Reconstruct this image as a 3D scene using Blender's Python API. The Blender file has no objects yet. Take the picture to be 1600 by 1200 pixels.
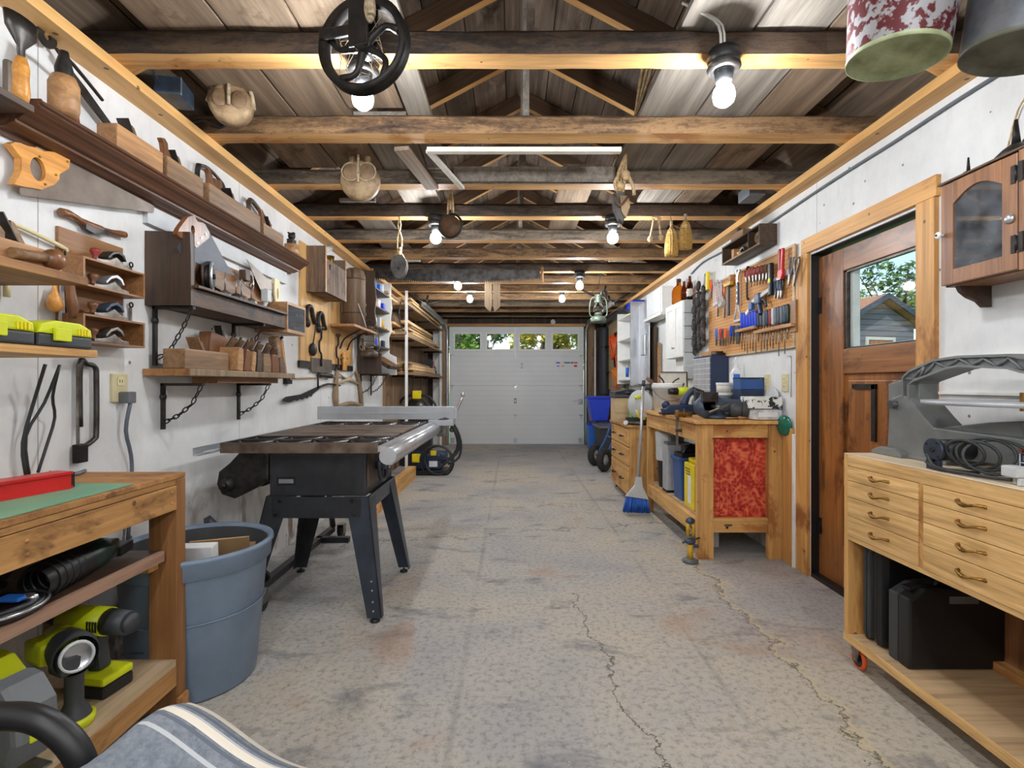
import bpy, bmesh, math, random
from mathutils import Matrix, Vector
random.seed(7)
PI = math.pi
SC = bpy.context.scene
COL = SC.collection

# ------------------------------------------------------------------ camera, world, exposure
F = 800.0            # focal length in pixels of the 1600 x 1200 frame
EYE = 1.10
XL, XR = -1.53, 1.71     # inner faces of the side walls
YB, YF = -2.3, 9.30      # wall behind the camera, wall with the garage door
cam = bpy.data.cameras.new('camera'); cam.sensor_width = 36; cam.lens = 36*F/1600; cam.clip_start = .02; cam.clip_end = 400
co = bpy.data.objects.new('camera', cam); COL.objects.link(co)
co.location = (0, 0, EYE); co.rotation_euler = (PI/2, 0, 0)
SC.camera = co
vs = SC.view_settings
SC.display_settings.display_device = 'sRGB'
vs.view_transform = 'Standard'; vs.look = 'None'; vs.gamma = 1; vs.use_curve_mapping = False
vs.exposure = 0.38
BULB = 300.0
w = bpy.data.worlds.new('sky'); SC.world = w; w.use_nodes = True
nt = w.node_tree; nt.nodes.clear()
sky = nt.nodes.new('ShaderNodeTexSky'); sky.sky_type = 'NISHITA'; sky.sun_disc = False
sky.sun_elevation = math.radians(42); sky.sun_rotation = math.radians(200); sky.air_density = 1.2
bg = nt.nodes.new('ShaderNodeBackground'); bg.inputs[1].default_value = 0.20
out = nt.nodes.new('ShaderNodeOutputWorld')
nt.links.new(sky.outputs[0], bg.inputs[0]); nt.links.new(bg.outputs[0], out.inputs[0])
sun = bpy.data.lights.new('sun', 'SUN'); sun.energy = 2.6; sun.angle = .01; sun.color = (1, .93, .82)
so = bpy.data.objects.new('sun', sun); COL.objects.link(so); so.rotation_euler = (math.radians(42), math.radians(-8), math.radians(-20))

# ------------------------------------------------------------------ materials
def C(r, g, b):
    f = lambda v: (v/255/12.92) if v/255 <= .04045 else ((v/255+.055)/1.055)**2.4
    return (f(r), f(g), f(b), 1)
MATS = {}
def _new(name):
    m = bpy.data.materials.new(name); m.use_nodes = True
    n = m.node_tree; b = n.nodes['Principled BSDF']; MATS[name] = m
    return m, n, b
def N(n, t, **k):
    x = n.nodes.new(t)
    for a, v in k.items(): setattr(x, a, v)
    return x
def math_n(n, op, a, b=None, c=None, clamp=False):
    x = n.nodes.new('ShaderNodeMath'); x.operation = op; x.use_clamp = clamp
    for i, v in enumerate((a, b, c)):
        if v is None: continue
        if isinstance(v, (int, float)): x.inputs[i].default_value = v
        else: n.links.new(v, x.inputs[i])
    return x.outputs[0]
def mix(n, f, a, b):
    x = n.nodes.new('ShaderNodeMix'); x.data_type = 'RGBA'
    for i, v in ((0, f), (6, a), (7, b)):
        if isinstance(v, (int, float, tuple)): x.inputs[i].default_value = v
        else: n.links.new(v, x.inputs[i])
    return x.outputs[2]
def noise(n, vec, scale, detail=4, rough=.55, dist=0):
    x = n.nodes.new('ShaderNodeTexNoise'); x.inputs['Scale'].default_value = scale; x.inputs['Detail'].default_value = detail
    x.inputs['Roughness'].default_value = rough; x.inputs['Distortion'].default_value = dist
    n.links.new(vec, x.inputs['Vector']); return x.outputs[0]
def ramp(n, fac, *st):
    x = n.nodes.new('ShaderNodeValToRGB'); e = x.color_ramp.elements
    e[0].position, e[0].color = st[0]; e[1].position, e[1].color = st[-1]
    for p, c in st[1:-1]:
        k = e.new(p); k.color = c
    n.links.new(fac, x.inputs[0]); return x.outputs[0]
def bump(n, b, h, s, d=.01):
    x = n.nodes.new('ShaderNodeBump'); x.inputs['Strength'].default_value = s; x.inputs['Distance'].default_value = d
    n.links.new(h, x.inputs['Height']); n.links.new(x.outputs[0], b.inputs['Normal'])
def mapped(n, sc, world=False):
    t = n.nodes.new('ShaderNodeNewGeometry' if world else 'ShaderNodeTexCoord'); m = n.nodes.new('ShaderNodeMapping')
    m.inputs['Scale'].default_value = sc
    n.links.new(t.outputs['Position' if world else 'Object'], m.inputs[0]); return m.outputs[0]
BW = ((0, 0, 0, 1), (1, 1, 1, 1))
def wood(name, c1, c2, axis='x', s=5, rough=.6, isl=.0, bmp=.25, c3=None, world=False, dots=0):
    """grain stretched along AXIS; isl: brightness change from board to board; c3: dark blotches and knots"""
    m, n, b = _new(name)
    sc = [s*5]*3; sc['xyz'.index(axis)] = s*.4
    v = mapped(n, sc, world); g = noise(n, v, 1, 6, .62, .9)
    v2 = mapped(n, [s*.5 if a != axis else s*.15 for a in 'xyz'], world); g2 = noise(n, v2, 1, 3)
    v3 = mapped(n, [s*22 if a != axis else s*.5 for a in 'xyz'], world); g3 = noise(n, v3, 1, 3, .7)
    mixg = math_n(n, 'ADD', math_n(n, 'ADD', math_n(n, 'MULTIPLY', g, .5), math_n(n, 'MULTIPLY', g2, .28)), math_n(n, 'MULTIPLY', g3, .22))
    lo_ = tuple(min(255, v_*1.06) for v_ in c1); hi_ = tuple(v_*.80 for v_ in c2)
    col = ramp(n, mixg, (.36, C(*lo_)), (.5, C(*[(p+q_)/2 for p, q_ in zip(c1, c2)])), (.66, C(*hi_)))
    if c3:
        k = noise(n, mapped(n, [s*.9 if a != axis else s*.45 for a in 'xyz'], world), 1.3, 5, .7, .4)
        col = mix(n, ramp(n, k, (.54, BW[0]), (.64, BW[1])), col, C(*c3))
    if dots:      # nail holes and pin knots
        vo = n.nodes.new('ShaderNodeTexVoronoi'); vo.inputs['Scale'].default_value = dots; n.links.new(mapped(n, (1, 1, 1), world), vo.inputs['Vector'])
        gate = math_n(n, 'LESS_THAN', vo.outputs['Distance'], .075)
        col = mix(n, math_n(n, 'MULTIPLY', gate, .8), col, C(74, 48, 28))
    if isl:
        geo = n.nodes.new('ShaderNodeNewGeometry')
        f = math_n(n, 'MULTIPLY_ADD', geo.outputs['Random Per Island'], isl*2, 1-isl)
        h = n.nodes.new('ShaderNodeHueSaturation'); n.links.new(f, h.inputs['Value']); n.links.new(col, h.inputs['Color']); col = h.outputs[0]
    n.links.new(col, b.inputs['Base Color']); b.inputs['Roughness'].default_value = rough
    bump(n, b, mixg, bmp, .004)
    return m
def mat(name, c, rough=.5, metal=0., c2=None, ns=12, bmp=0., lo=.4, hi=.65, world=False, **kw):
    m, n, b = _new(name)
    b.inputs['Roughness'].default_value = rough; b.inputs['Metallic'].default_value = metal
    v = mapped(n, (1, 1, 1), world); g = noise(n, v, ns, 5, .6)
    if c2 is None: c2 = tuple(x*.94 for x in c)
    n.links.new(ramp(n, g, (lo, C(*c)), (hi, C(*c2))), b.inputs['Base Color'])
    if bmp: bump(n, b, g, bmp, .003)
    for k, v_ in kw.items(): b.inputs[k].default_value = v_
    return m
wood('pine', (222, 178, 112), (196, 142, 78), 'x', 4, .55, .05, c3=(170, 112, 58), dots=9)
wood('pine_y', (222, 178, 112), (196, 142, 78), 'y', 4, .55, .05, c3=(170, 112, 58), dots=9)
wood('pine_z', (214, 168, 104), (188, 134, 72), 'z', 4, .55, .05, c3=(160, 104, 54), dots=9)
wood('bench_x', (176, 128, 76), (140, 94, 50), 'x', 4, .6, .05, c3=(110, 70, 36), dots=9)
wood('bench_y', (186, 140, 84), (150, 104, 56), 'y', 4, .6, .05, c3=(112, 74, 40), dots=9)
wood('bench_z', (150, 104, 60), (112, 72, 38), 'z', 4, .6, .05)
wood('particle', (190, 168, 136), (160, 136, 104), 'y', 3, .8, 0)
wood('walnut', (90, 68, 50), (54, 40, 30), 'x', 5, .5, .05)
wood('walnut_z', (84, 62, 46), (54, 39, 30), 'z', 5, .5, .05)
wood('old_box', (112, 84, 62), (66, 47, 35), 'x', 5, .6, .06, c3=(36, 26, 20))
wood('molding', (122, 84, 62), (72, 49, 37), 'x', 3, .35, 0)
wood('rack_wood', (158, 112, 70), (120, 80, 46), 'x', 5, .45, .05)
wood('plane_wood', (152, 118, 82), (104, 76, 50), 'x', 6, .5, .12)
wood('plane_dark', (118, 90, 64), (76, 55, 38), 'x', 6, .5, .12)
wood('plane_pale', (188, 144, 98), (148, 104, 64), 'x', 6, .5, .1)
wood('tote', (140, 92, 56), (94, 58, 34), 'z', 8, .35)
wood('yellow_tote', (226, 164, 84), (198, 128, 52), 'x', 6, .35)
wood('ply', (214, 172, 112), (190, 144, 84), 'z', 3, .55)
wood('ply_pale', (206, 178, 140), (182, 150, 110), 'x', 3, .6)
wood('oak_y', (232, 192, 132), (192, 146, 86), 'y', 8, .5, .05)
wood('door_wood', (164, 106, 54), (112, 66, 32), 'z', 4, .35, .04, c3=(86, 48, 24))
wood('door_wood_x', (172, 116, 66), (112, 68, 36), 'x', 4, .35, .04, c3=(84, 48, 24))
wood('cab_wood', (170, 120, 80), (122, 80, 52), 'z', 4, .4, .05)
wood('trim_x', (216, 164, 96), (188, 132, 68), 'x', 3, .5, .03, c3=(150, 96, 48), dots=9)
wood('trim_z', (216, 164, 96), (188, 132, 68), 'z', 3, .5, .03, c3=(150, 96, 48), dots=9)
wood('plate_y', (226, 178, 112), (200, 148, 84), 'y', 2, .55, .03, dots=9)
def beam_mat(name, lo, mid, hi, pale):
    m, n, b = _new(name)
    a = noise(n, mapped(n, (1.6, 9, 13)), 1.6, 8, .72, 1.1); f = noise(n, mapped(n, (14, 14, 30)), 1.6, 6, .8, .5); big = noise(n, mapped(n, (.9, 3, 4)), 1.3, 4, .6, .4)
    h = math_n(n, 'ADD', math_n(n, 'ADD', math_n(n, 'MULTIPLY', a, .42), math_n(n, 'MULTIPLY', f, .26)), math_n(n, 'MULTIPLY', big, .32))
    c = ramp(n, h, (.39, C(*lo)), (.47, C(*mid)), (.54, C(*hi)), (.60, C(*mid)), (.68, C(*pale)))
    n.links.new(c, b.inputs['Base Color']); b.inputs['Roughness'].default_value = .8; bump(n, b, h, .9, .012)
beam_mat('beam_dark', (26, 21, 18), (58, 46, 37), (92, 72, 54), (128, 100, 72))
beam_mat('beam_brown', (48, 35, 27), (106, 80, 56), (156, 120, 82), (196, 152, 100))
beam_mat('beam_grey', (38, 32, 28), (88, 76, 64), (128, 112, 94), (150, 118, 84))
wood('weathered', (142, 116, 90), (84, 64, 50), 'z', 5, .7, .05, .4, c3=(62, 46, 36))
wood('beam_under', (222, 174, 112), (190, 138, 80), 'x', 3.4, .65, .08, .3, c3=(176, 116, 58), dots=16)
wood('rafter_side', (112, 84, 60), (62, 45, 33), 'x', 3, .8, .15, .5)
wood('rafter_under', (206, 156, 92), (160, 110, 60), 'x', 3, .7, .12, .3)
wood('sheathing', (140, 120, 100), (84, 68, 56), 'y', 2.6, .85, .32, .5, c3=(64, 48, 38))
wood('loft', (152, 130, 108), (98, 80, 63), 'y', 3, .85, .18, .5, c3=(90, 66, 48))
wood('loft_grey', (156, 146, 134), (104, 95, 86), 'y', 3, .85, .18, .5)
wood('gable', (72, 60, 52), (38, 31, 28), 'z', 3, .8, .2)
wood('barn', (158, 130, 100), (108, 82, 60), 'z', 2.4, .8, .15, c3=(72, 50, 36))
wood('lumber', (236, 200, 146), (196, 150, 98), 'x', 4, .6, .2)
wood('lumber_grey', (172, 146, 112), (128, 100, 72), 'x', 4, .7, .15)
wood('grey_slab', (158, 136, 108), (120, 98, 74), 'z', 4, .7)

def osb():
    m, n, b = _new('osb_red'); v = mapped(n, (1, 1, 1)); w_ = n.nodes.new('ShaderNodeVectorMath'); w_.operation = 'ADD'
    nn = n.nodes.new('ShaderNodeTexNoise'); nn.inputs['Scale'].default_value = 6; n.links.new(v, nn.inputs['Vector']); s_ = n.nodes.new('ShaderNodeVectorMath'); s_.operation = 'SCALE'; s_.inputs['Scale'].default_value = .16
    n.links.new(nn.outputs['Color'], s_.inputs[0]); n.links.new(v, w_.inputs[0]); n.links.new(s_.outputs[0], w_.inputs[1])
    vo = n.nodes.new('ShaderNodeTexVoronoi'); vo.inputs['Scale'].default_value = 40; n.links.new(w_.outputs[0], vo.inputs['Vector'])
    c = ramp(n, math_n(n, 'ADD', math_n(n, 'MULTIPLY', vo.outputs['Distance'], .5), math_n(n, 'MULTIPLY', noise(n, w_.outputs[0], 9, 6, .7), .8)), (.42, C(128, 26, 24)), (.62, C(186, 50, 34)), (.85, C(226, 116, 78)))
    n.links.new(c, b.inputs['Base Color']); b.inputs['Roughness'].default_value = .6
osb()
wood('top_pale', (232, 214, 186), (214, 192, 160), 'y', 2, .4)
wood('shelf_edge', (164, 130, 108), (128, 96, 78), 'y', 4, .6)
wood('peg', (206, 148, 84), (182, 120, 60), 'x', 2, .6)
mat('white_paint', (226, 225, 220), .5, ns=5)
mat('cab_white', (238, 237, 232), .45, c2=(230, 229, 224))
mat('slat_grey', (196, 198, 198), .5)
mat('iron', (38, 36, 35), .5, .6, (60, 54, 50), 20, .3)
mat('black', (26, 26, 28), .4)
mat('black_matte', (34, 33, 34), .75)
mat('saw_black', (46, 47, 50), .45, .3, (58, 60, 64), 8)
mat('saw_blue', (60, 68, 80), .35, .35, (48, 54, 64), 8)
mat('steel', (150, 146, 140), .35, .85, (96, 88, 80), 14)
mat('steel_dark', (84, 82, 80), .4, .8, (56, 50, 46), 14)
mat('chrome', (206, 208, 212), .25, .9)
mat('alu', (200, 202, 206), .3, .7)
mat('fence_grey', (176, 178, 182), .45, .2)
mat('rust_steel', (120, 104, 90), .5, .5, (78, 64, 54), 9)
mat('blade_dark', (78, 82, 88), .5, .35, (62, 64, 70), 8)
mat('saw_plate', (128, 116, 106), .42, .6, (100, 88, 78), 6)
mat('brass', (172, 132, 66), .3, .9, (112, 80, 42), 30)
mat('lime', (206, 214, 24), .4)
mat('grey_dark', (58, 60, 63), .5)
mat('grey_mid', (104, 107, 110), .5)
mat('saw_grey', (122, 124, 122), .5, .1, (104, 106, 104), 5)
mat('can_grey', (122, 140, 160), .42, 0, (108, 124, 144), 4)
mat('can_inside', (74, 76, 78), .6)
mat('red', (196, 34, 34), .35)
mat('dark_red', (140, 40, 38), .4)
mat('orange', (232, 96, 30), .45)
mat('blue', (24, 62, 206), .4)
mat('blue_light', (44, 112, 206), .4)
mat('navy', (34, 50, 80), .4)
mat('vise', (78, 92, 112), .45, .4, (60, 68, 80), 12)
mat('bin_blue', (46, 84, 146), .4)
mat('yellow', (240, 216, 20), .4)
mat('mustard', (206, 160, 40), .45)
mat('white', (236, 238, 238), .45)
mat('lobe', (150, 122, 92), .6, 0, (112, 86, 62), 18, .3)
mat('cream', (224, 212, 168), .5)
mat('outlet', (214, 202, 160), .4)
mat('rope', (208, 180, 138), .85, 0, (162, 130, 88), 60, .5)
mat('rope_grey', (196, 176, 146), .85, 0, (140, 120, 92), 60, .5)
mat('pulley_wood', (176, 148, 112), .6, 0, (120, 94, 66), 14, .3)
mat('pulley_grey', (92, 88, 84), .6, .1, (60, 56, 52), 14, .3)
mat('straw', (206, 168, 96), .85, 0, (176, 134, 66), 70, .6)
mat('cord', (44, 46, 48), .5)
mat('cord_grey', (96, 104, 112), .5)
mat('cord_white', (206, 204, 196), .5)
mat('cord_orange', (232, 92, 34), .45)
mat('cord_amber', (222, 128, 40), .45)
mat('green_mat', (106, 158, 128), .55, 0, (128, 166, 132), 5)
mat('hunter', (24, 48, 44), .35)
mat('lantern_green', (108, 122, 106), .4, .3, (84, 98, 84), 10)
mat('bucket_zinc', (126, 130, 136), .4, .6, (82, 86, 94), 10)
mat('bucket_peel', (158, 156, 158), .5, .3, (92, 30, 34), 34, .3, .47, .52)
mat('bucket_base', (178, 188, 146), .55, .1, (126, 134, 96), 9, .3)
mat('bucket_base_dark', (112, 112, 96), .55, .3, (72, 72, 62), 9, .3)
mat('foam_white', (222, 222, 222), .55, 0, (170, 172, 176), 18, .3)
mat('label_bw', (226, 226, 220), .6, 0, (30, 30, 34), 26, 0, .53, .56)
mat('tyre', (36, 34, 34), .85, 0, (54, 50, 48), 40, .4)
mat('strap', (88, 80, 74), .85, 0, (34, 32, 34), 28)
mat('leather', (104, 74, 50), .6, 0, (72, 48, 32), 18, .3)
mat('copper', (196, 124, 92), .35, .7)
mat('paper', (220, 214, 200), .8)
mat('cardboard', (178, 142, 100), .8)
mat('tarp', (56, 58, 62), .6)
mat('shingle', (186, 140, 108), .9, 0, (150, 108, 82), 30)
mat('glass_green', (40, 124, 100), .15, 0, **{'Transmission Weight': .35})
mat('bulb_off', (235, 235, 230), .3)
# cut-glass and see-through materials
def glass(name, c, rough=.02, ior=1.3):
    m, n, b = _new(name)
    b.inputs['Base Color'].default_value = C(*c); b.inputs['Transmission Weight'].default_value = 1
    b.inputs['Roughness'].default_value = rough; b.inputs['IOR'].default_value = ior
glass('amber', (206, 116, 24), .03); glass('brown_glass', (140, 70, 24), .05); glass('clear', (235, 238, 238), .02, 1.15)
def pane(name, c, mixf):
    """thin window glass: mostly clear, partly mirror"""
    m, n, b = _new(name); n.nodes.remove(b)
    t = n.nodes.new('ShaderNodeBsdfTransparent'); t.inputs[0].default_value = C(*c)
    g = n.nodes.new('ShaderNodeBsdfGlossy'); g.inputs[1].default_value = .03
    x = n.nodes.new('ShaderNodeMixShader'); x.inputs[0].default_value = mixf
    n.links.new(t.outputs[0], x.inputs[1]); n.links.new(g.outputs[0], x.inputs[2]); n.links.new(x.outputs[0], n.nodes['Material Output'].inputs[0])
pane('window_glass', (246, 248, 248), .06); pane('dusty_sheen_glass', (168, 172, 178), .16)
n = MATS['dusty_sheen_glass'].node_tree; d_ = n.nodes.new('ShaderNodeBsdfDiffuse'); d_.inputs[0].default_value = C(150, 154, 160); x_ = n.nodes.new('ShaderNodeMixShader'); o_ = n.nodes['Material Output']  # patchy grey film: dust, with a grey reflection painted into the panes
src = o_.inputs[0].links[0].from_socket; sm_ = ramp(n, noise(n, mapped(n, (1, 1, 1)), 9, 4, .6), (.35, (.08, .08, .08, 1)), (.7, (.38, .38, .38, 1))); n.links.new(sm_, x_.inputs[0]); n.links.new(src, x_.inputs[1]); n.links.new(d_.outputs[0], x_.inputs[2]); n.links.new(x_.outputs[0], o_.inputs[0])
m, n, b = _new('bulb_glow'); b.inputs['Base Color'].default_value = (1, 1, 1, 1)
b.inputs['Emission Color'].default_value = (.90, .95, 1, 1); b.inputs['Emission Strength'].default_value = BULB
def leaf_mat(name, c, c2):
    m, n, b = _new(name)
    geo = n.nodes.new('ShaderNodeNewGeometry')
    n.links.new(ramp(n, geo.outputs['Random Per Island'], (0., C(*c)), (1., C(*c2))), b.inputs['Base Color'])
    b.inputs['Roughness'].default_value = .5
leaf_mat('leaf_green', (84, 128, 44), (150, 180, 70)); leaf_mat('leaf_yellow', (170, 176, 60), (214, 196, 84)); leaf_mat('leaf_dark', (52, 90, 40), (110, 146, 66))
leaf_mat('bristle', (30, 90, 190), (70, 130, 220))

def wall_mat(name, seam=1.22, dirt=1.):
    m, n, b = _new(name); v = mapped(n, (1, 1, 1), True)
    base = ramp(n, noise(n, v, 2.2, 6, .65), (.35, C(228, 228, 226)), (.7, C(206, 206, 206)))
    fine = ramp(n, noise(n, mapped(n, (3, 3, .8), True), 9, 5, .7), (.5, BW[0]), (.85, BW[1]))
    base = mix(n, math_n(n, 'MULTIPLY', fine, .35), base, C(188, 186, 182))
    sp = n.nodes.new('ShaderNodeTexVoronoi'); sp.inputs['Scale'].default_value = 7; n.links.new(v, sp.inputs['Vector'])
    spot = math_n(n, 'LESS_THAN', sp.outputs['Distance'], .055)
    base = mix(n, math_n(n, 'MULTIPLY', spot, .75), base, C(70, 62, 56))
    sep = n.nodes.new('ShaderNodeSeparateXYZ'); n.links.new(v, sep.inputs[0])
    fr = math_n(n, 'FRACT', math_n(n, 'DIVIDE', math_n(n, 'ADD', sep.outputs[1], 20.31), seam))
    line = math_n(n, 'LESS_THAN', fr, .004)
    base = mix(n, math_n(n, 'MULTIPLY', line, .55), base, C(90, 86, 82))
    # peeled, water-stained strip along the foot of the wall
    low = math_n(n, 'SUBTRACT', 1.0, math_n(n, 'DIVIDE', sep.outputs[2], .75), None, True)
    pe = noise(n, mapped(n, (2.2, 2.2, 1.0), True), 2.4, 6, .7, .6)
    pf = math_n(n, 'MULTIPLY', ramp(n, pe, (.50, BW[0]), (.60, BW[1])), math_n(n, 'MULTIPLY', low, 1.3*dirt, None, True))
    base = mix(n, pf, base, C(128, 110, 94))
    n.links.new(base, b.inputs['Base Color']); b.inputs['Roughness'].default_value = .55
    bump(n, b, noise(n, v, 14, 5, .7), .25, .006)
wall_mat('wall_white'); wall_mat('wall_white_right', 1.22, .4)

def floor_mat():
    m, n, b = _new('concrete'); v = mapped(n, (1, 1, 1), True)
    sep = n.nodes.new('ShaderNodeSeparateXYZ'); n.links.new(v, sep.inputs[0]); x, y = sep.outputs[0], sep.outputs[1]
    c = ramp(n, noise(n, v, .9, 5, .6, .3), (.38, C(190, 182, 166)), (.5, C(179, 175, 168)), (.62, C(162, 161, 161)))
    fine = noise(n, v, 42, 6, .75)
    c = mix(n, math_n(n, 'MULTIPLY', ramp(n, fine, (.48, BW[0]), (.70, BW[1])), .75), c, C(104, 98, 92))
    blot = noise(n, mapped(n, (1.6, 3.2, 1), True), 1.7, 5, .65, .5)
    c = mix(n, math_n(n, 'MULTIPLY', ramp(n, blot, (.56, BW[0]), (.7, BW[1])), .7), c, C(100, 102, 108))
    rust = noise(n, v, 1.4, 3, .5, 1.2)
    c = mix(n, math_n(n, 'MULTIPLY', ramp(n, rust, (.60, BW[0]), (.72, BW[1])), .4), c, C(164, 118, 82))
    def near(a, b_, wd, soft):      # 1 on the curve a = b_, 0 away from it
        d = math_n(n, 'ABSOLUTE', math_n(n, 'SUBTRACT', a, b_))
        return math_n(n, 'SUBTRACT', 1.0, math_n(n, 'DIVIDE', math_n(n, 'SUBTRACT', d, wd), soft), None, True)
    wob = math_n(n, 'SUBTRACT', noise(n, v, 2.1, 7, .72), .5)
    wob2 = math_n(n, 'SUBTRACT', noise(n, mapped(n, (1.7, 1.7, 1), True), 2.6, 7, .72), .5)
    h = None
    # two saw-cut lines running to the door
    for xx in (-.19, .77):
        l = near(x, xx, .004, .014); c = mix(n, math_n(n, 'MULTIPLY', math_n(n, 'MULTIPLY', l, .34), ramp(n, noise(n, v, 1.1, 3), (.35, BW[0]), (.6, BW[1]))), c, C(96, 92, 88))
    lim = math_n(n, 'LESS_THAN', y, 3.2)
    cr = math_n(n, 'MULTIPLY', near(math_n(n, 'SUBTRACT', x, math_n(n, 'MULTIPLY', wob, .34)), math_n(n, 'MULTIPLY_ADD', y, -.12, .62), .0016, .0035), math_n(n, 'LESS_THAN', y, 2.7))
    cr2 = math_n(n, 'MULTIPLY', near(math_n(n, 'SUBTRACT', x, math_n(n, 'MULTIPLY', wob2, .4)), math_n(n, 'MULTIPLY_ADD', y, .03, 1.03), .002, .005), lim)
    cr3 = math_n(n, 'MULTIPLY', near(math_n(n, 'SUBTRACT', y, math_n(n, 'MULTIPLY', wob, .8)), math_n(n, 'MULTIPLY_ADD', x, .22, 3.78), .003, .009), .8)
    cr4 = math_n(n, 'MULTIPLY', near(math_n(n, 'SUBTRACT', y, math_n(n, 'MULTIPLY', wob2, 1.1)), math_n(n, 'MULTIPLY_ADD', x, -.5, 4.9), .003, .010), .5)
    cm = math_n(n, 'MAXIMUM', math_n(n, 'MAXIMUM', cr, cr2), math_n(n, 'MAXIMUM', cr3, cr4))
    c = mix(n, math_n(n, 'MULTIPLY', near(math_n(n, 'SUBTRACT', x, math_n(n, 'MULTIPLY', wob2, .4)), math_n(n, 'MULTIPLY_ADD', y, .03, 1.045), .006, .02), .5), c, C(206, 190, 150))
    c = mix(n, math_n(n, 'MULTIPLY', cm, .8), c, C(62, 54, 44))
    # shavings and sawdust flecks
    vo = n.nodes.new('ShaderNodeTexVoronoi'); vo.inputs['Scale'].default_value = 17; n.links.new(mapped(n, (1, 2.4, 1), True), vo.inputs['Vector'])
    c = mix(n, math_n(n, 'MULTIPLY', math_n(n, 'LESS_THAN', vo.outputs['Distance'], .07), .75), c, C(222, 204, 166))
    n.links.new(c, b.inputs['Base Color']); b.inputs['Roughness'].default_value = .75
    hh = math_n(n, 'SUBTRACT', math_n(n, 'MULTIPLY', fine, .5), cm)
    bump(n, b, hh, .45, .006)
floor_mat()
def garage_mat():
    m, n, b = _new('garage_white'); v = mapped(n, (1, 1, 1), True)
    sep = n.nodes.new('ShaderNodeSeparateXYZ'); n.links.new(v, sep.inputs[0])
    fr = math_n(n, 'FRACT', math_n(n, 'DIVIDE', sep.outputs[2], .0888))
    g = math_n(n, 'LESS_THAN', fr, .06)
    c = mix(n, math_n(n, 'MULTIPLY', g, .25), ramp(n, noise(n, v, 1.3, 3), (.3, C(226, 227, 226)), (.7, C(216, 217, 217))), C(170, 172, 174))
    n.links.new(c, b.inputs['Base Color']); b.inputs['Roughness'].default_value = .45
    bump(n, b, math_n(n, 'SUBTRACT', 1, g), .5, .004)
garage_mat()
def peg_mat():
    m, n, b = _new('pegboard'); v = mapped(n, (1, 1, 1), True)
    sep = n.nodes.new('ShaderNodeSeparateXYZ'); n.links.new(v, sep.inputs[0])
    a = math_n(n, 'SUBTRACT', math_n(n, 'FRACT', math_n(n, 'DIVIDE', sep.outputs[1], .0254)), .5)
    d = math_n(n, 'SUBTRACT', math_n(n, 'FRACT', math_n(n, 'DIVIDE', sep.outputs[2], .0254)), .5)
    r = math_n(n, 'ADD', math_n(n, 'MULTIPLY', a, a), math_n(n, 'MULTIPLY', d, d))
    c = ramp(n, noise(n, v, 3, 4), (.3, C(214, 156, 92)), (.7, C(188, 128, 68)))
    c = mix(n, math_n(n, 'LESS_THAN', r, .028), c, C(72, 44, 24))
    n.links.new(c, b.inputs['Base Color']); b.inputs['Roughness'].default_value = .65
peg_mat()
def stripe_mat():
    m, n, b = _new('striped_cloth'); v = mapped(n, (1, 1, 1))
    sep = n.nodes.new('ShaderNodeSeparateXYZ'); n.links.new(v, sep.inputs[0])
    c = ramp(n, noise(n, v, 60, 4, .8), (.3, C(140, 147, 156)), (.7, C(98, 106, 116)))
    x = sep.outputs[0]
    for a, wd, col in ((.150, .008, (232, 224, 208)), (.186, .005, (226, 220, 206)), (.170, .003, (96, 104, 116)), (.135, .003, (100, 108, 120)), (.112, .003, (190, 194, 198)), (.160, .0015, (190, 194, 198)), (-.10, .008, (226, 220, 200)), (-.13, .004, (104, 112, 124))):
        d = math_n(n, 'ABSOLUTE', math_n(n, 'SUBTRACT', x, a))
        c = mix(n, math_n(n, 'LESS_THAN', d, wd), c, C(*col))
    n.links.new(c, b.inputs['Base Color']); b.inputs['Roughness'].default_value = .95
    bump(n, b, noise(n, v, 160, 3), .3, .002)
stripe_mat()
def clapboard():
    m, n, b = _new('clapboard'); v = mapped(n, (1, 1, 1), True)
    sep = n.nodes.new('ShaderNodeSeparateXYZ'); n.links.new(v, sep.inputs[0])
    fr = math_n(n, 'FRACT', math_n(n, 'DIVIDE', sep.outputs[2], .15))
    c = mix(n, math_n(n, 'LESS_THAN', fr, .12), C(104, 110, 124), C(62, 62, 68))
    n.links.new(c, b.inputs['Base Color']); b.inputs['Roughness'].default_value = .8
clapboard()

# ------------------------------------------------------------------ mesh helpers: every op is a function that adds to a bmesh
def _sm(fs):
    for f in fs: f.smooth = True
def B(x0, x1, y0, y1, z0, z1, bev=0., m=None):
    def f(bm):
        vs_ = [bm.verts.new((x, y, z)) for x in (x0, x1) for y in (y0, y1) for z in (z0, z1)]
        q = ((0, 1, 3, 2), (4, 6, 7, 5), (0, 4, 5, 1), (2, 3, 7, 6), (0, 2, 6, 4), (1, 5, 7, 3))
        fs = [bm.faces.new([vs_[i] for i in a]) for a in q]
        bmesh.ops.recalc_face_normals(bm, faces=fs)
        vv = vs_
        if bev:
            r = bmesh.ops.bevel(bm, geom=list({e for fa in fs for e in fa.edges}), offset=bev, segments=2, affect='EDGES', profile=.6)
            vv = list({v for fa in r['faces'] for v in fa.verts} | {v for v in vs_ if v.is_valid})
        if m: bmesh.ops.transform(bm, matrix=m, verts=vv)
    return f
def _basis(d):
    d = Vector(d).normalized(); u = Vector((0, 0, 1)) if abs(d.z) < .95 else Vector((1, 0, 0))
    a = d.cross(u).normalized(); return d, a, d.cross(a)
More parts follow.
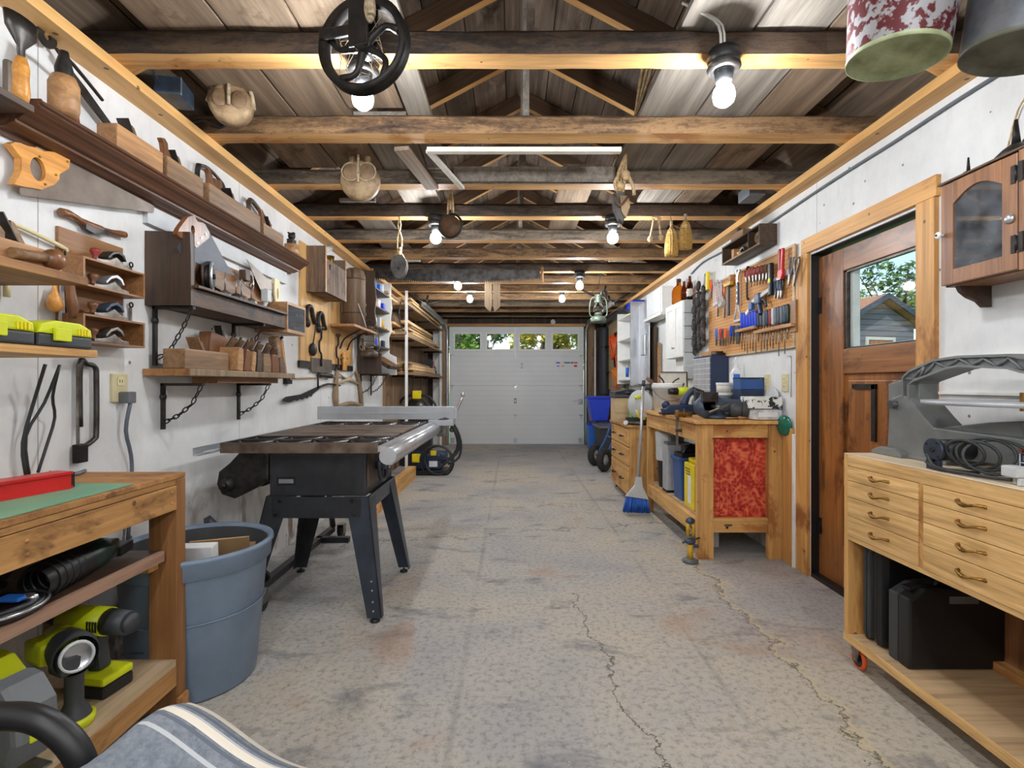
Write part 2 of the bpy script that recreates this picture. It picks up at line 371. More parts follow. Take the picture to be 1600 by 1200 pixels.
def Y(p0, p1, r0, r1=None, n=14, caps=True):
    """round bar or cone from p0 to p1"""
    r1 = r0 if r1 is None else r1
    def f(bm):
        a0, a1 = Vector(p0), Vector(p1); d, u, v = _basis(a1-a0)
        R = [[bm.verts.new(c+(u*math.cos(t)+v*math.sin(t))*r) for t in (2*PI*i/n for i in range(n))] for c, r in ((a0, max(r0, 1e-5)), (a1, max(r1, 1e-5)))]
        for i in range(n):
            j = (i+1) % n; fc = bm.faces.new((R[0][i], R[0][j], R[1][j], R[1][i])); fc.smooth = True
        if caps: bm.faces.new(R[0][::-1]); bm.faces.new(R[1])
    return f
def L(prof, c=(0, 0, 0), axis=(0, 0, 1), n=20, squash=None):
    """turned shape: profile of (radius, height) about an axis through c"""
    def f(bm):
        d, u, v = _basis(axis); o = Vector(c); rings = []
        for r, h in prof:
            if r < 1e-5: rings.append([bm.verts.new(o+d*h)])
            else: rings.append([bm.verts.new(o+d*h+(u*math.cos(2*PI*i/n)*(squash or 1)+v*math.sin(2*PI*i/n))*r) for i in range(n)])
        for A, Z in zip(rings, rings[1:]):
            for i in range(n):
                j = (i+1) % n
                q = [A[i % len(A)], A[j % len(A)], Z[j % len(Z)], Z[i % len(Z)]]
                u_ = list(dict.fromkeys(q))
                if len(u_) > 2:
                    fc = bm.faces.new(u_); fc.smooth = True
    return f
def TU(pts, r, n=7, closed=False, smooth=3):
    """bent round tube through points (Catmull-Rom smoothed)"""
    def f(bm):
        P_ = [Vector(p) for p in pts]; Q = []
        m_ = len(P_)
        if smooth > 1 and m_ > 2:
            rng = range(m_ if closed else m_-1)
            for i in rng:
                g = lambda k: P_[k % m_] if closed else P_[min(max(k, 0), m_-1)]
                a, b_, c_, d_ = g(i-1), g(i), g(i+1), g(i+2)
                for k in range(smooth):
                    t = k/smooth
                    Q.append(.5*((2*b_)+(c_-a)*t+(2*a-5*b_+4*c_-d_)*t*t+(3*b_-a-3*c_+d_)*t**3))
            if not closed: Q.append(P_[-1])
        else: Q = P_
        k = len(Q); rings = []; u = None
        for i, q in enumerate(Q):
            d = (Q[(i+1) % k]-Q[i-1]) if closed else (Q[min(i+1, k-1)]-Q[max(i-1, 0)])
            if d.length < 1e-7: d = Vector((0, 0, 1))
            d.normalize()
            if u is None: _, u, _v = _basis(d)
            u = (u-d*u.dot(d))
            if u.length < 1e-4: _, u, _v = _basis(d)
            u.normalize(); v = d.cross(u); rr = r[min(i*len(r)//k, len(r)-1)] if isinstance(r, (list, tuple)) else r
            rings.append([bm.verts.new(q+(u*math.cos(2*PI*j/n)+v*math.sin(2*PI*j/n))*rr) for j in range(n)])
        for i in range(k if closed else k-1):
            A, Z = rings[i], rings[(i+1) % k]
            for j in range(n):
                fc = bm.faces.new((A[j], A[(j+1) % n], Z[(j+1) % n], Z[j])); fc.smooth = True
        if not closed: bm.faces.new(rings[0][::-1]); bm.faces.new(rings[-1])
    return f
def PR(pts, plane, d0, d1, smooth=False, bev=0.):
    """outline (2-D) extruded: plane 'xz' along y, 'xy' along z, 'yz' along x"""
    def f(bm):
        def mk(p, d): return {'xz': (p[0], d, p[1]), 'xy': (p[0], p[1], d), 'yz': (d, p[0], p[1])}[plane]
        A = [bm.verts.new(mk(p, d0)) for p in pts]; Z = [bm.verts.new(mk(p, d1)) for p in pts]; k = len(pts)
        fs = [bm.faces.new(A[::-1]), bm.faces.new(Z)]
        for i in range(k):
            fc = bm.faces.new((A[i], A[(i+1) % k], Z[(i+1) % k], Z[i])); fc.smooth = smooth; fs.append(fc)
        bmesh.ops.recalc_face_normals(bm, faces=fs)
        if bev:
            ed = [e for e in (set(fs[0].edges) | set(fs[1].edges))]
            bmesh.ops.bevel(bm, geom=ed, offset=bev, segments=2, affect='EDGES', profile=.6)
        bmesh.ops.triangulate(bm, faces=[x for x in bm.faces if len(x.verts) > 4 and x.is_valid])
    return f
def RG(outer, inner, plane, d0, d1):
    """flat ring between two outlines of the same count"""
    def f(bm):
        def mk(p, d): return {'xz': (p[0], d, p[1]), 'xy': (p[0], p[1], d), 'yz': (d, p[0], p[1])}[plane]
        V = [[bm.verts.new(mk(p, d)) for p in o] for o in (outer, inner) for d in (d0, d1)]; k = len(outer); fs = []
        for i in range(k):
            j = (i+1) % k
            for a, b_ in ((0, 1), (1, 3), (3, 2), (2, 0)): fs.append(bm.faces.new((V[a][i], V[a][j], V[b_][j], V[b_][i])))
        bmesh.ops.recalc_face_normals(bm, faces=fs)
    return f
def S(c, r, n=14, m=None):
    rr = r if isinstance(r, (tuple, list)) else (r, r, r)
    def f(bm):
        M_ = Matrix.Translation(c) @ (m or Matrix()) @ Matrix.Diagonal((*rr, 1))
        r_ = bmesh.ops.create_uvsphere(bm, u_segments=n, v_segments=max(6, n*2//3), radius=1, matrix=M_)
        _sm({fc for v in r_['verts'] for fc in v.link_faces})
    return f
def TO(c, R, r, axis=(0, 1, 0), n=24, k=8, sq=(1, 1)):
    d, u, v = _basis(axis); c = Vector(c)
    return TU([c+(u*math.cos(2*PI*i/n)*R*sq[0]+v*math.sin(2*PI*i/n)*R*sq[1]) for i in range(n)], r, k, True, 1)
def X(m, *ops):
    """ops moved by matrix m"""
    def f(bm):
        old = set(bm.verts)
        for o in ops: o(bm)
        bmesh.ops.transform(bm, matrix=m, verts=[v for v in bm.verts if v not in old])
    return f
def RB(pts, x0, x1, th):
    """ribbon of thickness TH along a (y, z) path, from x0 to x1"""
    def f(bm):
        k = len(pts); Q = []
        for i in range(k):
            a, b_ = Vector(pts[max(i-1, 0)]), Vector(pts[min(i+1, k-1)]); d = (b_-a).normalized(); nn = Vector((-d.y, d.x))*th/2; p = Vector(pts[i])
            Q.append([bm.verts.new(c) for c in ((x0, *(p-nn)), (x1, *(p-nn)), (x1, *(p+nn)), (x0, *(p+nn)))])
        fs = [bm.faces.new(Q[0]), bm.faces.new(Q[-1][::-1])]
        for A, Z in zip(Q, Q[1:]):
            for j in range(4): fs.append(bm.faces.new((A[j], A[(j+1) % 4], Z[(j+1) % 4], Z[j])))
        bmesh.ops.recalc_face_normals(bm, faces=fs)
    return f
def TR(x=0, y=0, z=0): return Matrix.Translation((x, y, z))
def RO(a, ax): return Matrix.Rotation(math.radians(a), 4, ax)
def circle(cx, cy, r, n=24, ry=None, a0=0): return [(cx+r*math.cos(a0+2*PI*i/n), cy+(ry or r)*math.sin(a0+2*PI*i/n)) for i in range(n)]

def P(name, mt, parent, *ops, label=None, loc=None, mats=None, pick=None, bv=0.):
    """one mesh object (a part when it has a parent)"""
    me = bpy.data.meshes.new(name); bm = bmesh.new()
    for o in ops: o(bm)
    if pick:
        bm.normal_update()
        for fc in bm.faces: fc.material_index = pick(fc)
    bm.to_mesh(me); bm.free()
    for k in ([mt]+(mats or [])): me.materials.append(MATS[k])
    o = bpy.data.objects.new(name, me); COL.objects.link(o)
    if parent is not None: o.parent = parent
    if loc is not None: o.location = loc
    if label: o['label'] = label
    if bv:
        md = o.modifiers.new('bevel', 'BEVEL'); md.width = bv; md.segments = 2; md.limit_method = 'ANGLE'
    return o
def tag(o, label, cat, group=None):
    o['label'] = label; o['category'] = cat
    if group: o['group'] = group
    return o
def T(name, label, cat, loc=(0, 0, 0), rz=0., group=None, rot=None):
    o = bpy.data.objects.new(name, None); COL.objects.link(o); o.empty_display_size = .05
    o.location = loc; o.rotation_euler = rot or (0, 0, rz)
    return tag(o, label, cat, group)
def ONE(name, label, cat, mt, loc, rz, *ops, group=None, rot=None, **k):
    o = P(name, mt, None, *ops, **k); o.location = loc; o.rotation_euler = rot or (0, 0, rz)
    return tag(o, label, cat, group)
def ST(name, mt, *ops, **k):
    o = P(name, mt, None, *ops, **k); o['kind'] = 'structure'; return o
def dup(root, loc, rz=None, label=None, group=None, rot=None):
    r = root.copy(); COL.objects.link(r); r.location = loc
    if rot is not None: r.rotation_euler = rot
    elif rz is not None: r.rotation_euler = (0, 0, rz)
    if label: r['label'] = label
    if group: r['group'] = group
    for ch in [o for o in KIDS.get(root.name, ()) ]:
        c = ch.copy(); COL.objects.link(c); c.parent = r
        for g in KIDS.get(ch.name, ()):
            d = g.copy(); COL.objects.link(d); d.parent = c
            KIDS.setdefault(c.name, []).append(d)
        KIDS.setdefault(r.name, []).append(c)
    return r
KIDS = {}
_P0 = P
def P(name, mt, parent, *ops, **k):
    o = _P0(name, mt, parent, *ops, **k)
    if parent is not None: KIDS.setdefault(parent.name, []).append(o)
    return o
# wall frames: local x runs to the right as one faces the wall, local y into the wall, z up
LR, RR = PI/2, -PI/2
def YL(px, off=0.): return F*(-XL-off)/(800-px)          # distance at which the left wall (moved off it by OFF) shows at column px
def YR(px, off=0.): return F*(XR-off)/(px-800)
def ZP(py, y): return EYE-(py-600)*y/F
def AT(px, py, y): return ((px-800)*y/F, y, ZP(py, y))

# ================================================================== the room
ZP0, ZJ, ZJT = 2.229, 2.27, 2.362        # underside of the wall plate, underside and top of the ceiling beams
ST('floor', 'concrete', B(XL-.12, XR+.12, YB-.12, YF+.15, -.12, 0))
ST('wall_left', 'wall_white', B(XL-.12, XL, YB-.12, YF+.12, 0, ZP0))
DY0, DY1, DZ = 2.15, 2.93, 1.84          # opening of the side door
ST('wall_right', 'wall_white_right', B(XR, XR+.12, DY1, YF+.12, 0, ZP0), B(XR, XR+.12, YB-.12, DY0, 0, ZP0), B(XR, XR+.12, DY0, DY1, DZ, ZP0))
ST('wall_back', 'wall_white', B(XL, XR, YB-.12, YB, 0, 2.27), PR([(XL-.1, 2.27), (XR+.1, 2.27), (.09, 3.2)], 'xz', YB-.12, YB))
GX0, GX1, GZ = -1.14, 1.302, 2.147
ST('wall_front', 'gable', B(XL-.1, GX0-.02, YF, YF+.12, 0, 2.4), B(GX1+.02, XR+.1, YF, YF+.12, 0, 2.4), B(GX0-.02, GX1+.02, YF, YF+.12, GZ, 2.4), PR([(XL-.3, 2.4), (XR+.3, 2.4), (.09, 3.3)], 'xz', YF, YF+.12))
ST('trim_1', 'plate_y', B(XL-.04, XL+.10, YB, YF, ZP0, ZJ), label='pale board plate along the top of the tool wall')
ST('trim_2', 'plate_y', B(XR-.09, XR+.04, YB, YF, ZP0, ZJ), label='pale board plate along the top of the door wall')
# gable header and posts round the garage door
ST('trim_3', 'rafter_under', B(GX0-.03, GX1+.03, YF-.03, YF, GZ, GZ+.045))
ST('trim_4', 'barn', B(GX0-.17, GX0-.03, YF-.05, YF, 0, 2.27)); ST('trim_5', 'barn', B(GX1+.07, GX1+.20, YF-.05, YF, 0, 2.27))
ST('trim_6', 'rafter_side', B(XL, XR, YF-.06, YF, 2.32, 2.40))
ST('trim_7', 'cab_white', B(XL+.10, GX0-.18, YF-.04, YF, 0, 2.2))
# ceiling beams: dark rough faces, clean sawn undersides
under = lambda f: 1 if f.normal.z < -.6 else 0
def beam_ops(x0, x1, h, d, seed):
    rnd = random.Random(seed)
    def f(bm):
        k = 26; rows = []
        for i in range(k+1):
            x = x0+(x1-x0)*i/k; a = [rnd.uniform(-.004, .004) for _ in range(6)]
            rows.append([bm.verts.new(p) for p in ((x, -d/2+a[0], 0), (x, d/2+a[1], 0), (x, d/2+a[2], h*.8), (x, d*.3+a[5], h+a[3]), (x, -d*.3, h+a[4]), (x, -d/2+a[5], h*.82+a[4]))])
        for A, Z in zip(rows, rows[1:]):
            for j in range(6): bm.faces.new((A[j], A[(j+1) % 6], Z[(j+1) % 6], Z[j]))
        bm.faces.new(rows[0]); bm.faces.new(rows[-1][::-1]); bmesh.ops.recalc_face_normals(bm, faces=bm.faces)
    return f
BEAMS = [(1.857, 'dark'), (2.44, 'brown'), (3.04, 'grey'), (3.615, 'dark'), (4.205, 'grey'), (4.78, 'brown'), (5.36, 'dark'), (5.95, 'brown'), (6.50, 'brown'), (7.1, 'brown'), (7.7, 'grey'), (8.3, 'brown'), (8.9, 'dark'),
         (1.26, 'dark'), (.66, 'brown'), (.06, 'dark'), (-.54, 'brown'), (-1.14, 'dark'), (-1.74, 'brown')]
for i, (y, k) in enumerate(BEAMS):
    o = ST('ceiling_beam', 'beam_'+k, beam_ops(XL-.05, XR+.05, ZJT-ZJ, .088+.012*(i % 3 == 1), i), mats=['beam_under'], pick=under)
    o.location = (0, y, ZJ)
RZ, SL = 3.107, .53; ANG = math.atan(SL); RL = 2.02
for y, k in BEAMS:
    for sgn in (1, -1):
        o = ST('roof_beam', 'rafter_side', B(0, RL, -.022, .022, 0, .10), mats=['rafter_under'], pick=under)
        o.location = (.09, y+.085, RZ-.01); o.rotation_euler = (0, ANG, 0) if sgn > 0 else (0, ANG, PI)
for y in (1.86, 2.5, 3.1, 3.68, 4.27, 4.85, 5.42, 6.0):
    o = ST('roof_beam', 'loft_grey', B(-.016, .016, -.012, .012, 0, RZ-ZJT+.05)); o.location = (.07, y+.06, ZJT)
# sheathing boards, one object per roof side
def roof_ops(sgn):
    rnd = random.Random(3+sgn)
    def f(bm):
        s = -.02
        while s < 2.15:
            wdt = rnd.choice((.17, .19, .21, .24)); y = YB-.2
            while y < YF+.2:
                ln = rnd.uniform(2.2, 3.6); y1 = min(y+ln, YF+.2)
                B(s, s+wdt-.006, y, y1-.003, 0+rnd.uniform(0, .006), .022)(bm); y = y1
            s += wdt
        if sgn < 0: bmesh.ops.transform(bm, matrix=RO(180, 'Z') @ TR(0, -(YF+YB), 0), verts=bm.verts)
    return f
for sgn in (1, -1):
    o = ST('ceiling', 'sheathing', roof_ops(sgn)); o.location = (.09, 0, RZ+.105)
    o.rotation_euler = (0, ANG if sgn > 0 else -ANG, 0)
    o2 = ST('roof', 'shingle', B(-.02, 2.16, YB-.25, YF+.25, .03, .05) if sgn > 0 else B(-2.16, .02, YB-.25, YF+.25, .03, .05)); o2.location = o.location; o2.rotation_euler = o.rotation_euler
# loose boards stored on the beams
LOFT = [(-1.30, -1.02, 1.2, 3.0, 'loft', 'broad brown loft board beside the tool wall'), (-1.01, -.76, 1.2, 3.1, 'loft', 'brown loft board second from the tool wall'), (-.75, -.50, 1.2, 2.35, 'loft', 'brown loft board third from the tool wall'),
        (-.49, -.38, 1.2, 3.0, 'loft_grey', 'narrow pale loft board with its edge by the open middle'), (-.75, -.50, 2.42, 3.7, 'loft_grey', 'grey loft board behind the second beam, tool wall side'),
        (.60, .86, 1.2, 3.1, 'loft_grey', 'grey loft board with its edge by the open middle'), (.87, 1.12, 1.2, 3.7, 'loft_grey', 'broad grey loft board over the nearest bulb'), (1.13, 1.38, 1.2, 3.7, 'loft', 'brown loft board beside the door wall'),
        (.30, .52, 3.0, 4.3, 'loft', 'short brown loft board behind the third beam'), (-1.2, -.95, 3.55, 5.5, 'loft_grey', 'grey loft board behind the fourth beam, tool wall side'), (1.0, 1.25, 3.8, 5.6, 'loft', 'brown loft board behind the fourth beam, door wall side')]
for x0, x1, y0, y1, mt, lb in LOFT:
    ONE('loft_board', lb, 'board', mt, (x0, y0, ZJT), 0, B(0, x1-x0, 0, y1-y0, .004, .028, .003), group='boards lying on the ceiling beams')

# ------------------------------------------------------------------ garage door
gd = T('door_1', 'white sectional garage door with a row of four windows', 'garage door', ((GX0+GX1)/2, YF+.02, 0)); gd['kind'] = 'structure'
gx = lambda x: x-(GX0+GX1)/2
secs = [(0.01, .540), (.5401, 1.077), (1.0771, 1.623)]
for z0, z1 in secs: P('panel', 'garage_white', gd, B(gx(GX0), gx(GX1), 0, .045, z0, z1, .004))
wins = [((a-800)/86.02, (b-800)/86.02) for a, b in ((710.5, 750), (761, 802), (812.5, 852), (864, 903))]
WZ0, WZ1 = 1.734, 2.013
xs = [GX0]+[v for p in wins for v in p]+[GX1]
P('panel', 'garage_white', gd, B(gx(GX0), gx(GX1), 0, .045, 1.6231, WZ0), B(gx(GX0), gx(GX1), 0, .045, WZ1, GZ-.004), *[B(gx(xs[i]), gx(xs[i+1]), 0, .045, WZ0, WZ1) for i in (0, 2, 4, 6, 8)])
for a, b in wins:
    wf = P('window_frame', 'cab_white', gd, B(gx(a)-.025, gx(a), -.008, 0, WZ0-.025, WZ1+.025), B(gx(b), gx(b)+.025, -.008, 0, WZ0-.025, WZ1+.025), B(gx(a), gx(b), -.008, 0, WZ0-.025, WZ0), B(gx(a), gx(b), -.008, 0, WZ1, WZ1+.025))
    P('pane', 'window_glass', wf, B(gx(a), gx(b), .018, .024, WZ0, WZ1))
for x in (GX0+.05, .06, GX1-.05):
    for z in (1.623, 1.077, .54):
        P('hinge', 'alu', gd, B(gx(x)-.03, gx(x)+.03, -.012, 0, z-.02, z+.01), PR([(gx(x)-.015, z-.02), (gx(x)+.015, z-.02), (gx(x), z-.09)], 'xz', -.01, 0), Y((gx(x)-.035, -.014, z-.004), (gx(x)+.035, -.014, z-.004), .006))
P('strut', 'white', gd, B(gx(.06)-.012, gx(.06)+.012, -.03, 0, 1.56, 2.13))
P('handle', 'steel_dark', gd, B(gx(.18)-.02, gx(.18)+.02, -.012, 0, 1.39, 1.40), B(gx(.18)-.02, gx(.18)+.02, -.012, 0, 1.46, 1.47), B(gx(.18)-.008, gx(.18)+.008, -.02, 0, 1.425, 1.437))
P('lifting_handle', 'grey_mid', gd, B(gx(.06)-.022, gx(.06)+.022, -.02, 0, .75, .77), B(gx(.06)-.022, gx(.06)+.022, -.02, 0, .82, .84), B(gx(.06)-.022, gx(.06)-.014, -.014, 0, .77, .82), B(gx(.06)+.014, gx(.06)+.022, -.014, 0, .77, .82))
P('lock', 'alu', gd, B(gx(1.2), gx(1.28), -.03, 0, .74, .83), B(gx(1.10), gx(1.2), -.02, -.01, .78, .795))
for k, (dx, wd, mt, z) in enumerate(((0, .075, 'blue', 0), (.10, .03, 'yellow', 0), (.15, .11, 'bin_blue', 0), (.27, .05, 'steel_dark', 0), (.33, .06, 'red', 0), (.33, .055, 'red', -.065), (0.02, .04, 'blue_light', -.06), (.11, .04, 'mustard', -.06))):
    P('sticker', mt, gd, B(gx(.80+dx), gx(.80+dx+wd), -.002, 0, 1.475+z, 1.50+z+(.01 if z < -.062 else 0)))
P('corner_bracket', 'alu', gd, *[B(gx(x)-.035, gx(x)+.035, -.01, 0, .03, .12) for x in (GX0+.06, .06, GX1-.06)])
for sx, nm, lb in ((GX0-.03, 'door_track', 'galvanised garage door track over the lumber shelves'), (GX1+.035, 'door_track', 'galvanised garage door track by the blue bins')):
    t = T(nm, lb, 'door track', (sx, YF-.06, 0))
    s = 1 if sx < 0 else -1
    P('vertical_rail', 'alu', t, TU([(0, 0, .02), (0, 0, 1.86), (0, -.10, 2.08), (0, -.32, 2.165)], .02, 6, smooth=4), loc=None)
    P('overhead_rail', 'alu', t, B(-.018, .018, -2.45, -.30, 2.15, 2.185), B(-.03, -.022, -2.45, -.3, 2.13, 2.20))
    P('brace', 'steel_dark', t, TU([(0, -2.3, 2.17), (s*.03, -2.3, 2.30)], .014, 4, smooth=1), TU([(0, -2.3, 2.17), (s*.35, -1.9, 2.36)], .012, 4, smooth=1), TU([(0, -2.3, 2.18), (-s*.25, -2.4, 2.33)], .012, 4, smooth=1))
ONE('security_camera', 'small round white device above the garage door', 'device', 'white', ((864-800)/86, YF-.03, 2.225), 0, L([(0, -.05), (.03, -.045), (.045, -.01), (.045, .02), (0, .02)], axis=(0, 1, 0)), Y((0, -.055, 0), (0, -.04, 0), .012))

# ------------------------------------------------------------------ side door
sd = T('door_2', 'brown panelled wood door with a glass upper light', 'door', (XR+.045, (DY0+DY1)/2, 0), RR); sd['kind'] = 'structure'
W2 = (DY1-DY0)/2
yx = lambda Yw: (DY0+DY1)/2-Yw          # world Y to the door's own x
gy0, gy1 = yx(2.715), yx(2.215); gz0, gz1 = 1.285, 1.70
D0, D1 = 0, .045
P('stile', 'door_wood', sd, B(-W2, gy0, D0, D1, .02, DZ-.02, .003)); P('stile', 'door_wood', sd, B(gy1, W2, D0, D1, .02, DZ-.02, .003))
for z0, z1 in ((.02, .24), (.56, .70), (1.155, gz0), (gz1, DZ-.02)): P('rail', 'door_wood_x', sd, B(gy0, gy1, D0, D1, z0, z1, .003))
for z0, z1 in ((.24, .56), (.70, 1.155)):
    P('panel', 'door_wood', sd, B(gy0, gy1, .018, .035, z0, z1), B(gy0+.03, gy1-.03, .008, .018, z0+.03, z1-.035, .006))
lt = P('window_frame', 'steel_dark', sd, B(gy0, gy0+.018, .008, .03, gz0, gz1), B(gy1-.014, gy1, .008, .03, gz0, gz1), B(gy0, gy1, .008, .03, gz1-.012, gz1), B(gy0, gy1, .008, .03, gz0, gz0+.008))
P('storm_frame', 'cab_white', lt, B(gy0+.018, gy0+.045, .028, .06, gz0, gz1), B(gy0+.018, gy1-.014, .028, .06, gz0, gz0+.012))
P('pane', 'window_glass', lt, B(gy0+.018, gy1-.014, .020, .024, gz0, gz1))
P('corner_iron', 'iron', sd, B(gy0+.075, gy0+.245, -.004, .008, 1.075, 1.10), B(gy0+.215, gy0+.245, -.004, .008, .82, 1.10, .002), S((gy0+.23, -.004, .84), .006), S((gy0+.09, -.004, 1.087), .005))
P('hinge', 'iron', sd, *[B(-W2, -W2+.03, -.006, 0, z, z+.09) for z in (.25, 1.5)])
# black lining, casing
ST('trim_8', 'black', B(XR+.001, XR+.12, DY1-.004, DY1+.03, 0, DZ+.02), B(XR+.001, XR+.12, DY0, DY1, DZ-.004, DZ+.03), B(XR, XR+.12, DY0, DY1, 0, .022), B(XR+.001, XR+.12, DY0-.02, DY0+.004, 0, DZ))
ST('trim_9', 'trim_z', B(XR-.02, XR+.02, DY1+.005, DY1+.12, .0, DZ+.0115, .002)); ST('trim_10', 'trim_z', B(XR-.02, XR+.02, DY0-.10, DY0-.005, 0, DZ+.0115, .002))
o = ST('trim_11', 'trim_x', B(-.455, .50, -.02, .02, 0, .085, .002)); o.location = (XR, (DY0+DY1)/2, DZ+.012); o.rotation_euler = (0, 0, RR)
ST('baseboard_right', 'cab_white', B(XR-.012, XR, 0.3, DY0-.11, 1.18, 1.205), B(XR-.012, XR, .3, DY0-.11, 1.06, 1.07))

# ------------------------------------------------------------------ outside
ST('ground', 'leaf_dark', B(-40, 60, YF+.2, 70, -.25, -.15), B(XR+.2, 60, -30, YF+.2, -.25, -.15))
def tree(loc, h, R, mt, lb, n=2600, group='trees outside', seed=1, lean=0, yr=None):
    rnd = random.Random(seed); t = T('tree', lb, 'tree', loc, 0, group)
    P('trunk', 'rafter_side', t, TU([(0, 0, -.2), (lean*.3, .05, h*.3), (lean, 0, h*.6)], [.16, .12, .07], 8), *[TU([(lean*.6, 0, h*.4), (math.cos(a)*R*.4, math.sin(a)*R*.4, h*.62), (math.cos(a)*R*.7, math.sin(a)*R*.7, h*.8)], [.05, .02], 5) for a in (.3, 1.7, 2.9, 4.2, 5.3)])
    cl = [(Vector((rnd.gauss(0, .45)*R, rnd.gauss(0, .45)*R, h*.62+rnd.uniform(-.45, .5)*R*1.1)), rnd.uniform(.22, .42)*R) for _ in range(16)]
    def f(bm):
        for _ in range(n):
            c, r = rnd.choice(cl); d = Vector((rnd.gauss(0, 1), rnd.gauss(0, 1), rnd.gauss(0, 1))).normalized()*r*rnd.uniform(.6, 1)
            q = c+d; u = Vector((rnd.gauss(0, 1), rnd.gauss(0, 1), rnd.gauss(0, 1))).normalized(); v = u.orthogonal().normalized(); s = rnd.uniform(.06, .12)*(.6+R*.25)
            bm.faces.new([bm.verts.new(q+u*s), bm.verts.new(q+v*s*.6), bm.verts.new(q-u*s), bm.verts.new(q-v*s*.6)])
    P('foliage', mt, t, f)
tree((-2.5, 14.5, 0), 4.2, 1.25, 'leaf_green', 'bright green tree outside the garage door window nearest the lumber', seed=2)
tree((-1.3, 21.5, 0), 4.8, 1.6, 'leaf_dark', 'dark green tree outside the second garage door window', seed=3, n=3000)
tree((1.1, 16, 0), 4.2, 1.5, 'leaf_yellow', 'yellowing tree outside the third garage door window', seed=4, n=4200)
tree((3.7, 20.5, 0), 4.8, 1.8, 'leaf_green', 'green tree outside the garage door window nearest the blue bins', seed=5, n=4200)
tree((8.5, 31, 0), 8, 2.8, 'leaf_yellow', 'tall yellowing tree far beyond the garage door', seed=15, n=3600)
tree((-6.5, 30, 0), 8, 2.8, 'leaf_green', 'tall green tree far beyond the garage door', seed=16, n=3600)
sh = T('garden_shed', 'grey clapboard shed with a tan shingled gable roof seen through the door glass', 'shed', (10.05, 14, -.15), math.radians(14))
P('wall', 'clapboard', sh, B(-1.2, 1.2, 0, 3.2, 0, 2.9), PR([(-1.2, 2.9), (1.2, 2.9), (0, 3.52)], 'xz', 0, 3.2))
wn = P('window', 'cab_wood', sh, B(-.42, .42, -.03, 0, 2.02, 2.45)); P('window_frame', 'slat_grey', wn, B(-.5, .5, -.05, -.01, 2.45, 2.53), B(-.5, -.42, -.05, -.01, 1.4, 2.45), B(.42, .5, -.05, -.01, 1.4, 2.45))
P('roof', 'shingle', sh, PR([(0, 3.6), (0, 3.68), (-1.5, 2.90), (-1.5, 2.82)], 'xz', -.25, 3.4), PR([(0, 3.6), (0, 3.68), (1.5, 2.90), (1.5, 2.82)], 'xz', -.25, 3.4))
P('bargeboard', 'vise', sh, PR([(0, 3.55), (0, 3.70), (-1.52, 2.91), (-1.52, 2.77)], 'xz', -.29, -.25), PR([(0, 3.55), (0, 3.70), (1.52, 2.91), (1.52, 2.77)], 'xz', -.29, -.25))
tree((10.4, 22, 0), 5.2, 1.7, 'leaf_green', 'green tree left of the shed roof in the door glass', seed=7, n=3600)
tree((15.6, 20.5, 0), 7.0, 2.2, 'leaf_dark', 'tall leafy tree above the shed roof in the door glass', seed=8, n=5200)
tree((16.2, 27.5, 0), 6.6, 2.4, 'leaf_yellow', 'yellowing tree behind the shed in the door glass', seed=9, n=3600)

# ------------------------------------------------------------------ bulbs on the beams: the room's light, and added fill bulbs out of view
def bulb_light(x, y, lb, z=2.17, cable=None):
    t = T('ceiling_light', lb, 'light', (x, y, z), 0, 'bare bulbs on the beams')
    P('socket', 'black', t, L([(0, .10), (.052, .10), (.058, .07), (.05, .05), (.035, .045), (.032, .02), (.028, -.01), (0, -.01)]))
    P('collar', 'steel_dark', t, L([(.054, .052), (.058, .040), (.048, .026), (.034, .030)]))
    P('bulb', 'bulb_glow', t, L([(.014, -.005), (.020, -.016), (.033, -.034), (.038, -.056), (.033, -.078), (.018, -.091), (0, -.095)], n=14))
    if cable: P('cable', 'cord_white', t, *[TU([(p[0]+k*.012, p[1], p[2]) for p in cable], .005, 5) for k in (0, 1)])
    return t
cb1 = [(-.01, .0, .10), (-.03, -.03, .17), (-.10, -.05, .20), (-.16, -.04, .24)]
bulb_light(.745, 1.80, 'lit bare bulb on the nearest beam, grey cable looping above it', cable=cb1)
bulb_light(-.53, 1.82, 'lit bare bulb hanging under the spoked pulley wheel')
bulb_light(.70, 3.56, 'lit bare bulb beside the hanging wooden block and rope'); bulb_light(-.53, 3.56, 'lit bare bulb beside the round iron-strapped pulley')
bulb_light(-.56, 5.30, 'lit bare bulb just under the long crosscut saw'); bulb_light(.70, 5.30, 'lit bare bulb near the green lantern')
bulb_light(-.54, 6.55, 'small distant lit bulb left of the two hanging wooden slats', 2.24); bulb_light(.64, 6.55, 'small distant lit bulb right of the two hanging wooden slats', 2.24)
bulb_light(-.53, .02, 'lit bare bulb overhead at the near end, tool wall side'); bulb_light(.70, .02, 'lit bare bulb overhead at the near end, door wall side')
bulb_light(-.53, -1.6, 'added fill bulb behind the camera, tool wall side'); bulb_light(.70, -1.6, 'added fill bulb behind the camera, door wall side')  # unseen pair, added for light on the near end
bulb_light(-.53, -.80, 'added fill bulb between the two overhead rows, tool wall side'); bulb_light(.70, -.80, 'added fill bulb between the two overhead rows, door wall side')  # another unseen pair, added as front fill for the dark foreground

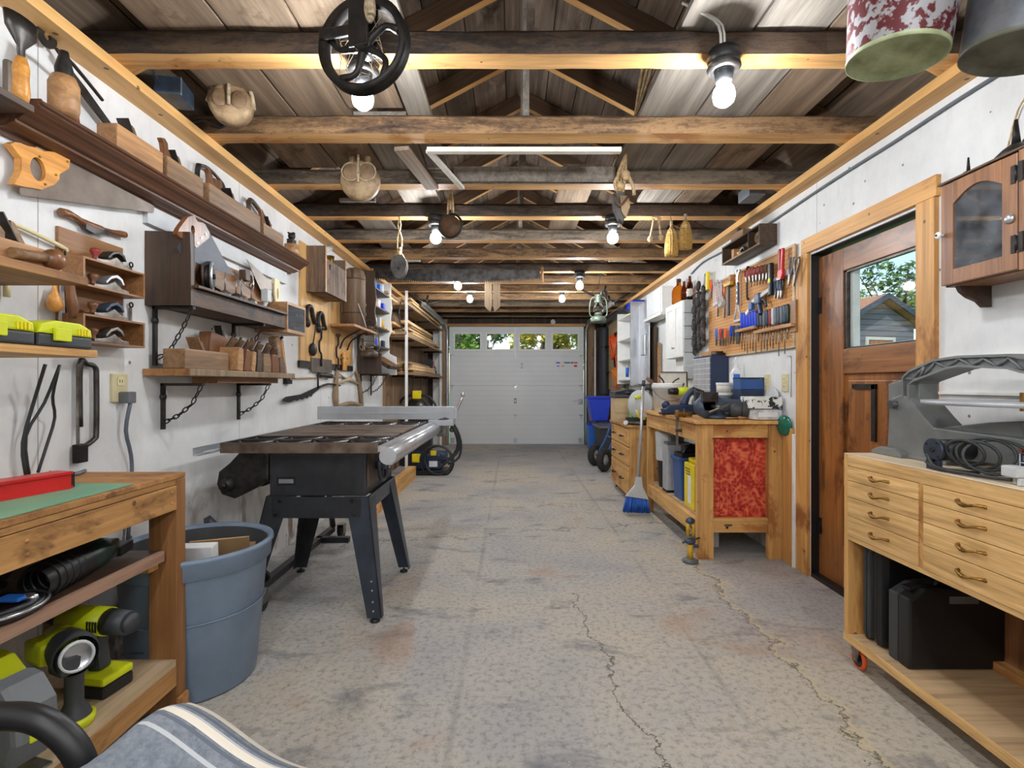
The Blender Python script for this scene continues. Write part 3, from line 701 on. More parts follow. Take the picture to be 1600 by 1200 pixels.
# ================================================================== big things on the floor
# ---- bench by the tool wall (near left)
BX, BYF, BZ = -1.09, 1.71, .807          # front edge, far end, top
t = T('workbench', 'low wooden workbench with green cutting mat and two tool shelves', 'workbench', (BX, BYF, 0))
W_ = XL-BX+.005; NE = -1.95
P('top', 'bench_x', t, B(W_, 0, NE, 0, BZ-.016, BZ, .002)); P('edge_board', 'bench_y', t, B(-.03, -.002, NE, 0, BZ-.034, BZ-.017, .002))
P('apron', 'bench_y', t, B(-.04, 0, NE, -.045, BZ-.115, BZ-.036, .002), *[S((0, -.07, BZ-.055-k*.035), .005) for k in (0, 1)], *[S((0, -.56, BZ-.06-k*.03), .005) for k in (0, 1)])
P('apron', 'bench_x', t, B(W_, -.09, -.04, -.002, BZ-.115, BZ-.018, .002))
for x0, y0 in ((-.092, -.045), (W_, -.045), (-.092, NE), (W_, NE)): P('leg', 'bench_z', t, B(x0, x0+.092, y0, y0+.045, 0, BZ-.017, .003))
P('foot_block', 'bench_x', t, B(.001, .012, -.05, .0, .01, .08, .002))
P('shelf', 'walnut', t, B(W_, -.0455, NE, -.05, .542, .56), label='dark middle shelf board'); P('shelf_edge', 'shelf_edge', t, B(-.045, -.03, NE, -.06, .530, .562))
P('shelf_cleat', 'pine', t, B(W_, -.06, -.09, -.046, .50, .54))
P('shelf', 'particle', t, B(W_, -.002, NE, -.046, .185, .205), label='chipboard bottom shelf'); P('shelf_edge', 'bench_y', t, B(-.02, 0, NE, -.046, .12, .184, .002))
ONE('cutting_mat', 'thin green cutting mat lying on the low workbench', 'mat', 'green_mat', (BX, 1.2, BZ), 0, B(-.43, -.012, -.9, .29, .0005, .0045, .001))
t = T('spirit_level', 'red box spirit level lying on the low workbench', 'level', (-1.30, 1.19, BZ+.005), math.radians(-14))
P('body', 'red', t, B(-.025, .025, -.4, .24, 0, .045, .004), B(-.03, .03, -.4, .24, .040, .047), B(-.03, .03, -.4, .24, 0, .007)); P('end_cap', 'black', t, B(-.024, .024, .24, .248, .002, .043)); P('vial', 'yellow', t, B(-.012, .012, .02, .08, .0475, .052))
# ---- grey bin
t = T('waste_bin', 'large round grey plastic bin behind the low workbench', 'waste bin', (-1.19, 1.93, 0))
H = .51
P('body', 'can_grey', t, L([(0, .012), (.19, .012), (.20, 0), (.205, .01), (.242, H-.075), (.246, H-.07), (.248, H-.03), (.24, H-.03), (.2, .03), (0, .03)], n=48))
P('rim', 'can_grey', t, L([(.243, H-.075), (.256, H-.07), (.258, H-.02), (.266, H-.012), (.264, H), (.25, H), (.242, H-.02), (.238, H-.06)], n=48), TO((0, 0, H*.55), .232, .003, (0, 0, 1), 40, 4))
P('handle', 'can_grey', t, X(RO(-60, 'Z'), B(-.05, .05, -.275, -.24, H-.10, H-.085, .004), B(-.055, -.045, -.275, -.235, H-.10, H-.03, .003), B(.045, .055, -.275, -.235, H-.10, H-.03, .003)))
P('lining', 'can_inside', t, L([(0, .033), (.197, .034), (.238, H-.05), (.240, H-.012)], n=48))
P('number_plate', 'can_inside', t, B(-.09, -.04, -.222, -.214, .2, .201))
t = T('carton', 'flattened cardboard carton standing inside the grey bin', 'box', (-1.13, 2.0, .04), math.radians(20)); P('board', 'cardboard', t, X(RO(-8, 'X'), B(-.11, .11, -.01, .01, 0, .42))); P('flap', 'cardboard', t, X(TR(0, -.02, .40) @ RO(-60, 'X'), B(-.10, .10, -.08, 0, 0, .006)))
ONE('foam_block', 'white foam block sticking up inside the grey bin', 'foam block', 'white', (-1.14, 1.90, .20), math.radians(8), X(RO(5, 'X'), B(-.075, .05, -.03, .02, 0, .315, .004)))

# ---- table saw
TY0, TY1, TXL, TXR, TZ = 2.30, 3.62, -1.31, -.60, .8355
t = T('table_saw', 'black table saw on splayed steel legs with rusty iron top', 'table saw', (-.93, 2.75, 0))
ox, oy = -.93, 2.75
bx = lambda x0, x1, y0, y1, z0, z1, b=0.: B(x0-ox, x1-ox, y0-oy, y1-oy, z0, z1, b)
P('cabinet', 'saw_black', t, bx(-1.16, -.70, 2.45, 2.98, .563, .795, .006)); P('maker_plate', 'alu', t, bx(-1.115, -1.045, 2.447, 2.45, .625, .645))
P('plate_frame', 'black', t, bx(-1.125, -1.035, 2.4485, 2.4495, .615, .655))
# two lattice wings and the solid middle
def lattice(y0, y1):
    ops = [bx(TXL, TXR, y0, y0+.012, TZ-.042, TZ), bx(TXL, TXR, y1-.012, y1, TZ-.03, TZ), bx(TXL, TXL+.012, y0, y1, TZ-.03, TZ), bx(TXR-.012, TXR, y0, y1, TZ-.03, TZ), bx(TXL, TXR, (y0+y1)/2-.008, (y0+y1)/2+.008, TZ-.03, TZ-.001)]
    n_ = 8
    for i in range(n_):
        xa = TXL+(TXR-TXL)*i/n_; xb = TXL+(TXR-TXL)*(i+1)/n_
        for ya, yb in (((y0, (y0+y1)/2)), ((y0+y1)/2, y1)):
            s_, e_ = (ya, yb) if i % 2 else (yb, ya)
            ops.append(TU([(xa-ox, s_-oy, TZ-.012), (xb-ox, e_-oy, TZ-.012)], .010, 4, smooth=1))
    return ops
P('extension_wing', 'steel_dark', t, *lattice(TY0, 2.62), label='open lattice wing facing the camera'); P('extension_wing', 'steel_dark', t, *lattice(3.32, TY1), label='open lattice wing at the far end')
P('front_lip', 'rust_steel', t, bx(TXL, TXR, TY0-.004, TY0, TZ-.046, TZ))
P('tabletop', 'rust_steel', t, bx(TXL, TXR, 2.622, 2.76, TZ-.035, TZ), bx(TXL, TXR, 2.78, 3.15, TZ-.035, TZ), bx(TXL, TXR, 3.17, 3.318, TZ-.035, TZ), bx(TXL, TXR, 2.622, 3.318, TZ-.04, TZ-.012))
P('throat_plate', 'saw_plate', t, bx(-1.12, -.80, 2.93, 3.0, TZ, TZ+.002)); P('blade_slot', 'black', t, bx(-1.07, -.86, 2.962, 2.966, TZ+.002, TZ+.0025))
def leg(x0, x1, xb0, xb1, y, yb, sy):
    """angle-iron leg: a wide face and a side face, tapering and splayed"""
    zt = .563; o_ = []
    def f(bm):
        V = lambda *p: bm.verts.new((p[0]-ox, p[1]-oy, p[2]))
        th = .006
        xo, xi = (x1, x0); bo, bi = (xb1, xb0)     # outer, inner
        for (A, Bq) in (((xi, y), (xo, y)), ((xo, y), (xo, y+sy*.10))):
            pass
        s = 1 if xo > xi else -1
        def slab(p0, p1, q0, q1, nx, ny):
            vs_ = [V(*p0), V(*p1), V(*q1), V(*q0)]
            ws = [bm.verts.new((v.co.x+nx*th, v.co.y+ny*th, v.co.z)) for v in vs_]
            fs = [bm.faces.new(vs_), bm.faces.new(ws[::-1])]+[bm.faces.new((vs_[i], ws[i], ws[(i+1) % 4], vs_[(i+1) % 4])) for i in range(4)]
            bmesh.ops.recalc_face_normals(bm, faces=fs)
        slab((xi, y, zt), (xo, y, zt), (bi, yb, .02), (bo, yb, .02), 0, sy)
        slab((xo, y, zt), (xo, y+sy*.12, zt), (bo, yb, .02), (bo, yb+sy*.035, .02), -s, 0)
    return f
for k, (a, sx) in enumerate((('r', 1), ('l', -1))):
    for y, yb, sy in ((2.445, 2.36, 1), (2.985, 3.02, -1)):
        if sx > 0: g = leg(-.80, -.685, -.668, -.60, y, yb, sy)
        else: g = leg(-1.06, -1.175, -1.21, -1.275, y, yb, sy)
        bxx = -.635 if sx > 0 else -1.24
        lg = P('leg', 'saw_blue' if sx > 0 else 'saw_black', t, g)  # room-side legs bluer: the light falling on them put into the colour
        for op_ in [Y(((bxx-ox)-sx*.022*((z)/.2), yb-oy-sy*.002+(y-yb)*z/.56, z), ((bxx-ox)-sx*.022*(z/.2), yb-oy-sy*.004+(y-yb)*z/.56, z), .0045, n=8) for z in (.05, .09, .14, .18)]: P('bolt_hole', 'alu', lg, op_)
        P('foot', 'black', lg, L([(.006, .02), (.006, .012), (.022, .01), (.024, 0), (0, 0)], (bxx-ox, yb-oy+sy*.015, 0), n=12))
P('stretcher', 'saw_black', t, bx(-1.14, -.72, 2.43, 2.437, .463, .563)); P('stretcher', 'saw_black', t, bx(-1.14, -.72, 2.985, 2.992, .463, .563))
P('stretcher', 'saw_blue', t, bx(-.69, -.683, 2.46, 2.97, .49, .563)); P('stretcher', 'saw_black', t, bx(-1.177, -1.17, 2.46, 2.97, .49, .563))  # room-side stretcher in the same paler colour, its light painted in
for x, z in ((-1.10, .545), (-1.12, .48), (-.76, .545), (-.745, .48)): P('bolt', 'black', t, Y((x-ox, 2.43-oy, z), (x-ox, 2.42-oy, z), .008, n=6))
hw = P('handwheel', 'saw_blue', t, TO((.27, -.13, .685), .075, .011, (1, 0, 0), 28, 8), Y((.235, -.13, .685), (.285, -.13, .685), .02), *[Y((.268, -.13, .685), (.268, -.13+.072*math.cos(a), .685+.072*math.sin(a)), .008) for a in (.5, 2.6, 4.7)])
P('knob', 'black', hw, Y((.28, -.08, .73), (.31, -.08, .73), .011))
P('control_plate', 'rust_steel', t, bx(-.70, -.695, 2.48, 2.95, .60, .79)); P('tilt_wheel', 'chrome', t, TO((.245, .10, .69), .05, .008, (1, 0, 0)), Y((.23, .10, .69), (.255, .10, .69), .015))
t2 = t
P('front_rail', 'alu', t, Y((-.547-ox, 2.26-oy, .782), (-.547-ox, 3.95-oy, .782), .036, n=28), bx(-.592, -.560, 2.26, 3.95, .80, .826), bx(-.556, -.53, 2.26, 3.95, .742, .750))
P('rail_cap', 'fence_grey', t, Y((-.547-ox, 2.25-oy, .782), (-.547-ox, 2.26-oy, .782), .037, n=28))
P('rear_rail', 'alu', t, bx(-1.372, -1.35, 2.2, 3.9, .79, .795), bx(-1.372, -1.367, 2.2, 3.9, .795, .825), bx(-1.352, -1.31, 2.24, 3.9, .80, .805))
P('fence', 'fence_grey', t, bx(-1.416, -.42, 3.72, 3.775, .842, .936, .004), bx(-1.416, -.42, 3.716, 3.72, .884, .888), bx(-.60, -.42, 3.66, 3.83, .80, .842, .004), bx(-.42, -.40, 3.715, 3.78, .85, .925, .003))
P('fence_lever', 'chrome', t, TU([(-.43-ox, 3.75-oy, .86), (-.40-ox, 3.75-oy, .92), (-.365-ox, 3.75-oy, 1.0)], .010), S((-.36-ox, 3.75-oy, 1.02), .017)); P('fence_clamp', 'steel', t, bx(-.545, -.48, 3.70, 3.80, .72, .80, .006), S((-.44-ox, 3.75-oy, .765), .02))
# motor and belt guard hanging off the back
P('motor', 'saw_black', t, Y((-1.24-ox, 2.52-oy, .665), (-1.24-ox, 2.86-oy, .665), .07, n=22), bx(-1.30, -1.15, 2.55, 2.85, .70, .73, .004))
P('belt_guard', 'iron', t, PR([(-.235, .76), (-.30, .80), (-.36, .79), (-.425, .72), (-.475, .68), (-.485, .62), (-.46, .57), (-.40, .55), (-.30, .60), (-.235, .64)], 'xz', -.30, -.23, bev=.01), L([(0, -.33), (.03, -.33), (.035, -.30)], (-.43, 0, .62), (0, 1, 0), 16), S((-.43, -.335, .62), .014))
# rolling base behind
t = T('mobile_base', 'black steel rolling base behind the table saw legs', 'rolling base', (-1.28, 3.1, 0))
P('frame', 'saw_black', t, B(-.02, .02, -.85, .55, .05, .085), TU([(-.12, -.75, .48), (0, -.42, .09)], .022, 4, smooth=1), TU([(.02, .5, .1), (.05, .35, .35)], .02, 4, smooth=1), B(-.02, .20, .28, .32, .05, .085))
for y in (-.62, .55):
    w_ = P('caster', 'black', t, Y((-.03+.08, y, .048), (.0+.08, y, .048), .046, n=18)); P('caster_fork', 'steel', w_, B(.042, .047, y-.03, y+.03, .04, .10), B(.082, .087, y-.03, y+.03, .04, .10), B(.042, .087, y-.03, y+.03, .098, .104))
ONE('power_cable', 'black cable looped over the far end of the saw rail', 'cable', 'cord', (-.45, 3.75, 0), 0, TU([(-.13, -.05, .80), (-.06, -.08, .845), (0, -.06, .82), (.05, -.02, .72), (.06, 0, .62), (.0, .0, .55), (-.06, 0, .50)], .009), TU([(-.11, 0, .80), (-.04, -.03, .85), (.03, -.02, .80), (.075, 0, .68), (.06, .02, .56), (-.02, .02, .51)], .009), TU([(-.12, .02, .76), (0, .0, .80), (.05, .01, .66), (0, .02, .56), (-.10, .02, .54)], .008))

# ---- things on the floor beyond the saw
t = T('corded_tool', 'blue and yellow power tool in coiled black cord on the floor beyond the saw', 'power tool', (-1.0, 6.3, 0))
P('body', 'navy', t, B(-.16, .14, -.12, .12, .06, .26, .03), Y((-.22, 0, .2), (.2, 0, .2), .08)); P('base', 'black', t, B(-.2, .2, -.15, .15, 0, .06, .01)); P('switch_box', 'yellow', t, B(-.2, -.1, -.17, -.12, .16, .26, .01), B(.02, .09, -.16, -.12, .24, .3, .01)); P('label', 'white', t, B(.0, .1, -.125, -.121, .10, .17))
P('cord', 'cord', t, TO((.1, -.16, .17), .2, .014, (0, 1, .2), 26, 6), TO((.12, -.19, .19), .17, .014, (.2, 1, 0), 26, 6))
ONE('timber_sill', 'orange timber lying along the floor beside the saw', 'timber', 'pine_y', (-1.17, 4.1, 0), 0, B(-.04, .045, 0, 1.9, .0, .14, .004))
t = T('plunge_router', 'yellow-topped tool with two black loop handles before the barn boards', 'power tool', (-1.28, 6.9, .75)); P('body', 'yellow', t, B(-.055, .055, -.05, .05, .15, .26, .01)); P('handle', 'black', t, TU([(-.06, 0, .2), (-.17, 0, .17), (-.24, 0, .08), (-.26, 0, 0)], .016), TU([(.06, 0, .2), (.17, 0, .17), (.24, 0, .08), (.26, 0, 0)], .016)); P('stand', 'black', t, B(-.2, .2, -.06, .06, -.75, .0, .01)); P('hood', 'steel_dark', t, L([(0, .16), (.1, .14), (.19, .05), (.2, 0), (0, 0)]))

# ---- workbench by the door
WX, WY0, WY1, WZ = 1.165, 3.21, 4.44, .871
t = T('workbench', 'pine workbench with red chipboard end panel by the door', 'workbench', (1.45, 3.8, 0)); ox, oy = 1.45, 3.8
P('top', 'pine_y', t, bx(WX-.02, XR-.003, WY0-.03, WY1+.02, WZ-.022, WZ, .003))
for x0, y0 in ((WX, WY0), (XR-.10, WY0), (WX, WY1-.05), (XR-.10, WY1-.05)):
    P('leg', 'pine_z', t, bx(x0, x0+(.10 if y0 == WY0 else .05), y0, y0+.045, 0, WZ-.024, .004))
P('apron', 'pine', t, bx(WX+.10, XR-.10, WY0+.01, WY0+.045, WZ-.11, WZ-.024, .003)); P('apron', 'pine_y', t, bx(WX, WX+.04, WY0+.046, WY1-.052, WZ-.135, WZ-.024, .003))
P('rail', 'pine', t, bx(WX+.10, XR-.10, WY0+.01, WY0+.045, .165, .255, .003)); P('rail', 'pine_y', t, bx(WX, WX+.04, WY0+.046, WY1-.052, .14, .24, .003))
P('lower_shelf', 'ply_pale', t, bx(WX+.041, XR-.01, WY0+.046, WY1, .24, .255))
P('end_panel', 'osb_red', t, bx(WX+.06, XR-.08, WY0+.046, WY0+.056, .24, WZ-.10), label='red painted chipboard panel')
P('panel_seam', 'dark_red', t, bx(WX+.155, WX+.158, WY0+.0455, WY0+.046, .25, WZ-.10))
P('rear_panel', 'walnut', t, bx(XR-.02, XR-.005, WY0+.06, WY1, .26, .84)); P('stamp', 'black', t, bx(1.335, 1.385, WY0+.0085, WY0+.01, .212, .217), bx(1.335, 1.38, WY0+.0085, WY0+.01, .205, .209), bx(1.345, 1.36, WY0+.0085, WY0+.01, .19, .203))
ONE('pine_board', 'pine board standing against the wall between bench and door', 'board', 'trim_z', (XR-.022, 3.14, 0), 0, B(-.0, .02, -.045, .055, 0, .83, .002))
ONE('pine_board', 'short white-painted board at the foot of the door casing', 'board', 'cab_white', (XR-.028, 3.065, 0), 0, B(0, .025, -.012, .015, 0, .80, .003))
ONE('foam_block', 'white block lying under the red end of the pine workbench', 'foam block', 'slat_grey', (1.36, 3.5, 0), 0, B(-.035, .035, -.05, .3, 0, .13, .004))
# things on its lower shelf
z0 = .256
t = T('column_heater', 'black and light grey column heater at the far end of the bench shelf', 'heater', (1.30, 4.22, z0)); P('body', 'black', t, L([(0, 0), (.085, 0), (.09, .02), (.105, .40), (0, .40)], n=24)); P('cover', 'slat_grey', t, L([(.107, .22), (.113, .40), (.116, .445), (.10, .455), (0, .455)], n=24), PR([(-.05, .18), (.05, .18), (.08, .28), (-.08, .28)], 'xz', -.112, -.10))
t = T('metal_box', 'light grey metal box on the bench shelf beside the heater', 'box', (1.29, 4.03, z0)); P('body', 'fence_grey', t, B(-.09, .10, -.06, .06, 0, .37, .01)); P('top_panel', 'grey_mid', t, B(-.08, .09, -.05, .05, .371, .39), B(-.05, .05, -.03, .03, .39, .43)); P('foot', 'black', t, B(-.09, .1, -.06, .06, -.0, .02))
t = T('storage_tub', 'blue plastic tub on the bench shelf beside the yellow box', 'tub', (1.31, 3.78, z0)); P('body', 'bin_blue', t, PR([(-.085, 0), (.085, 0), (.10, .30), (-.10, .30)], 'xz', -.09, .09, bev=.008)); P('rim', 'bin_blue', t, B(-.112, .112, -.1, .1, .29, .31, .004)); P('contents', 'black', t, B(-.09, .09, -.08, .08, .30, .34, .01), B(-.05, .06, -.04, .05, .34, .40, .01), TU([(-.07, -.05, .33), (0, -.03, .40), (.07, 0, .34)], .012))
t = T('hardware_box', 'yellow box with white stripe on the bench shelf, nearest the red panel', 'box', (1.31, 3.50, z0)); P('body', 'yellow', t, B(-.10, .12, -.10, .10, 0, .30, .006)); P('lid', 'yellow', t, B(-.07, .125, -.105, .105, .302, .33, .01)); P('label', 'white', t, B(-.1015, -.1005, -.04, .02, .03, .22)); P('lettering', 'black', t, *[B(-.103, -.1005, -.02, .07-k*.008, .26-k*.018, .265-k*.018) for k in range(3)])
t = T('work_bag', 'black cloth bag slumped behind the yellow box', 'bag', (1.42, 3.64, z0)); P('body', 'black_matte', t, S((0, 0, .18), (.10, .10, .20)), S((-.06, -.03, .30), (.07, .08, .10))); P('fold', 'grey_dark', t, TU([(-.12, -.08, .30), (-.08, -.03, .38), (0, 0, .40)], .02))
# bar clamp hanging from the edge
t = T('bar_clamp', 'steel bar clamp gripping the long edge of the pine workbench', 'clamp', (WX-.03, 3.52, WZ)); P('bar', 'steel', t, B(-.006, .006, -.01, .01, -.20, .05)); P('jaw', 'brass', t, B(-.01, .10, -.014, .014, .004, .035, .004), B(-.012, .012, -.018, .018, .0, .05, .004)); P('screw', 'steel_dark', t, Y((.05, 0, .0), (.05, 0, .06), .006), B(-.01, .06, -.012, .012, -.10, -.08, .003))
t = T('pipe_clamp', 'yellow and blue pipe clamp standing on the floor at the bench corner', 'clamp', (1.10, 3.16, 0)); P('foot', 'grey_mid', t, L([(0, 0), (.045, 0), (.05, .015), (.03, .025), (0, .03)])); P('pipe', 'mustard', t, Y((0, 0, .02), (0, 0, .11), .018), Y((-.015, 0, .16), (-.015, 0, .25), .011), Y((.018, 0, .16), (.018, 0, .25), .011)); P('jaw', 'vise', t, S((0, 0, .13), (.035, .02, .02)), S((.0, 0, .255), (.03, .02, .022)), B(-.005, .05, -.01, .01, .09, .11, .004)); P('screw_bar', 'steel', t, Y((-.05, 0, .12), (.06, 0, .15), .006), TU([(-.01, 0, .17), (.02, 0, .2), (-.01, 0, .23)], .008))

# ---- drawer chest on casters further along
CX, CY0, CY1, CZ = 1.077, 4.76, 5.56, .713
t = T('drawer_chest', 'three-drawer wooden chest on casters beyond the pine workbench', 'chest', (CX, CY0, 0)); D_ = .42
P('body', 'pine_z', t, B(.018, D_, .0, CY1-CY0, .05, CZ-.02, .003)); P('top', 'bench_y', t, B(-.015, D_+.01, -.02, CY1-CY0+.02, CZ-.02, CZ, .003))
for z0_, z1_ in ((.515, .68), (.335, .505), (.06, .325)):
    d = P('drawer', 'pine_y', t, B(0, .018, .012, CY1-CY0-.012, z0_, z1_, .004))
    for y in (.22, .58): P('handle', 'iron', d, TU([(0, y-.05, (z0_+z1_)/2), (-.03, y-.03, (z0_+z1_)/2), (-.03, y+.03, (z0_+z1_)/2), (0, y+.05, (z0_+z1_)/2)], .006, 6))
for x in (.05, .37):
    for y in (.06, .74): P('caster', 'black', t, Y((x-.012, y, .025), (x+.012, y, .025), .025))
# broom
t = T('broom', 'angled broom with blue bristles leaning on the drawer chest', 'broom', (1.06, 4.30, 0))
lean = .015
P('pole', 'alu', t, Y((.0, 0, .30), (.06, .06, 1.10), .013)); P('cap', 'slat_grey', t, PR([(-.02, .32), (.025, .32), (.035, .24), (.085, .13), (-.105, .16), (-.03, .25)], 'xz', -.02, .02, bev=.006))
def bris(bm):
    r = random.Random(5)
    for _ in range(420):
        u = r.random(); x0 = -.10+.185*u; z0 = .155-.03*u; y = r.uniform(-.018, .018); x1 = x0*1.22+r.gauss(0, .004)-.005
        TU([(x0, y, z0), (x1, y*1.6, .012+u*-.01+r.uniform(0, .012)+.012)], .0022, 3, smooth=1)(bm)
P('bristles', 'bristle', t, bris); P('grip', 'grey_dark', t, Y((.058, .058, 1.08), (.062, .062, 1.13), .015))

# ---- oak cabinet on casters (near right)
KX, KY1, KY0, KZ = 1.31, 2.02, 1.20, .829
t = T('drawer_cabinet', 'oak rolling cabinet with eight brass-handled drawers and open shelf', 'cabinet', (KX, KY1, 0)); KD = XR-KX-.01; LN = KY1-KY0
P('top', 'top_pale', t, B(0, KD, -LN, 0, KZ-.004, KZ, .001), label='pale plywood top'); P('apron', 'oak_y', t, B(0, .018, -LN+.0225, -.0225, KZ-.047, KZ-.005, .001), B(.02, KD, -LN+.0225, -.0225, KZ-.03, KZ-.005))
P('side_panel', 'pine_z', t, B(0, KD, -.022, 0, .095, KZ-.005, .001)); P('side_panel', 'pine_z', t, B(0, KD, -LN, -LN+.022, .095, KZ-.005, .001))
P('divider', 'pine_z', t, B(.001, KD, KY0+.448-KY1+.0, KY0+.430-KY1, .50, KZ-.047)); P('rail', 'oak_y', t, B(0, .02, -LN+.022, -.022, .495, .512, .001)); P('drawer_floor', 'ply_pale', t, B(.02, KD, -LN+.02, -.02, .50, .51))
P('shelf', 'ply_pale', t, B(0, KD, -LN+.022, -.022, .098, .124)); P('shelf_edge', 'oak_y', t, B(-.004, .0, -LN, 0, .095, .128, .002)); P('back_panel', 'cab_wood', t, B(KD-.02, KD-.005, -LN+.02, -.02, .125, .495)); P('back_rail', 'pine_y', t, B(KD-.06, KD-.02, -LN+.02, -.02, .125, .155))
DR = [(.727, .780), (.662, .725), (.590, .660), (.513, .588)]
for (ya, yb), hy in (((-.37, -.024), -.20), ((-LN+.024, -.392), -.564)):
    for k, (a, b_) in enumerate(DR):
        d = P('drawer', 'oak_y', t, B(-.003, .016, ya, yb, a, b_, .0015)); z = (a+b_)/2+.002
        P('handle', 'brass', d, TU([(-.002, hy-.042, z+.004), (-.02, hy-.032, z+.006), (-.026, hy, z-.001), (-.02, hy+.032, z+.006), (-.002, hy+.042, z+.004)], [.005, .004, .0065, .004, .005], 8), S((-.003, hy-.042, z+.004), .006, 8), S((-.003, hy+.042, z+.004), .006, 8))
for x, y in ((.03, -.045), (KD-.05, -.05), (.03, -LN+.05), (KD-.05, -LN+.05)):
    w_ = P('caster', 'orange', t, TO((x, y, .040), .031, .009, (1, 0, 0), 22, 8)); P('hub', 'black', w_, Y((x-.008, y, .04), (x+.008, y, .04), .029, n=18)); P('fork', 'steel', w_, PR([(y-.026, .094), (y+.026, .094), (y+.010, .03), (y-.010, .03)], 'yz', x-.018, x-.013), PR([(y-.026, .094), (y+.026, .094), (y+.010, .03), (y-.010, .03)], 'yz', x+.013, x+.018), Y((x-.022, y, .04), (x+.022, y, .04), .006, n=8))
# cases on its shelf
t = T('tool_case', 'tall black hard case with blue latch at the back of the cabinet shelf', 'case', (1.52, 1.93, .126)); P('shell', 'black', t, X(TR(0, 0, 0), B(-.17, .17, -.058, -.002, 0, .36, .03))); P('lid', 'grey_dark', t, B(-.172, .17, .002, .05, 0, .365, .03)); P('latch', 'blue_light', t, B(-.14, -.06, -.025, .02, .355, .378, .006)); P('handle', 'black', t, TU([(-.06, 0, .36), (-.05, 0, .385), (.06, 0, .385), (.07, 0, .36)], .009))
t = T('tool_case', 'smaller black hard case in front on the cabinet shelf', 'case', (1.52, 1.80, .126))
case_pr = [(-.165, .0), (.165, .0), (.165, .22), (.10, .275), (-.07, .275), (-.11, .27), (-.165, .235)]
P('shell', 'black', t, PR(case_pr, 'xz', -.055, -.003, bev=.008)); P('lid', 'grey_dark', t, PR(case_pr, 'xz', .001, .045, bev=.008)); P('latch', 'black', t, X(TR(-.115, -.01, .262) @ RO(-12, 'Y'), B(-.03, .03, -.02, .02, 0, .012, .004))); P('handle', 'black', t, TU([(-.05, -.02, .27), (-.03, -.02, .295), (.06, -.02, .295), (.09, -.02, .27)], .008)); P('label', 'grey_mid', t, B(-.03, .07, -.0568, -.0555, .225, .25))

# ---- scroll saw on the cabinet
SX_, SY_, SZ_ = 1.50, 1.60, KZ+.001
t = T('scroll_saw', 'grey cast scroll saw with arched arm standing on the oak cabinet', 'scroll saw', (SX_, SY_, SZ_))
def q(px, py, xw=1.44):
    y = F*xw/(px-800); return (y-SY_, ZP(py, y)-SZ_)
body = [q(1384, 703), q(1387, 640), q(1392, 622), q(1406, 616), q(1418, 622), q(1440, 650), q(1456, 668), q(1500, 674), q(1575, 683), q(1640, 694), (q(1640, 694)[0], .012), (q(1552, 745)[0], .012), (q(1552, 745)[0], .03), (q(1450, 712)[0], .03), (q(1444, 712)[0], .0), (q(1384, 703)[0], .0)]
P('body', 'saw_grey', t, PR(body, 'yz', -.055, .055, bev=.005))
P('shroud', 'saw_grey', t, PR([q(1448, 668), q(1526, 660), q(1571, 658), q(1578, 684), q(1500, 680)], 'yz', -.02, .05, bev=.004))
P('foot', 'saw_grey', t, PR([(q(1371, 706)[0], 0), (q(1371, 706)[0], .012), (q(1384, 695)[0], .03), (q(1408, 700)[0], .03), (q(1418, 706)[0], .012), (q(1418, 706)[0], 0)], 'yz', -.085, -.056, bev=.003), B(-.06, .16, .1, .44, 0, .012, .003))
arm_o = [q(1408, 622), q(1408, 590), q(1418, 580), q(1456, 563), q(1494, 557.5), q(1571, 555), q(1610, 562), q(1660, 575)]
arm_i = [q(1660, 590), q(1592, 581), q(1571, 575), q(1494, 571.5), q(1475, 575.5), q(1424, 595), q(1417, 601), q(1417, 626)]
P('arm', 'saw_grey', t, PR(arm_o+arm_i, 'yz', -.046, -.040), PR(arm_o+arm_i, 'yz', .030, .036), RB(arm_o, -.056, .043, .008), RB(arm_i, -.056, .043, .007))
P('arm_rib', 'grey_mid', t, *[TU([(-.050, a[0], a[1]), (-.050, b_[0], b_[1])], .005, 4, smooth=1) for a, b_ in [(q(x0, y0), q(x1, y1)) for x0, y0, x1, y1 in ((1412, 592, 1432, 592), (1414, 600, 1440, 572), (1432, 592, 1440, 572), (1440, 586, 1456, 566), (1456, 565, 1475, 575), (1475, 575, 1494, 560), (1494, 560, 1513, 572), (1513, 572, 1532, 560), (1532, 560, 1552, 573), (1552, 573, 1571, 559), (1571, 559, 1592, 578))]])
P('neck', 'saw_grey', t, PR([q(1400, 600, 1.5), q(1450, 584, 1.5), q(1474, 577, 1.5), q(1458, 590, 1.5), q(1449, 600, 1.5), q(1449, 640, 1.5), q(1474, 660, 1.5), q(1450, 664, 1.5), q(1400, 628, 1.5)], 'yz', -.03, .04, bev=.004))
P('knob', 'grey_dark', t, Y((-.075, q(1397, 632)[0], q(1397, 632)[1]), (-.02, q(1397, 632)[0], q(1397, 632)[1]), .016, n=10))
P('blade_clamp', 'brass', t, B(-.008, .006, -.105, -.095, .19, .245))
ty = F*1.5/669-SY_
P('saw_table', 'fence_grey', t, PR(circle(-.02, -.06, .15, 30, .255), 'xy', 1.034-SZ_, 1.047-SZ_, True)); P('table_post', 'steel_dark', t, B(-.02, .03, -.35, -.27, .10, 1.034-SZ_, .004)); P('table_arm', 'saw_grey', t, PR([q(1571, 660), q(1600, 656), q(1640, 660), q(1640, 690), q(1578, 684)], 'yz', -.02, .06, bev=.004))
mz = .062
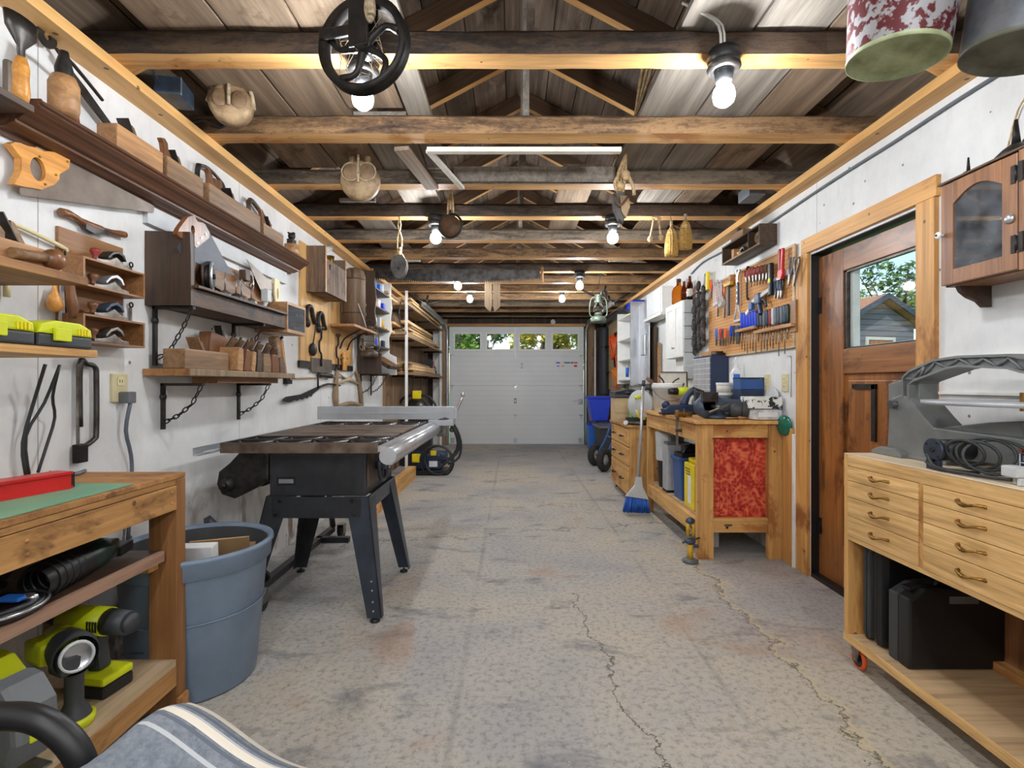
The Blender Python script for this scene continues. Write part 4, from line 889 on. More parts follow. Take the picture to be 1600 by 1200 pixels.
P('motor', 'black', t, Y((-.16, .02, mz), (-.02, .02, mz), .033, n=22)); P('motor_plate', 'saw_blue', t, Y((-.17, .02, mz), (-.158, .02, mz), .036, n=26), B(-.17, -.158, -.004, .044, mz-.062, mz-.03)); P('motor_hub', 'black', t, Y((-.174, .02, mz), (-.168, .02, mz), .008), *[Y((-.173, .02+.029*math.cos(a), mz+.029*math.sin(a)), (-.17, .02+.029*math.cos(a), mz+.029*math.sin(a)), .003, n=6) for a in (.6, 2.2, 3.9, 5.4)])
P('cord', 'cord', t, *[TO((-.115-.012*k, -.135+.020*k, .060+.006*(k % 2)), .062-.005*k, .0045, (-.85-.22*k, -1+.25*k, .35-.22*k), 30, 7, (1.15, .80)) for k in range(4)], TU([(-.165, .05, .02), (-.172, .0, .007), (-.165, -.10, .007), (-.14, -.2, .008), (-.10, -.24, .012), (-.11, -.245, .03)], .0055, 6, smooth=5), TU([(-.165, .045, .045), (-.178, .0, .012), (-.16, -.06, .007), (-.12, -.09, .007)], .0055, 6, smooth=5))
P('plug', 'slat_grey', t, B(-.165, -.13, -.245, -.20, .02, .05, .005), B(-.16, -.135, -.25, -.24, .0, .02, .003)); P('plug_prong', 'chrome', t, B(-.155, -.152, -.235, -.225, .003, .02), B(-.143, -.14, -.235, -.225, .003, .02))
wl = P('warning_label', 'navy', t, B(-.0575, -.0555, -.245, -.145, .012, .088)); P('label_border', 'white', wl, B(-.0585, -.0574, -.243, -.147, .046, .049), B(-.0585, -.0574, -.243, -.147, .013, .016), B(-.0585, -.0574, -.148, -.145, .013, .073), *[B(-.0585, -.0574, -.235, -.155, z, z+.0012) for z in (.022, .027, .032, .037, .055, .060, .065)]); P('label_header', 'orange', wl, B(-.0586, -.0574, -.243, -.147, .074, .086), label='orange strip with dark lettering'); P('label_lettering', 'black', wl, *[B(-.0592, -.0585, -.16-k*.012, -.152-k*.012, .077, .083) for k in range(7)])

# ---- chair and striped blanket in the near left corner
t = T('chair', 'chair with padded black tube arms in the near corner below the bench', 'chair', (-.55, .45, 0))
def arm(dx): return TU([(-.40+dx, .30, 0), (-.42+dx, .30, .40), (-.38+dx, .30, .56), (-.30+dx, .30, .607), (-.20+dx, .30, .613), (-.155+dx, .30, .611), (-.12+dx, .30, .595), (-.09+dx, .30, .565), (-.072+dx, .30, .52), (-.062+dx, .30, .46), (-.055+dx, .30, .3), (-.05+dx, .30, 0)], .019, 12, smooth=4)
P('arm', 'black', t, arm(0)); P('arm', 'black', t, X(TR(0, -.42, 0), arm(0))); P('seat', 'grey_dark', t, B(-.40, .24, -.28, .28, .40, .45, .02)); P('leg', 'black', t, Y((.22, -.26, 0), (.22, -.26, .42), .015)); P('leg', 'black', t, Y((.22, .24, 0), (.22, .24, .42), .015))
def blanket(bm):
    nu, nv = 26, 22; G = []
    for i in range(nu):
        row = []
        for j in range(nv):
            u, v = i/(nu-1), j/(nv-1)          # u along the far edge, v back towards the room's near end
            X_ = .19-.50*v; Yy = -.06+.34*u
            z = .012*math.sin(7*u+3*v)+.008*math.sin(17*v)-.075*u**1.3-.10*max(0, .14-u)**1.2*4+.012*math.cos(3*v)-.02*(1-v)**6
            row.append(bm.verts.new((X_, Yy, z)))
        G.append(row)
    for i in range(nu-1):
        for j in range(nv-1):
            fc = bm.faces.new((G[i][j], G[i+1][j], G[i+1][j+1], G[i][j+1])); fc.smooth = True
o = ONE('blanket', 'grey wool blanket with white stripes draped over the near chair', 'blanket', 'striped_cloth', (-.575, .665, .575), math.radians(90), blanket, rot=(0, 0, math.radians(76)))
o.scale = (1, -1, 1)
md = o.modifiers.new('thick', 'SOLIDIFY'); md.thickness = .018; md.offset = -1
ONE('cushion', 'dark cushion under the striped blanket', 'cushion', 'grey_dark', (-.45, .52, .452), 0, B(-.16, .13, -.2, .2, 0, .06, .025))

# ================================================================== tool makers (local: x along, -y out of the wall, z up)
def LWL(y, z, off=0.): return (XL+off, y, z)
def RWL(y, z, off=0.): return (XR-off, y, z)
def holed(outl, c, rx, ry, plane, d0, d1, n=40, tilt=0.):
    """outline with an oval hole"""
    inn, out_ = [], []
    for i in range(n):
        a = 2*PI*i/n; ex, ey = rx*math.cos(a), ry*math.sin(a); e = (c[0]+ex*math.cos(tilt)-ey*math.sin(tilt), c[1]+ex*math.sin(tilt)+ey*math.cos(tilt)); dx, dy = e[0]-c[0], e[1]-c[1]; best = 1.05
        for (x0, y0), (x1, y1) in zip(outl, outl[1:]+outl[:1]):
            dd = dx*(y1-y0)-dy*(x1-x0)
            if abs(dd) < 1e-12: continue
            t_ = ((x0-c[0])*(y1-y0)-(y0-c[1])*(x1-x0))/dd; u_ = ((x0-c[0])*dy-(y0-c[1])*dx)/dd
            if t_ > 1 and 0 <= u_ <= 1: best = max(best, t_)
        inn.append(e); out_.append((c[0]+dx*best, c[1]+dy*best))
    return RG(out_, inn, plane, d0, d1)
def wooden_plane(lb, loc, rz, ln=.40, w=.065, h=.065, body='plane_wood', wedge='tote', tote=True, group=None, name='wooden_plane', iron='steel_dark', rot=None):
    t = T(name, lb, 'hand plane', loc, rz, group, rot)
    P('body', body, t, B(0, ln, -w/2, w/2, 0, h, .004))
    mx = ln*.56
    P('iron', iron, t, X(TR(mx, 0, h*.55) @ RO(-32, 'Y'), B(-.004, .0, -w*.3, w*.3, 0, .115)))
    P('wedge', wedge, t, X(TR(mx+.012, 0, h*.5) @ RO(-30, 'Y'), PR([(-.012, 0), (.006, 0), (.004, .09), (-.004, .10), (-.012, .085)], 'xz', -w*.28, w*.28, bev=.002)))
    if tote: P('tote', wedge, t, PR([(ln*.10, h-.004), (ln*.10+.05, h-.004), (ln*.10+.052, h+.02), (ln*.10+.030, h+.045), (ln*.10+.026, h+.072), (ln*.10+.008, h+.085), (ln*.10-.012, h+.078), (ln*.10+.0, h+.062), (ln*.10+.006, h+.035)], 'xz', -.011, .011, bev=.003))
    return t
def block_plane(lb, loc, rz, cap='steel', knob='tote', s=1., group='small metal planes'):
    t = T('metal_plane', lb, 'hand plane', loc, rz, group)
    P('sole', 'steel', t, PR([(-.08*s, 0), (.08*s, 0), (.08*s, .01), (.045*s, .014), (.01*s, .034*s), (-.02*s, .018), (-.05*s, .012), (-.08*s, .01)], 'xz', -.024*s, .024*s, bev=.002))
    P('lever_cap', cap, t, PR([(-.025*s, .028), (.0, .052*s), (.03*s, .062*s), (.055*s, .05*s), (.065*s, .03*s), (.058*s, .028*s), (.045*s, .044*s), (.025*s, .05*s), (.0, .04*s), (-.02*s, .02)], 'xz', -.02*s, .02*s, bev=.002))
    P('knob', knob, t, L([(.010, 0), (.008, .012), (.016, .026), (.015, .036), (0, .041)], (-.058*s, 0, .010), n=14))
    return t
def chain(pts, r=.008, ln=.026):
    ops = []; a = Vector(pts[0]); i = 0; acc = []
    for p, q in zip(pts, pts[1:]):
        p, q = Vector(p), Vector(q); d = q-p; n_ = max(1, round(d.length/ln))
        for k in range(n_): acc.append((p+d*((k+.5)/n_), d.normalized()))
    for k, (c, d) in enumerate(acc):
        dd, u, v = _basis(d); s = u if k % 2 else v
        ops.append(TU([c+dd*(ln*.62*math.cos(2*PI*i/10))+s*(r*math.sin(2*PI*i/10)) for i in range(10)], .0028, 5, True, 1))
    return ops
def shelf_bracket(parent, x, z, dep, drop=.26):
    b = P('bracket', 'iron', parent, B(x-.009, x+.009, -.03, -.018, z-drop, z), B(x-.009, x+.009, -dep, -.018, z-.012, z), S((x, -.024, z-.06), (.018, .012, .018), 10))
    P('chain', 'iron', b, *chain([(x, -.03, z-drop+.03), (x, -dep*.45, z-drop+.06), (x, -dep*.75, z-.09), (x, -dep+.01, z-.01)]))

# ================================================================== tool wall, nearest end
# crown-moulding shelf
MZ = 1.933
t = T('display_shelf', 'long dark crown-moulding shelf carrying a row of wooden planes', 'shelf', LWL(1.50, MZ), LR)
prof = [(0, 0), (-.150, 0), (-.152, -.010), (-.143, -.014), (-.146, -.020), (-.132, -.030), (-.118, -.034), (-.104, -.044), (-.092, -.054), (-.078, -.058), (-.078, -.066), (-.062, -.070), (-.045, -.078), (-.024, -.080), (-.02, -.088), (0, -.088)]
P('moulding', 'molding', t, PR(prof, 'yz', 0, 1.99))
P('cleat', 'slat_grey', t, B(.62, 1.93, -.022, -.0005, -.165, -.0885)); P('end_block', 'molding', t, PR([(a*1.03, b_) for a, b_ in prof], 'yz', -.006, -.0005))
t = T('wall_shelf', 'dark plank shelf above the long handsaw, nearest end of the tool wall', 'shelf', LWL(.95, MZ-.03), LR)
P('board', 'walnut', t, B(0, .53, -.15, -.002, -.02, 0, .002)); P('back_board', 'walnut', t, B(0, .53, -.02, -.0, -.10, -.021))
SZT = MZ+.001
wooden_plane('pale wooden bench plane, first on the moulding shelf', LWL(1.82, SZT, .09), LR, .24, .075, .095, 'plane_pale', 'plane_dark', False, 'wooden planes on the moulding shelf')
wooden_plane('wooden plane with curved tote on the moulding shelf, behind the red-handled tool', LWL(2.07, SZT, .095), LR, .24, .085, .09, 'plane_wood', group='wooden planes on the moulding shelf')
wooden_plane('long brown jointer plane on the moulding shelf', LWL(2.36, SZT, .095), LR, .48, .08, .095, 'plane_wood', group='wooden planes on the moulding shelf')
wooden_plane('small wooden plane with tote near the far end of the moulding shelf', LWL(2.90, SZT, .09), LR, .25, .07, .08, 'plane_wood', group='wooden planes on the moulding shelf')
t = T('bench_vise', 'small black hand vise on a wooden post at the moulding shelf end', 'vise', LWL(3.38, SZT, .075), LR); P('post', 'plane_pale', t, Y((0, 0, 0), (0, 0, .085), .045, n=18)); P('jaw', 'iron', t, B(-.03, .03, -.02, .02, .086, .12, .006), S((0, 0, .14), (.028, .022, .025)), Y((-.05, 0, .15), (.05, 0, .155), .006), S((.03, 0, .165), .012))
# tools hanging above / on the moulding shelf
t = T('brush', 'yellow wood-handled tool standing on the nearest plank shelf', 'hand tool', (-1.40, 1.46, 1.90), LR); P('handle', 'yellow_tote', t, L([(0, 0), (.016, .002), (.021, .03), (.018, .07), (.020, .10), (.013, .13), (0, .135)], n=16)); P('head', 'steel_dark', t, L([(.011, .13), (.013, .16), (.045, .20), (.05, .24), (.0, .25)], n=16, squash=.4))
t = T('wooden_maul', 'fat turned wooden handle block with black iron cap on the nearest shelf', 'hand tool', (-1.40, 1.60, MZ), LR); P('handle', 'plane_pale', t, L([(0, 0), (.034, 0), (.040, .03), (.040, .10), (.030, .125), (0, .126)], n=22)); P('cap', 'iron', t, L([(.022, .125), (.024, .15), (.014, .19), (.012, .205), (0, .206)], n=16)); P('crank', 'iron', t, TU([(.0, -.0, .19), (.06, .02, .20), (.20, .04, .165)], .006))
ONE('tin_lid', 'brown tin box lid standing behind the yellow-handled tool', 'box', 'saw_plate', (-1.45, 1.50, MZ), LR, B(-.035, .03, -.008, .012, -.03, .10, .008))
t = T('screwdriver', 'red-handled turnscrew hanging point-up beside the fat wooden handle', 'screwdriver', LWL(1.735, 1.945, .05), LR); P('handle', 'dark_red', t, L([(0, 0), (.012, .002), (.014, .03), (.011, .06), (.012, .075), (0, .08)], n=14)); P('blade', 'steel_dark', t, B(-.005, .005, -.0015, .0015, .08, .14))
t = T('drawknife', 'long black iron drawknife with red wood handle on the wall above the planes', 'drawknife', LWL(1.80, 2.13, .02), LR)
P('blade', 'steel_dark', t, PR([(-.10, .06), (0, .012), (.02, .0), (.14, -.07), (.30, -.095), (.30, -.115), (.14, -.10), (.0, -.03), (-.11, .045)], 'xz', -.012, -.006)); P('rosette', 'iron', t, holed(circle(-.15, .09, .035, 16, .035), (-.15, .09), .012, .012, 'xz', -.014, -.006), TU([(-.115, -.01, .075), (-.08, -.01, .05)], .006, 5, smooth=1)); P('handle', 'tote', t, TU([(.30, -.012, -.105), (.335, -.012, -.12), (.35, -.012, -.17), (.365, -.012, -.215)], [.006, .008, .014, .013], 8))
t = T('bow_saw', 'small black bow tool hanging above the jointer plane', 'hand tool', LWL(2.43, 2.13, .03), LR); P('handle', 'iron', t, TU([(.02, 0, .02), (.01, 0, -.03), (.02, 0, -.09), (.005, 0, -.14)], .012)); P('frame', 'steel_dark', t, TU([(.02, 0, .02), (.10, 0, .035), (.22, 0, .01), (.24, 0, -.02)], .008)); P('grip', 'tote', t, PR([(.13, .0), (.19, .01), (.21, -.04), (.17, -.09), (.14, -.06)], 'xz', -.015, .012, bev=.004))
t = T('wood_bracket', 'dark wood bow brace hanging between jointer and small plane', 'hand tool', LWL(2.92, 2.16, .03), LR); P('arm', 'walnut', t, TU([(0, 0, -.15), (0, 0, -.02), (.06, 0, -.01), (.20, 0, -.06), (.25, 0, -.08)], .014, 6), label=None)
# the long handsaw
def lp(cx, cy, oX, oY, s, y0, z0, off):      # a spot of the photo's wall read as wall coordinates
    px, py = oX+cx/s, oY+cy/s; y = YL(px, off); return (y-y0, ZP(py, y)-z0)
def G(pts, oX, oY, s, y0, z0, off): return [lp(a, b_, oX, oY, s, y0, z0, off) for a, b_ in pts]
a_ = (0, 200, 5.333, 1.65, 1.70, .03)
t = T('handsaw', 'long handsaw with yellow wooden handle under the nearest shelf', 'handsaw', LWL(1.65, 1.70), LR)
P('blade', 'saw_plate', t, PR(G([(160, 520), (300, 150), (560, 270), (1285, 650), (1280, 705), (800, 645), (300, 575), (170, 560)], *a_), 'xz', -.0305, -.029))
P('handle', 'yellow_tote', t, holed(G([(55, 120), (120, 115), (200, 150), (280, 165), (350, 200), (400, 190), (560, 265), (545, 345), (490, 320), (465, 350), (470, 420), (430, 470), (370, 490), (320, 515), (240, 500), (120, 480), (60, 460), (120, 420), (150, 360), (150, 240), (130, 190), (60, 160)], *a_), lp(285, 345, *a_), .026, .036, 'xz', -.042, -.018))
P('screw', 'brass', t, *[Y((u, -.0445, v), (u, -.042, v), .004, n=8) for u, v in G([(530, 280), (435, 390), (345, 470), (300, 240)], *a_)])
t = T('spokeshave', 'wooden spokeshave hanging below the long handsaw', 'spokeshave', LWL(1.86, 1.63, .02), LR)
a_ = (0, 200, 5.333, 1.86, 1.63, .02); k = G([(500, 710), (600, 700), (700, 780), (900, 860), (960, 870), (1060, 885), (1010, 915), (900, 880), (700, 810), (560, 740)], *a_)
P('body', 'tote', t, TU([(u, 0, v) for u, v in G([(505, 700), (600, 725), (700, 790), (800, 830), (900, 860), (1040, 890)], *a_)], [.014, .010, .014, .014, .010, .013], 8)); P('blade', 'steel_dark', t, PR(G([(690, 790), (900, 860), (880, 895), (760, 880), (690, 840)], *a_), 'xz', -.012, .006)); 
# upper small shelf with a moulding plane
t = T('wall_shelf', 'orange-edged wall shelf holding a wooden plane, second from the top', 'shelf', LWL(.90, 1.39), LR); P('board', 'bench_x', t, B(0, .61, -.28, -.002, 0, .024, .002)); P('bracket', 'iron', t, B(.28, .30, -.20, -.01, -.012, -.002), B(.28, .30, -.02, -.008, -.15, -.002))
wooden_plane('worn wooden plough plane with round knob on the orange-edged shelf', (-1.33, 1.26, 1.415), LR, .22, .06, .06, 'plane_pale', 'plane_wood', True, 'wooden planes on small shelves')
t = T('wooden_mallet', 'turned brown wooden knob tool lying at the shelf end by the small plane rack', 'hand tool', (-1.29, 1.44, 1.449), 0); P('knob', 'tote', t, S((0, 0, 0), (.028, .03, .03))); P('stem', 'plane_wood', t, Y((0, -.12, -.01), (0, -.02, 0), .014))
t = T('coping_saw', 'white-framed coping saw hanging behind the orange-edged shelf', 'saw', LWL(1.65, 1.50, .02), LR); P('frame', 'cream', t, TU([(-.12, 0, -.08), (-.12, 0, .06), (-.10, 0, .085), (.07, 0, .06), (.08, 0, .05)], .007, smooth=4)); P('blade', 'steel_dark', t, TU([(.08, 0, .05), (.085, 0, -.2)], .003, 5, smooth=1)); P('handle', 'cream', t, TU([(-.12, 0, -.08), (-.12, 0, -.14)], .009))
ONE('darning_egg', 'orange-brown wooden egg hanging below the orange-edged shelf', 'hand tool', 'yellow_tote', LWL(1.68, 1.335, .03), LR, L([(0, 0), (.017, .008), (.023, .026), (.017, .05), (.008, .07), (.006, .09)], n=16))
ONE('shoe_horn', 'pale bone strip hanging below the orange-edged shelf', 'hand tool', 'slat_grey', LWL(1.715, 1.27, .02), LR, PR([(-.012, .02), (0, 0), (.012, .02), (.007, .16), (-.007, .16)], 'xz', -.004, 0))
ONE('wooden_rasp', 'long red-brown tapered handle hanging beside the lower plane box', 'hand tool', 'tote', LWL(1.70, 1.32, .06), LR, TU([(0, 0, .12), (.01, 0, .06), (.016, 0, .0)], [.014, .017, .013], 10))
for k_, (y, z) in enumerate(((2.04, 1.505), (2.04, 1.345))):
    t = T('folding_key', ('small iron key tool on a hook above', 'small pocket tool on a hook beside')[k_]+' the plane rack\'s open boxes', 'hand tool', LWL(y, z, .01), LR, 'small tools beside the plane rack'); P('blade', 'steel', t, B(-.006, .006, -.003, .003, 0, .06, .002)); P('loop', 'iron', t, TO((0, -.003, .07), .009, .003, (0, 1, 0), 12, 5))
# rack with two open boxes
t = T('plane_rack', 'small wooden wall rack with two open boxes for metal planes', 'rack', LWL(1.714, 1.24), LR)
P('back_board', 'rack_wood', t, B(0, .285, -.012, -.001, 0, .39, .002))
for z_ in (0, .192): P('box', 'rack_wood', t, B(0, .008, -.095, -.013, z_, z_+.098), B(.280, .288, -.095, -.013, z_, z_+.098), B(.008, .28, -.095, -.013, z_, z_+.007), B(.008, .28, -.095, -.013, z_+.091, z_+.098))
block_plane('metal plane with red knob on top of the upper rack box', LWL(1.87, 1.5315, .055), LR, 'steel_dark', 'dark_red'); block_plane('nickel block plane inside the upper rack box', LWL(1.86, 1.4405, .055), LR, 'alu')
block_plane('blue-capped metal plane on top of the lower rack box', LWL(1.86, 1.3395, .055), LR, 'vise'); block_plane('grey arched block plane inside the lower rack box', LWL(1.86, 1.2485, .055), LR, 'steel')
# lower orange shelf with the yellow cases
t = T('wall_shelf', 'bright orange-edged low wall shelf carrying yellow and grey cases', 'shelf', LWL(.90, 1.178), LR); P('board', 'pine', t, B(0, .62, -.30, -.002, 0, .022, .002)); P('bracket', 'iron', t, TU([(.42, -.18, -.002), (.42, -.03, -.010), (.42, -.012, -.03), (.42, -.012, -.12)], .006))
for k_, (y, ln, lb) in enumerate(((1.145, .17, 'yellow and grey tool case on the low orange shelf, nearer the camera'), (1.325, .17, 'yellow and black vented case at the far end of the low orange shelf'))):
    t = T('tool_case', lb, 'charger', (-1.30, y, 1.201), LR, 'yellow chargers on the low wall shelf')
    P('base', 'grey_dark', t, PR([(0, 0), (ln, 0), (ln, .032), (0, .032)], 'xz', -.075, .075, bev=.006)); P('cover', 'lime', t, PR([(0, .033), (ln, .033), (ln-.004, .055), (ln-.04, .07), (.05, .07), (.01, .058)], 'xz', -.075, .075, bev=.005)); P('latch', 'lime', t, B(.04, .09, -.085, -.0755, .015, .05, .003)); P('vent', 'yellow', t, *[B(ln-.05+i*.01, ln-.046+i*.01, -.078, -.0755, .036, .055) for i in range(4)])
t = T('hanging_cables', 'black cables hanging from the low orange shelf to the bench', 'cable', LWL(1.60, 1.16, .03), LR)
P('cable', 'cord', t, TU([(-.02, -.06, 0), (-.01, -.02, -.10), (-.03, 0, -.24), (-.02, 0, -.34)], .005)); P('cable', 'cord', t, TU([(.03, -.06, 0), (.05, -.02, -.10), (.08, 0, -.17), (.05, 0, -.26), (.02, 0, -.34)], .0045)); P('cable', 'cord', t, TU([(.03, -.06, 0), (.02, -.02, -.12), (-.02, 0, -.22), (-.01, 0, -.34)], .0045))
t = T('hacksaw', 'dark iron hacksaw frame hanging upright behind the bench', 'hacksaw', LWL(1.80, 1.17, .02), LR); P('frame', 'steel_dark', t, TU([(-.01, 0, -.22), (-.01, 0, 0), (.02, 0, .0), (.055, 0, -.01), (.06, 0, -.06), (.06, 0, -.24), (.05, 0, -.27), (.01, 0, -.29)], .009, smooth=4)); P('blade', 'steel', t, B(-.022, -.016, -.004, .004, -.31, .0)); P('grip', 'iron', t, B(-.03, .012, -.012, .012, -.345, -.28, .004))
t = T('wall_socket', 'cream double wall socket with a grey plug above the bench corner', 'socket', LWL(1.985, 1.085), LR); P('plate', 'outlet', t, B(-.038, .038, -.012, 0, -.055, .055, .003)); P('receptacle', 'cream', t, B(-.016, .016, -.015, -.012, .008, .042, .002)); P('slot', 'black', t, B(-.008, -.005, -.0155, -.015, .02, .032), B(.004, .007, -.0155, -.015, .02, .032))
t = T('extension_lead', 'grey plug and lead hanging from the cream wall socket', 'cable', LWL(1.985, 1.06, .013), LR); P('plug', 'grey_mid', t, B(-.012, .03, -.04, 0, -.035, .01, .005)); P('lead', 'cord_grey', t, TU([(.01, -.03, -.035), (.0, -.02, -.14), (.04, -.01, -.24), (.05, -.005, -.34), (.02, -.01, -.62)], .007))
ONE('dust_cord', 'grey cord lying along the back of the low workbench', 'cable', 'cord_grey', (-1.45, 1.5, BZ+.007), 0, TU([(0, -.2, 0), (.0, 0, .0), (.06, .12, .0), (.04, .19, 0)], .006))
# power tools on the low workbench shelves
z_ = .563
t = T('angle_grinder', 'dark green angle grinder with black hood on the middle bench shelf', 'power tool', (-1.20, 1.42, z_+.045), math.radians(100)); P('body', 'hunter', t, L([(0, -.08), (.03, -.07), (.036, -.02), (.044, .02), (.044, .07), (.034, .11), (.02, .13), (0, .131)], axis=(1, 0, 0), n=20)); P('motor_cover', 'black', t, L([(.036, -.17), (.042, -.14), (.044, -.02), (.046, .0)], axis=(1, 0, 0), n=20), *[TO((-.04-k*.025, 0, 0), .043, .004, (1, 0, 0), 20, 5) for k in range(5)]); P('gear_head', 'steel', t, B(.10, .14, -.03, .03, -.03, .025, .008)); P('guard', 'black', t, PR([(.12, -.04), (.20, -.035), (.20, .03), (.15, .035), (.12, .02)], 'xy', -.03, .0, bev=.004))
t = T('coiled_belt', 'coiled chrome and black belt lying on the middle bench shelf', 'belt', (-1.19, 1.18, z_+.014), 0); P('band', 'black', t, TO((0, 0, 0), .085, .012, (0, 0, 1), 30, 8, (1, .8)), TO((.01, .0, .012), .06, .008, (0, 0, 1), 30, 6)); P('fitting', 'chrome', t, TO((0, 0, .006), .10, .004, (0, 0, 1), 30, 5, (1, .85)), S((.05, .03, .02), (.02, .012, .01))); P('buckle', 'blue_light', t, B(0, .05, .0, .03, .018, .028, .004))
t = T('tool_roll', 'black cloth tool roll at the near end of the middle bench shelf', 'bag', (-1.32, 1.12, z_), 0); P('body', 'black_matte', t, S((0, 0, .07), (.10, .22, .07))); P('strap', 'black', t, TU([(.1, -.1, .04), (.06, 0, .14), (.09, .12, .05)], .01))
t = T('impact_drill', 'yellow cordless drill on the bottom bench shelf, farthest of the yellow tools', 'drill', (-1.20, 1.50, .206), math.radians(-8)); P('battery', 'black', t, B(-.065, .055, -.05, .05, 0, .035, .008)); P('battery_top', 'lime', t, B(-.065, .055, -.05, .05, .036, .06, .008)); P('grip', 'grey_dark', t, X(RO(-8, 'Y'), B(-.022, .022, -.02, .02, .06, .17, .01))); P('motor', 'lime', t, X(TR(-.02, 0, .20), Y((-.10, 0, 0), (.04, 0, .0), .040, n=20))); P('motor_cap', 'grey_dark', t, Y((.021, 0, .20), (.09, 0, .20), .037, .033, n=20), L([(.026, .09), (.028, .10), (0, .103)], (0, 0, .20), (1, 0, 0), 18)); P('vent', 'black', t, *[B(-.01+i*.009, -.006+i*.009, -.0415, -.038, .185, .215) for i in range(4)]); P('chuck', 'black', t, Y((-.19, 0, .20), (-.12, 0, .20), .02, .03))
t = T('work_light', 'yellow cordless spotlight standing on the bottom bench shelf', 'work light', (-1.15, 1.345, .206), math.radians(-24)); t.scale = (.95, .95, 1.0); P('base', 'lime', t, L([(0, 0), (.045, 0), (.048, .022), (0, .023)], n=24)); P('stem', 'grey_dark', t, L([(.04, .024), (.03, .045), (.022, .06), (.022, .13), (.03, .14)], n=20)); hd = P('head', 'grey_dark', t, L([(.035, -.10), (.05, -.06), (.056, .0), (.05, .02)], (-.0, 0, .185), (1, -.2, 0), 24), B(-.05, .02, -.04, .04, .14, .19, .01)); P('body', 'lime', t, L([(0, -.17), (.036, -.165), (.044, -.10)], (-.0, 0, .185), (1, -.2, 0), 24), B(-.16, -.07, -.046, .046, .15, .21, .012)); P('lens', 'chrome', hd, L([(0, .018), (.032, .019), (.036, .026)], (0, 0, .185), (1, -.2, 0), 24)); P('lens_ring', 'slat_grey', hd, L([(.04, .018), (.04, .028), (.034, .029), (.034, .018)], (0, 0, .185), (1, -.2, 0), 24))
t = T('jigsaw', 'yellow cordless jigsaw with dark vents on the bottom bench shelf', 'jigsaw', (-1.19, 1.19, .206), math.radians(-15)); t.scale = (1.25, 1.25, 1.4); P('shoe', 'steel', t, B(-.10, .08, -.035, .035, 0, .004)); P('body', 'lime', t, PR([(-.14, .02), (-.10, .0055), (.0, .0055), (.03, .06), (.03, .14), (-.02, .175), (-.08, .18), (-.14, .15)], 'xz', -.038, .038, bev=.01)); P('nose', 'grey_mid', t, PR([(.031, .03), (.08, .03), (.10, .07), (.095, .12), (.06, .155), (.031, .16)], 'xz', -.036, .036, bev=.012)); P('vent', 'black', t, PR([(-.09, .06), (-.01, .055), (-.0, .08), (-.09, .10)], 'xz', -.041, -.036), *[B(-.08+i*.018, -.074+i*.018, -.043, -.04, .06, .10) for i in range(4)]); P('lamp', 'lime', t, B(.078, .103, -.015, .015, .065, .10, .004)); P('foot_pad', 'white', t, B(.10, .1045, -.006, .008, .07, .09))
t = T('cordless_sander', 'yellow cordless sander at the near end of the bottom bench shelf', 'sander', (-1.18, .98, .206), 0); P('pad', 'lime', t, B(-.08, .09, -.07, .06, 0, .03, .008)); P('body', 'lime', t, PR([(-.08, .031), (.08, .031), (.07, .08), (.02, .12), (-.07, .12)], 'xz', -.045, .045, bev=.01)); P('grip', 'black', t, TU([(-.07, 0, .12), (0, 0, .145), (.07, 0, .10)], .02))

# ---- carpenter's trough shelf
Y0, Z0 = 2.13, 1.428
t = T('tool_trough', 'long dark carpenter\'s trough shelf on iron brackets and chains', 'shelf', LWL(Y0, Z0), LR)
P('end_panel', 'walnut_z', t, PR([(-.002, 0), (-.194, 0), (-.194, .20), (-.19, .305), (-.002, .31)], 'yz', 0, .02)); P('bottom', 'old_box', t, B(.02, .90, -.19, -.002, 0, .014)); P('front_board', 'old_box', t, B(.02, .90, -.194, -.180, .0, .075, .002))
P('ledge', 'walnut', t, B(.02, .88, -.215, -.10, .076, .088, .002)); P('back_board', 'rack_wood', t, B(.02, .96, -.014, -.002, .0, .30)); P('corner_post', 'iron', t, B(.02, .032, -.19, -.17, .09, .30))
cmp_ = P('glazed_box', 'plane_pale', t, B(.90, 1.17, -.20, -.015, -.02, .0), B(.90, 1.17, -.20, -.015, .145, .16), B(.90, .912, -.20, -.015, 0, .145), B(1.158, 1.17, -.20, -.015, 0, .145), B(.913, 1.157, -.016, -.004, -.02, .16)); P('pane', 'dusty_sheen_glass', cmp_, B(.913, 1.157, -.197, -.194, 0, .145))
for x_ in (.03, .64): shelf_bracket(t, x_, -.001 if x_ < .5 else -.002, .19, .25)
tz = Z0+.0885
# backsaw leaned in the trough
t = T('tenon_saw', 'dark steel backsaw with worn brown handle leaning across the trough', 'handsaw', LWL(2.25, 1.60, .15), LR)
a_ = (200, 200, 5.333, 2.25, 1.60, .15)
P('blade', 'blade_dark', t, PR(G([(405, 1000), (470, 900), (640, 800), (820, 1140), (890, 1230), (750, 1190), (450, 1080)], *a_), 'xz', -.002, .001))
P('handle', 'tote', t, holed(G([(385, 890), (410, 830), (480, 740), (530, 725), (560, 780), (610, 790), (680, 900), (640, 930), (600, 960), (550, 1000), (520, 960), (500, 900), (440, 930)], *a_), lp(520, 850, *a_), .014, .020, 'xz', -.011, .010)); P('screw', 'chrome', t, *[Y((u, -.014, v), (u, -.011, v), .005, n=8) for u, v in G([(625, 885), (590, 915), (560, 960)], *a_)])
t = T('handsaw', 'old handsaw lying flat along the trough behind the oil cans', 'handsaw', LWL(2.55, 1.60, .03), LR); P('blade', 'plane_wood', t, PR([(-.05, .08), (.35, -.01), (.30, -.06), (-.02, .0)], 'xz', -.004, 0)); P('handle', 'tote', t, holed([(-.10, .0), (-.05, .11), (.0, .09), (-.0, .0), (-.05, -.03)], (-.045, .04), .015, .025, 'xz', -.012, .008))
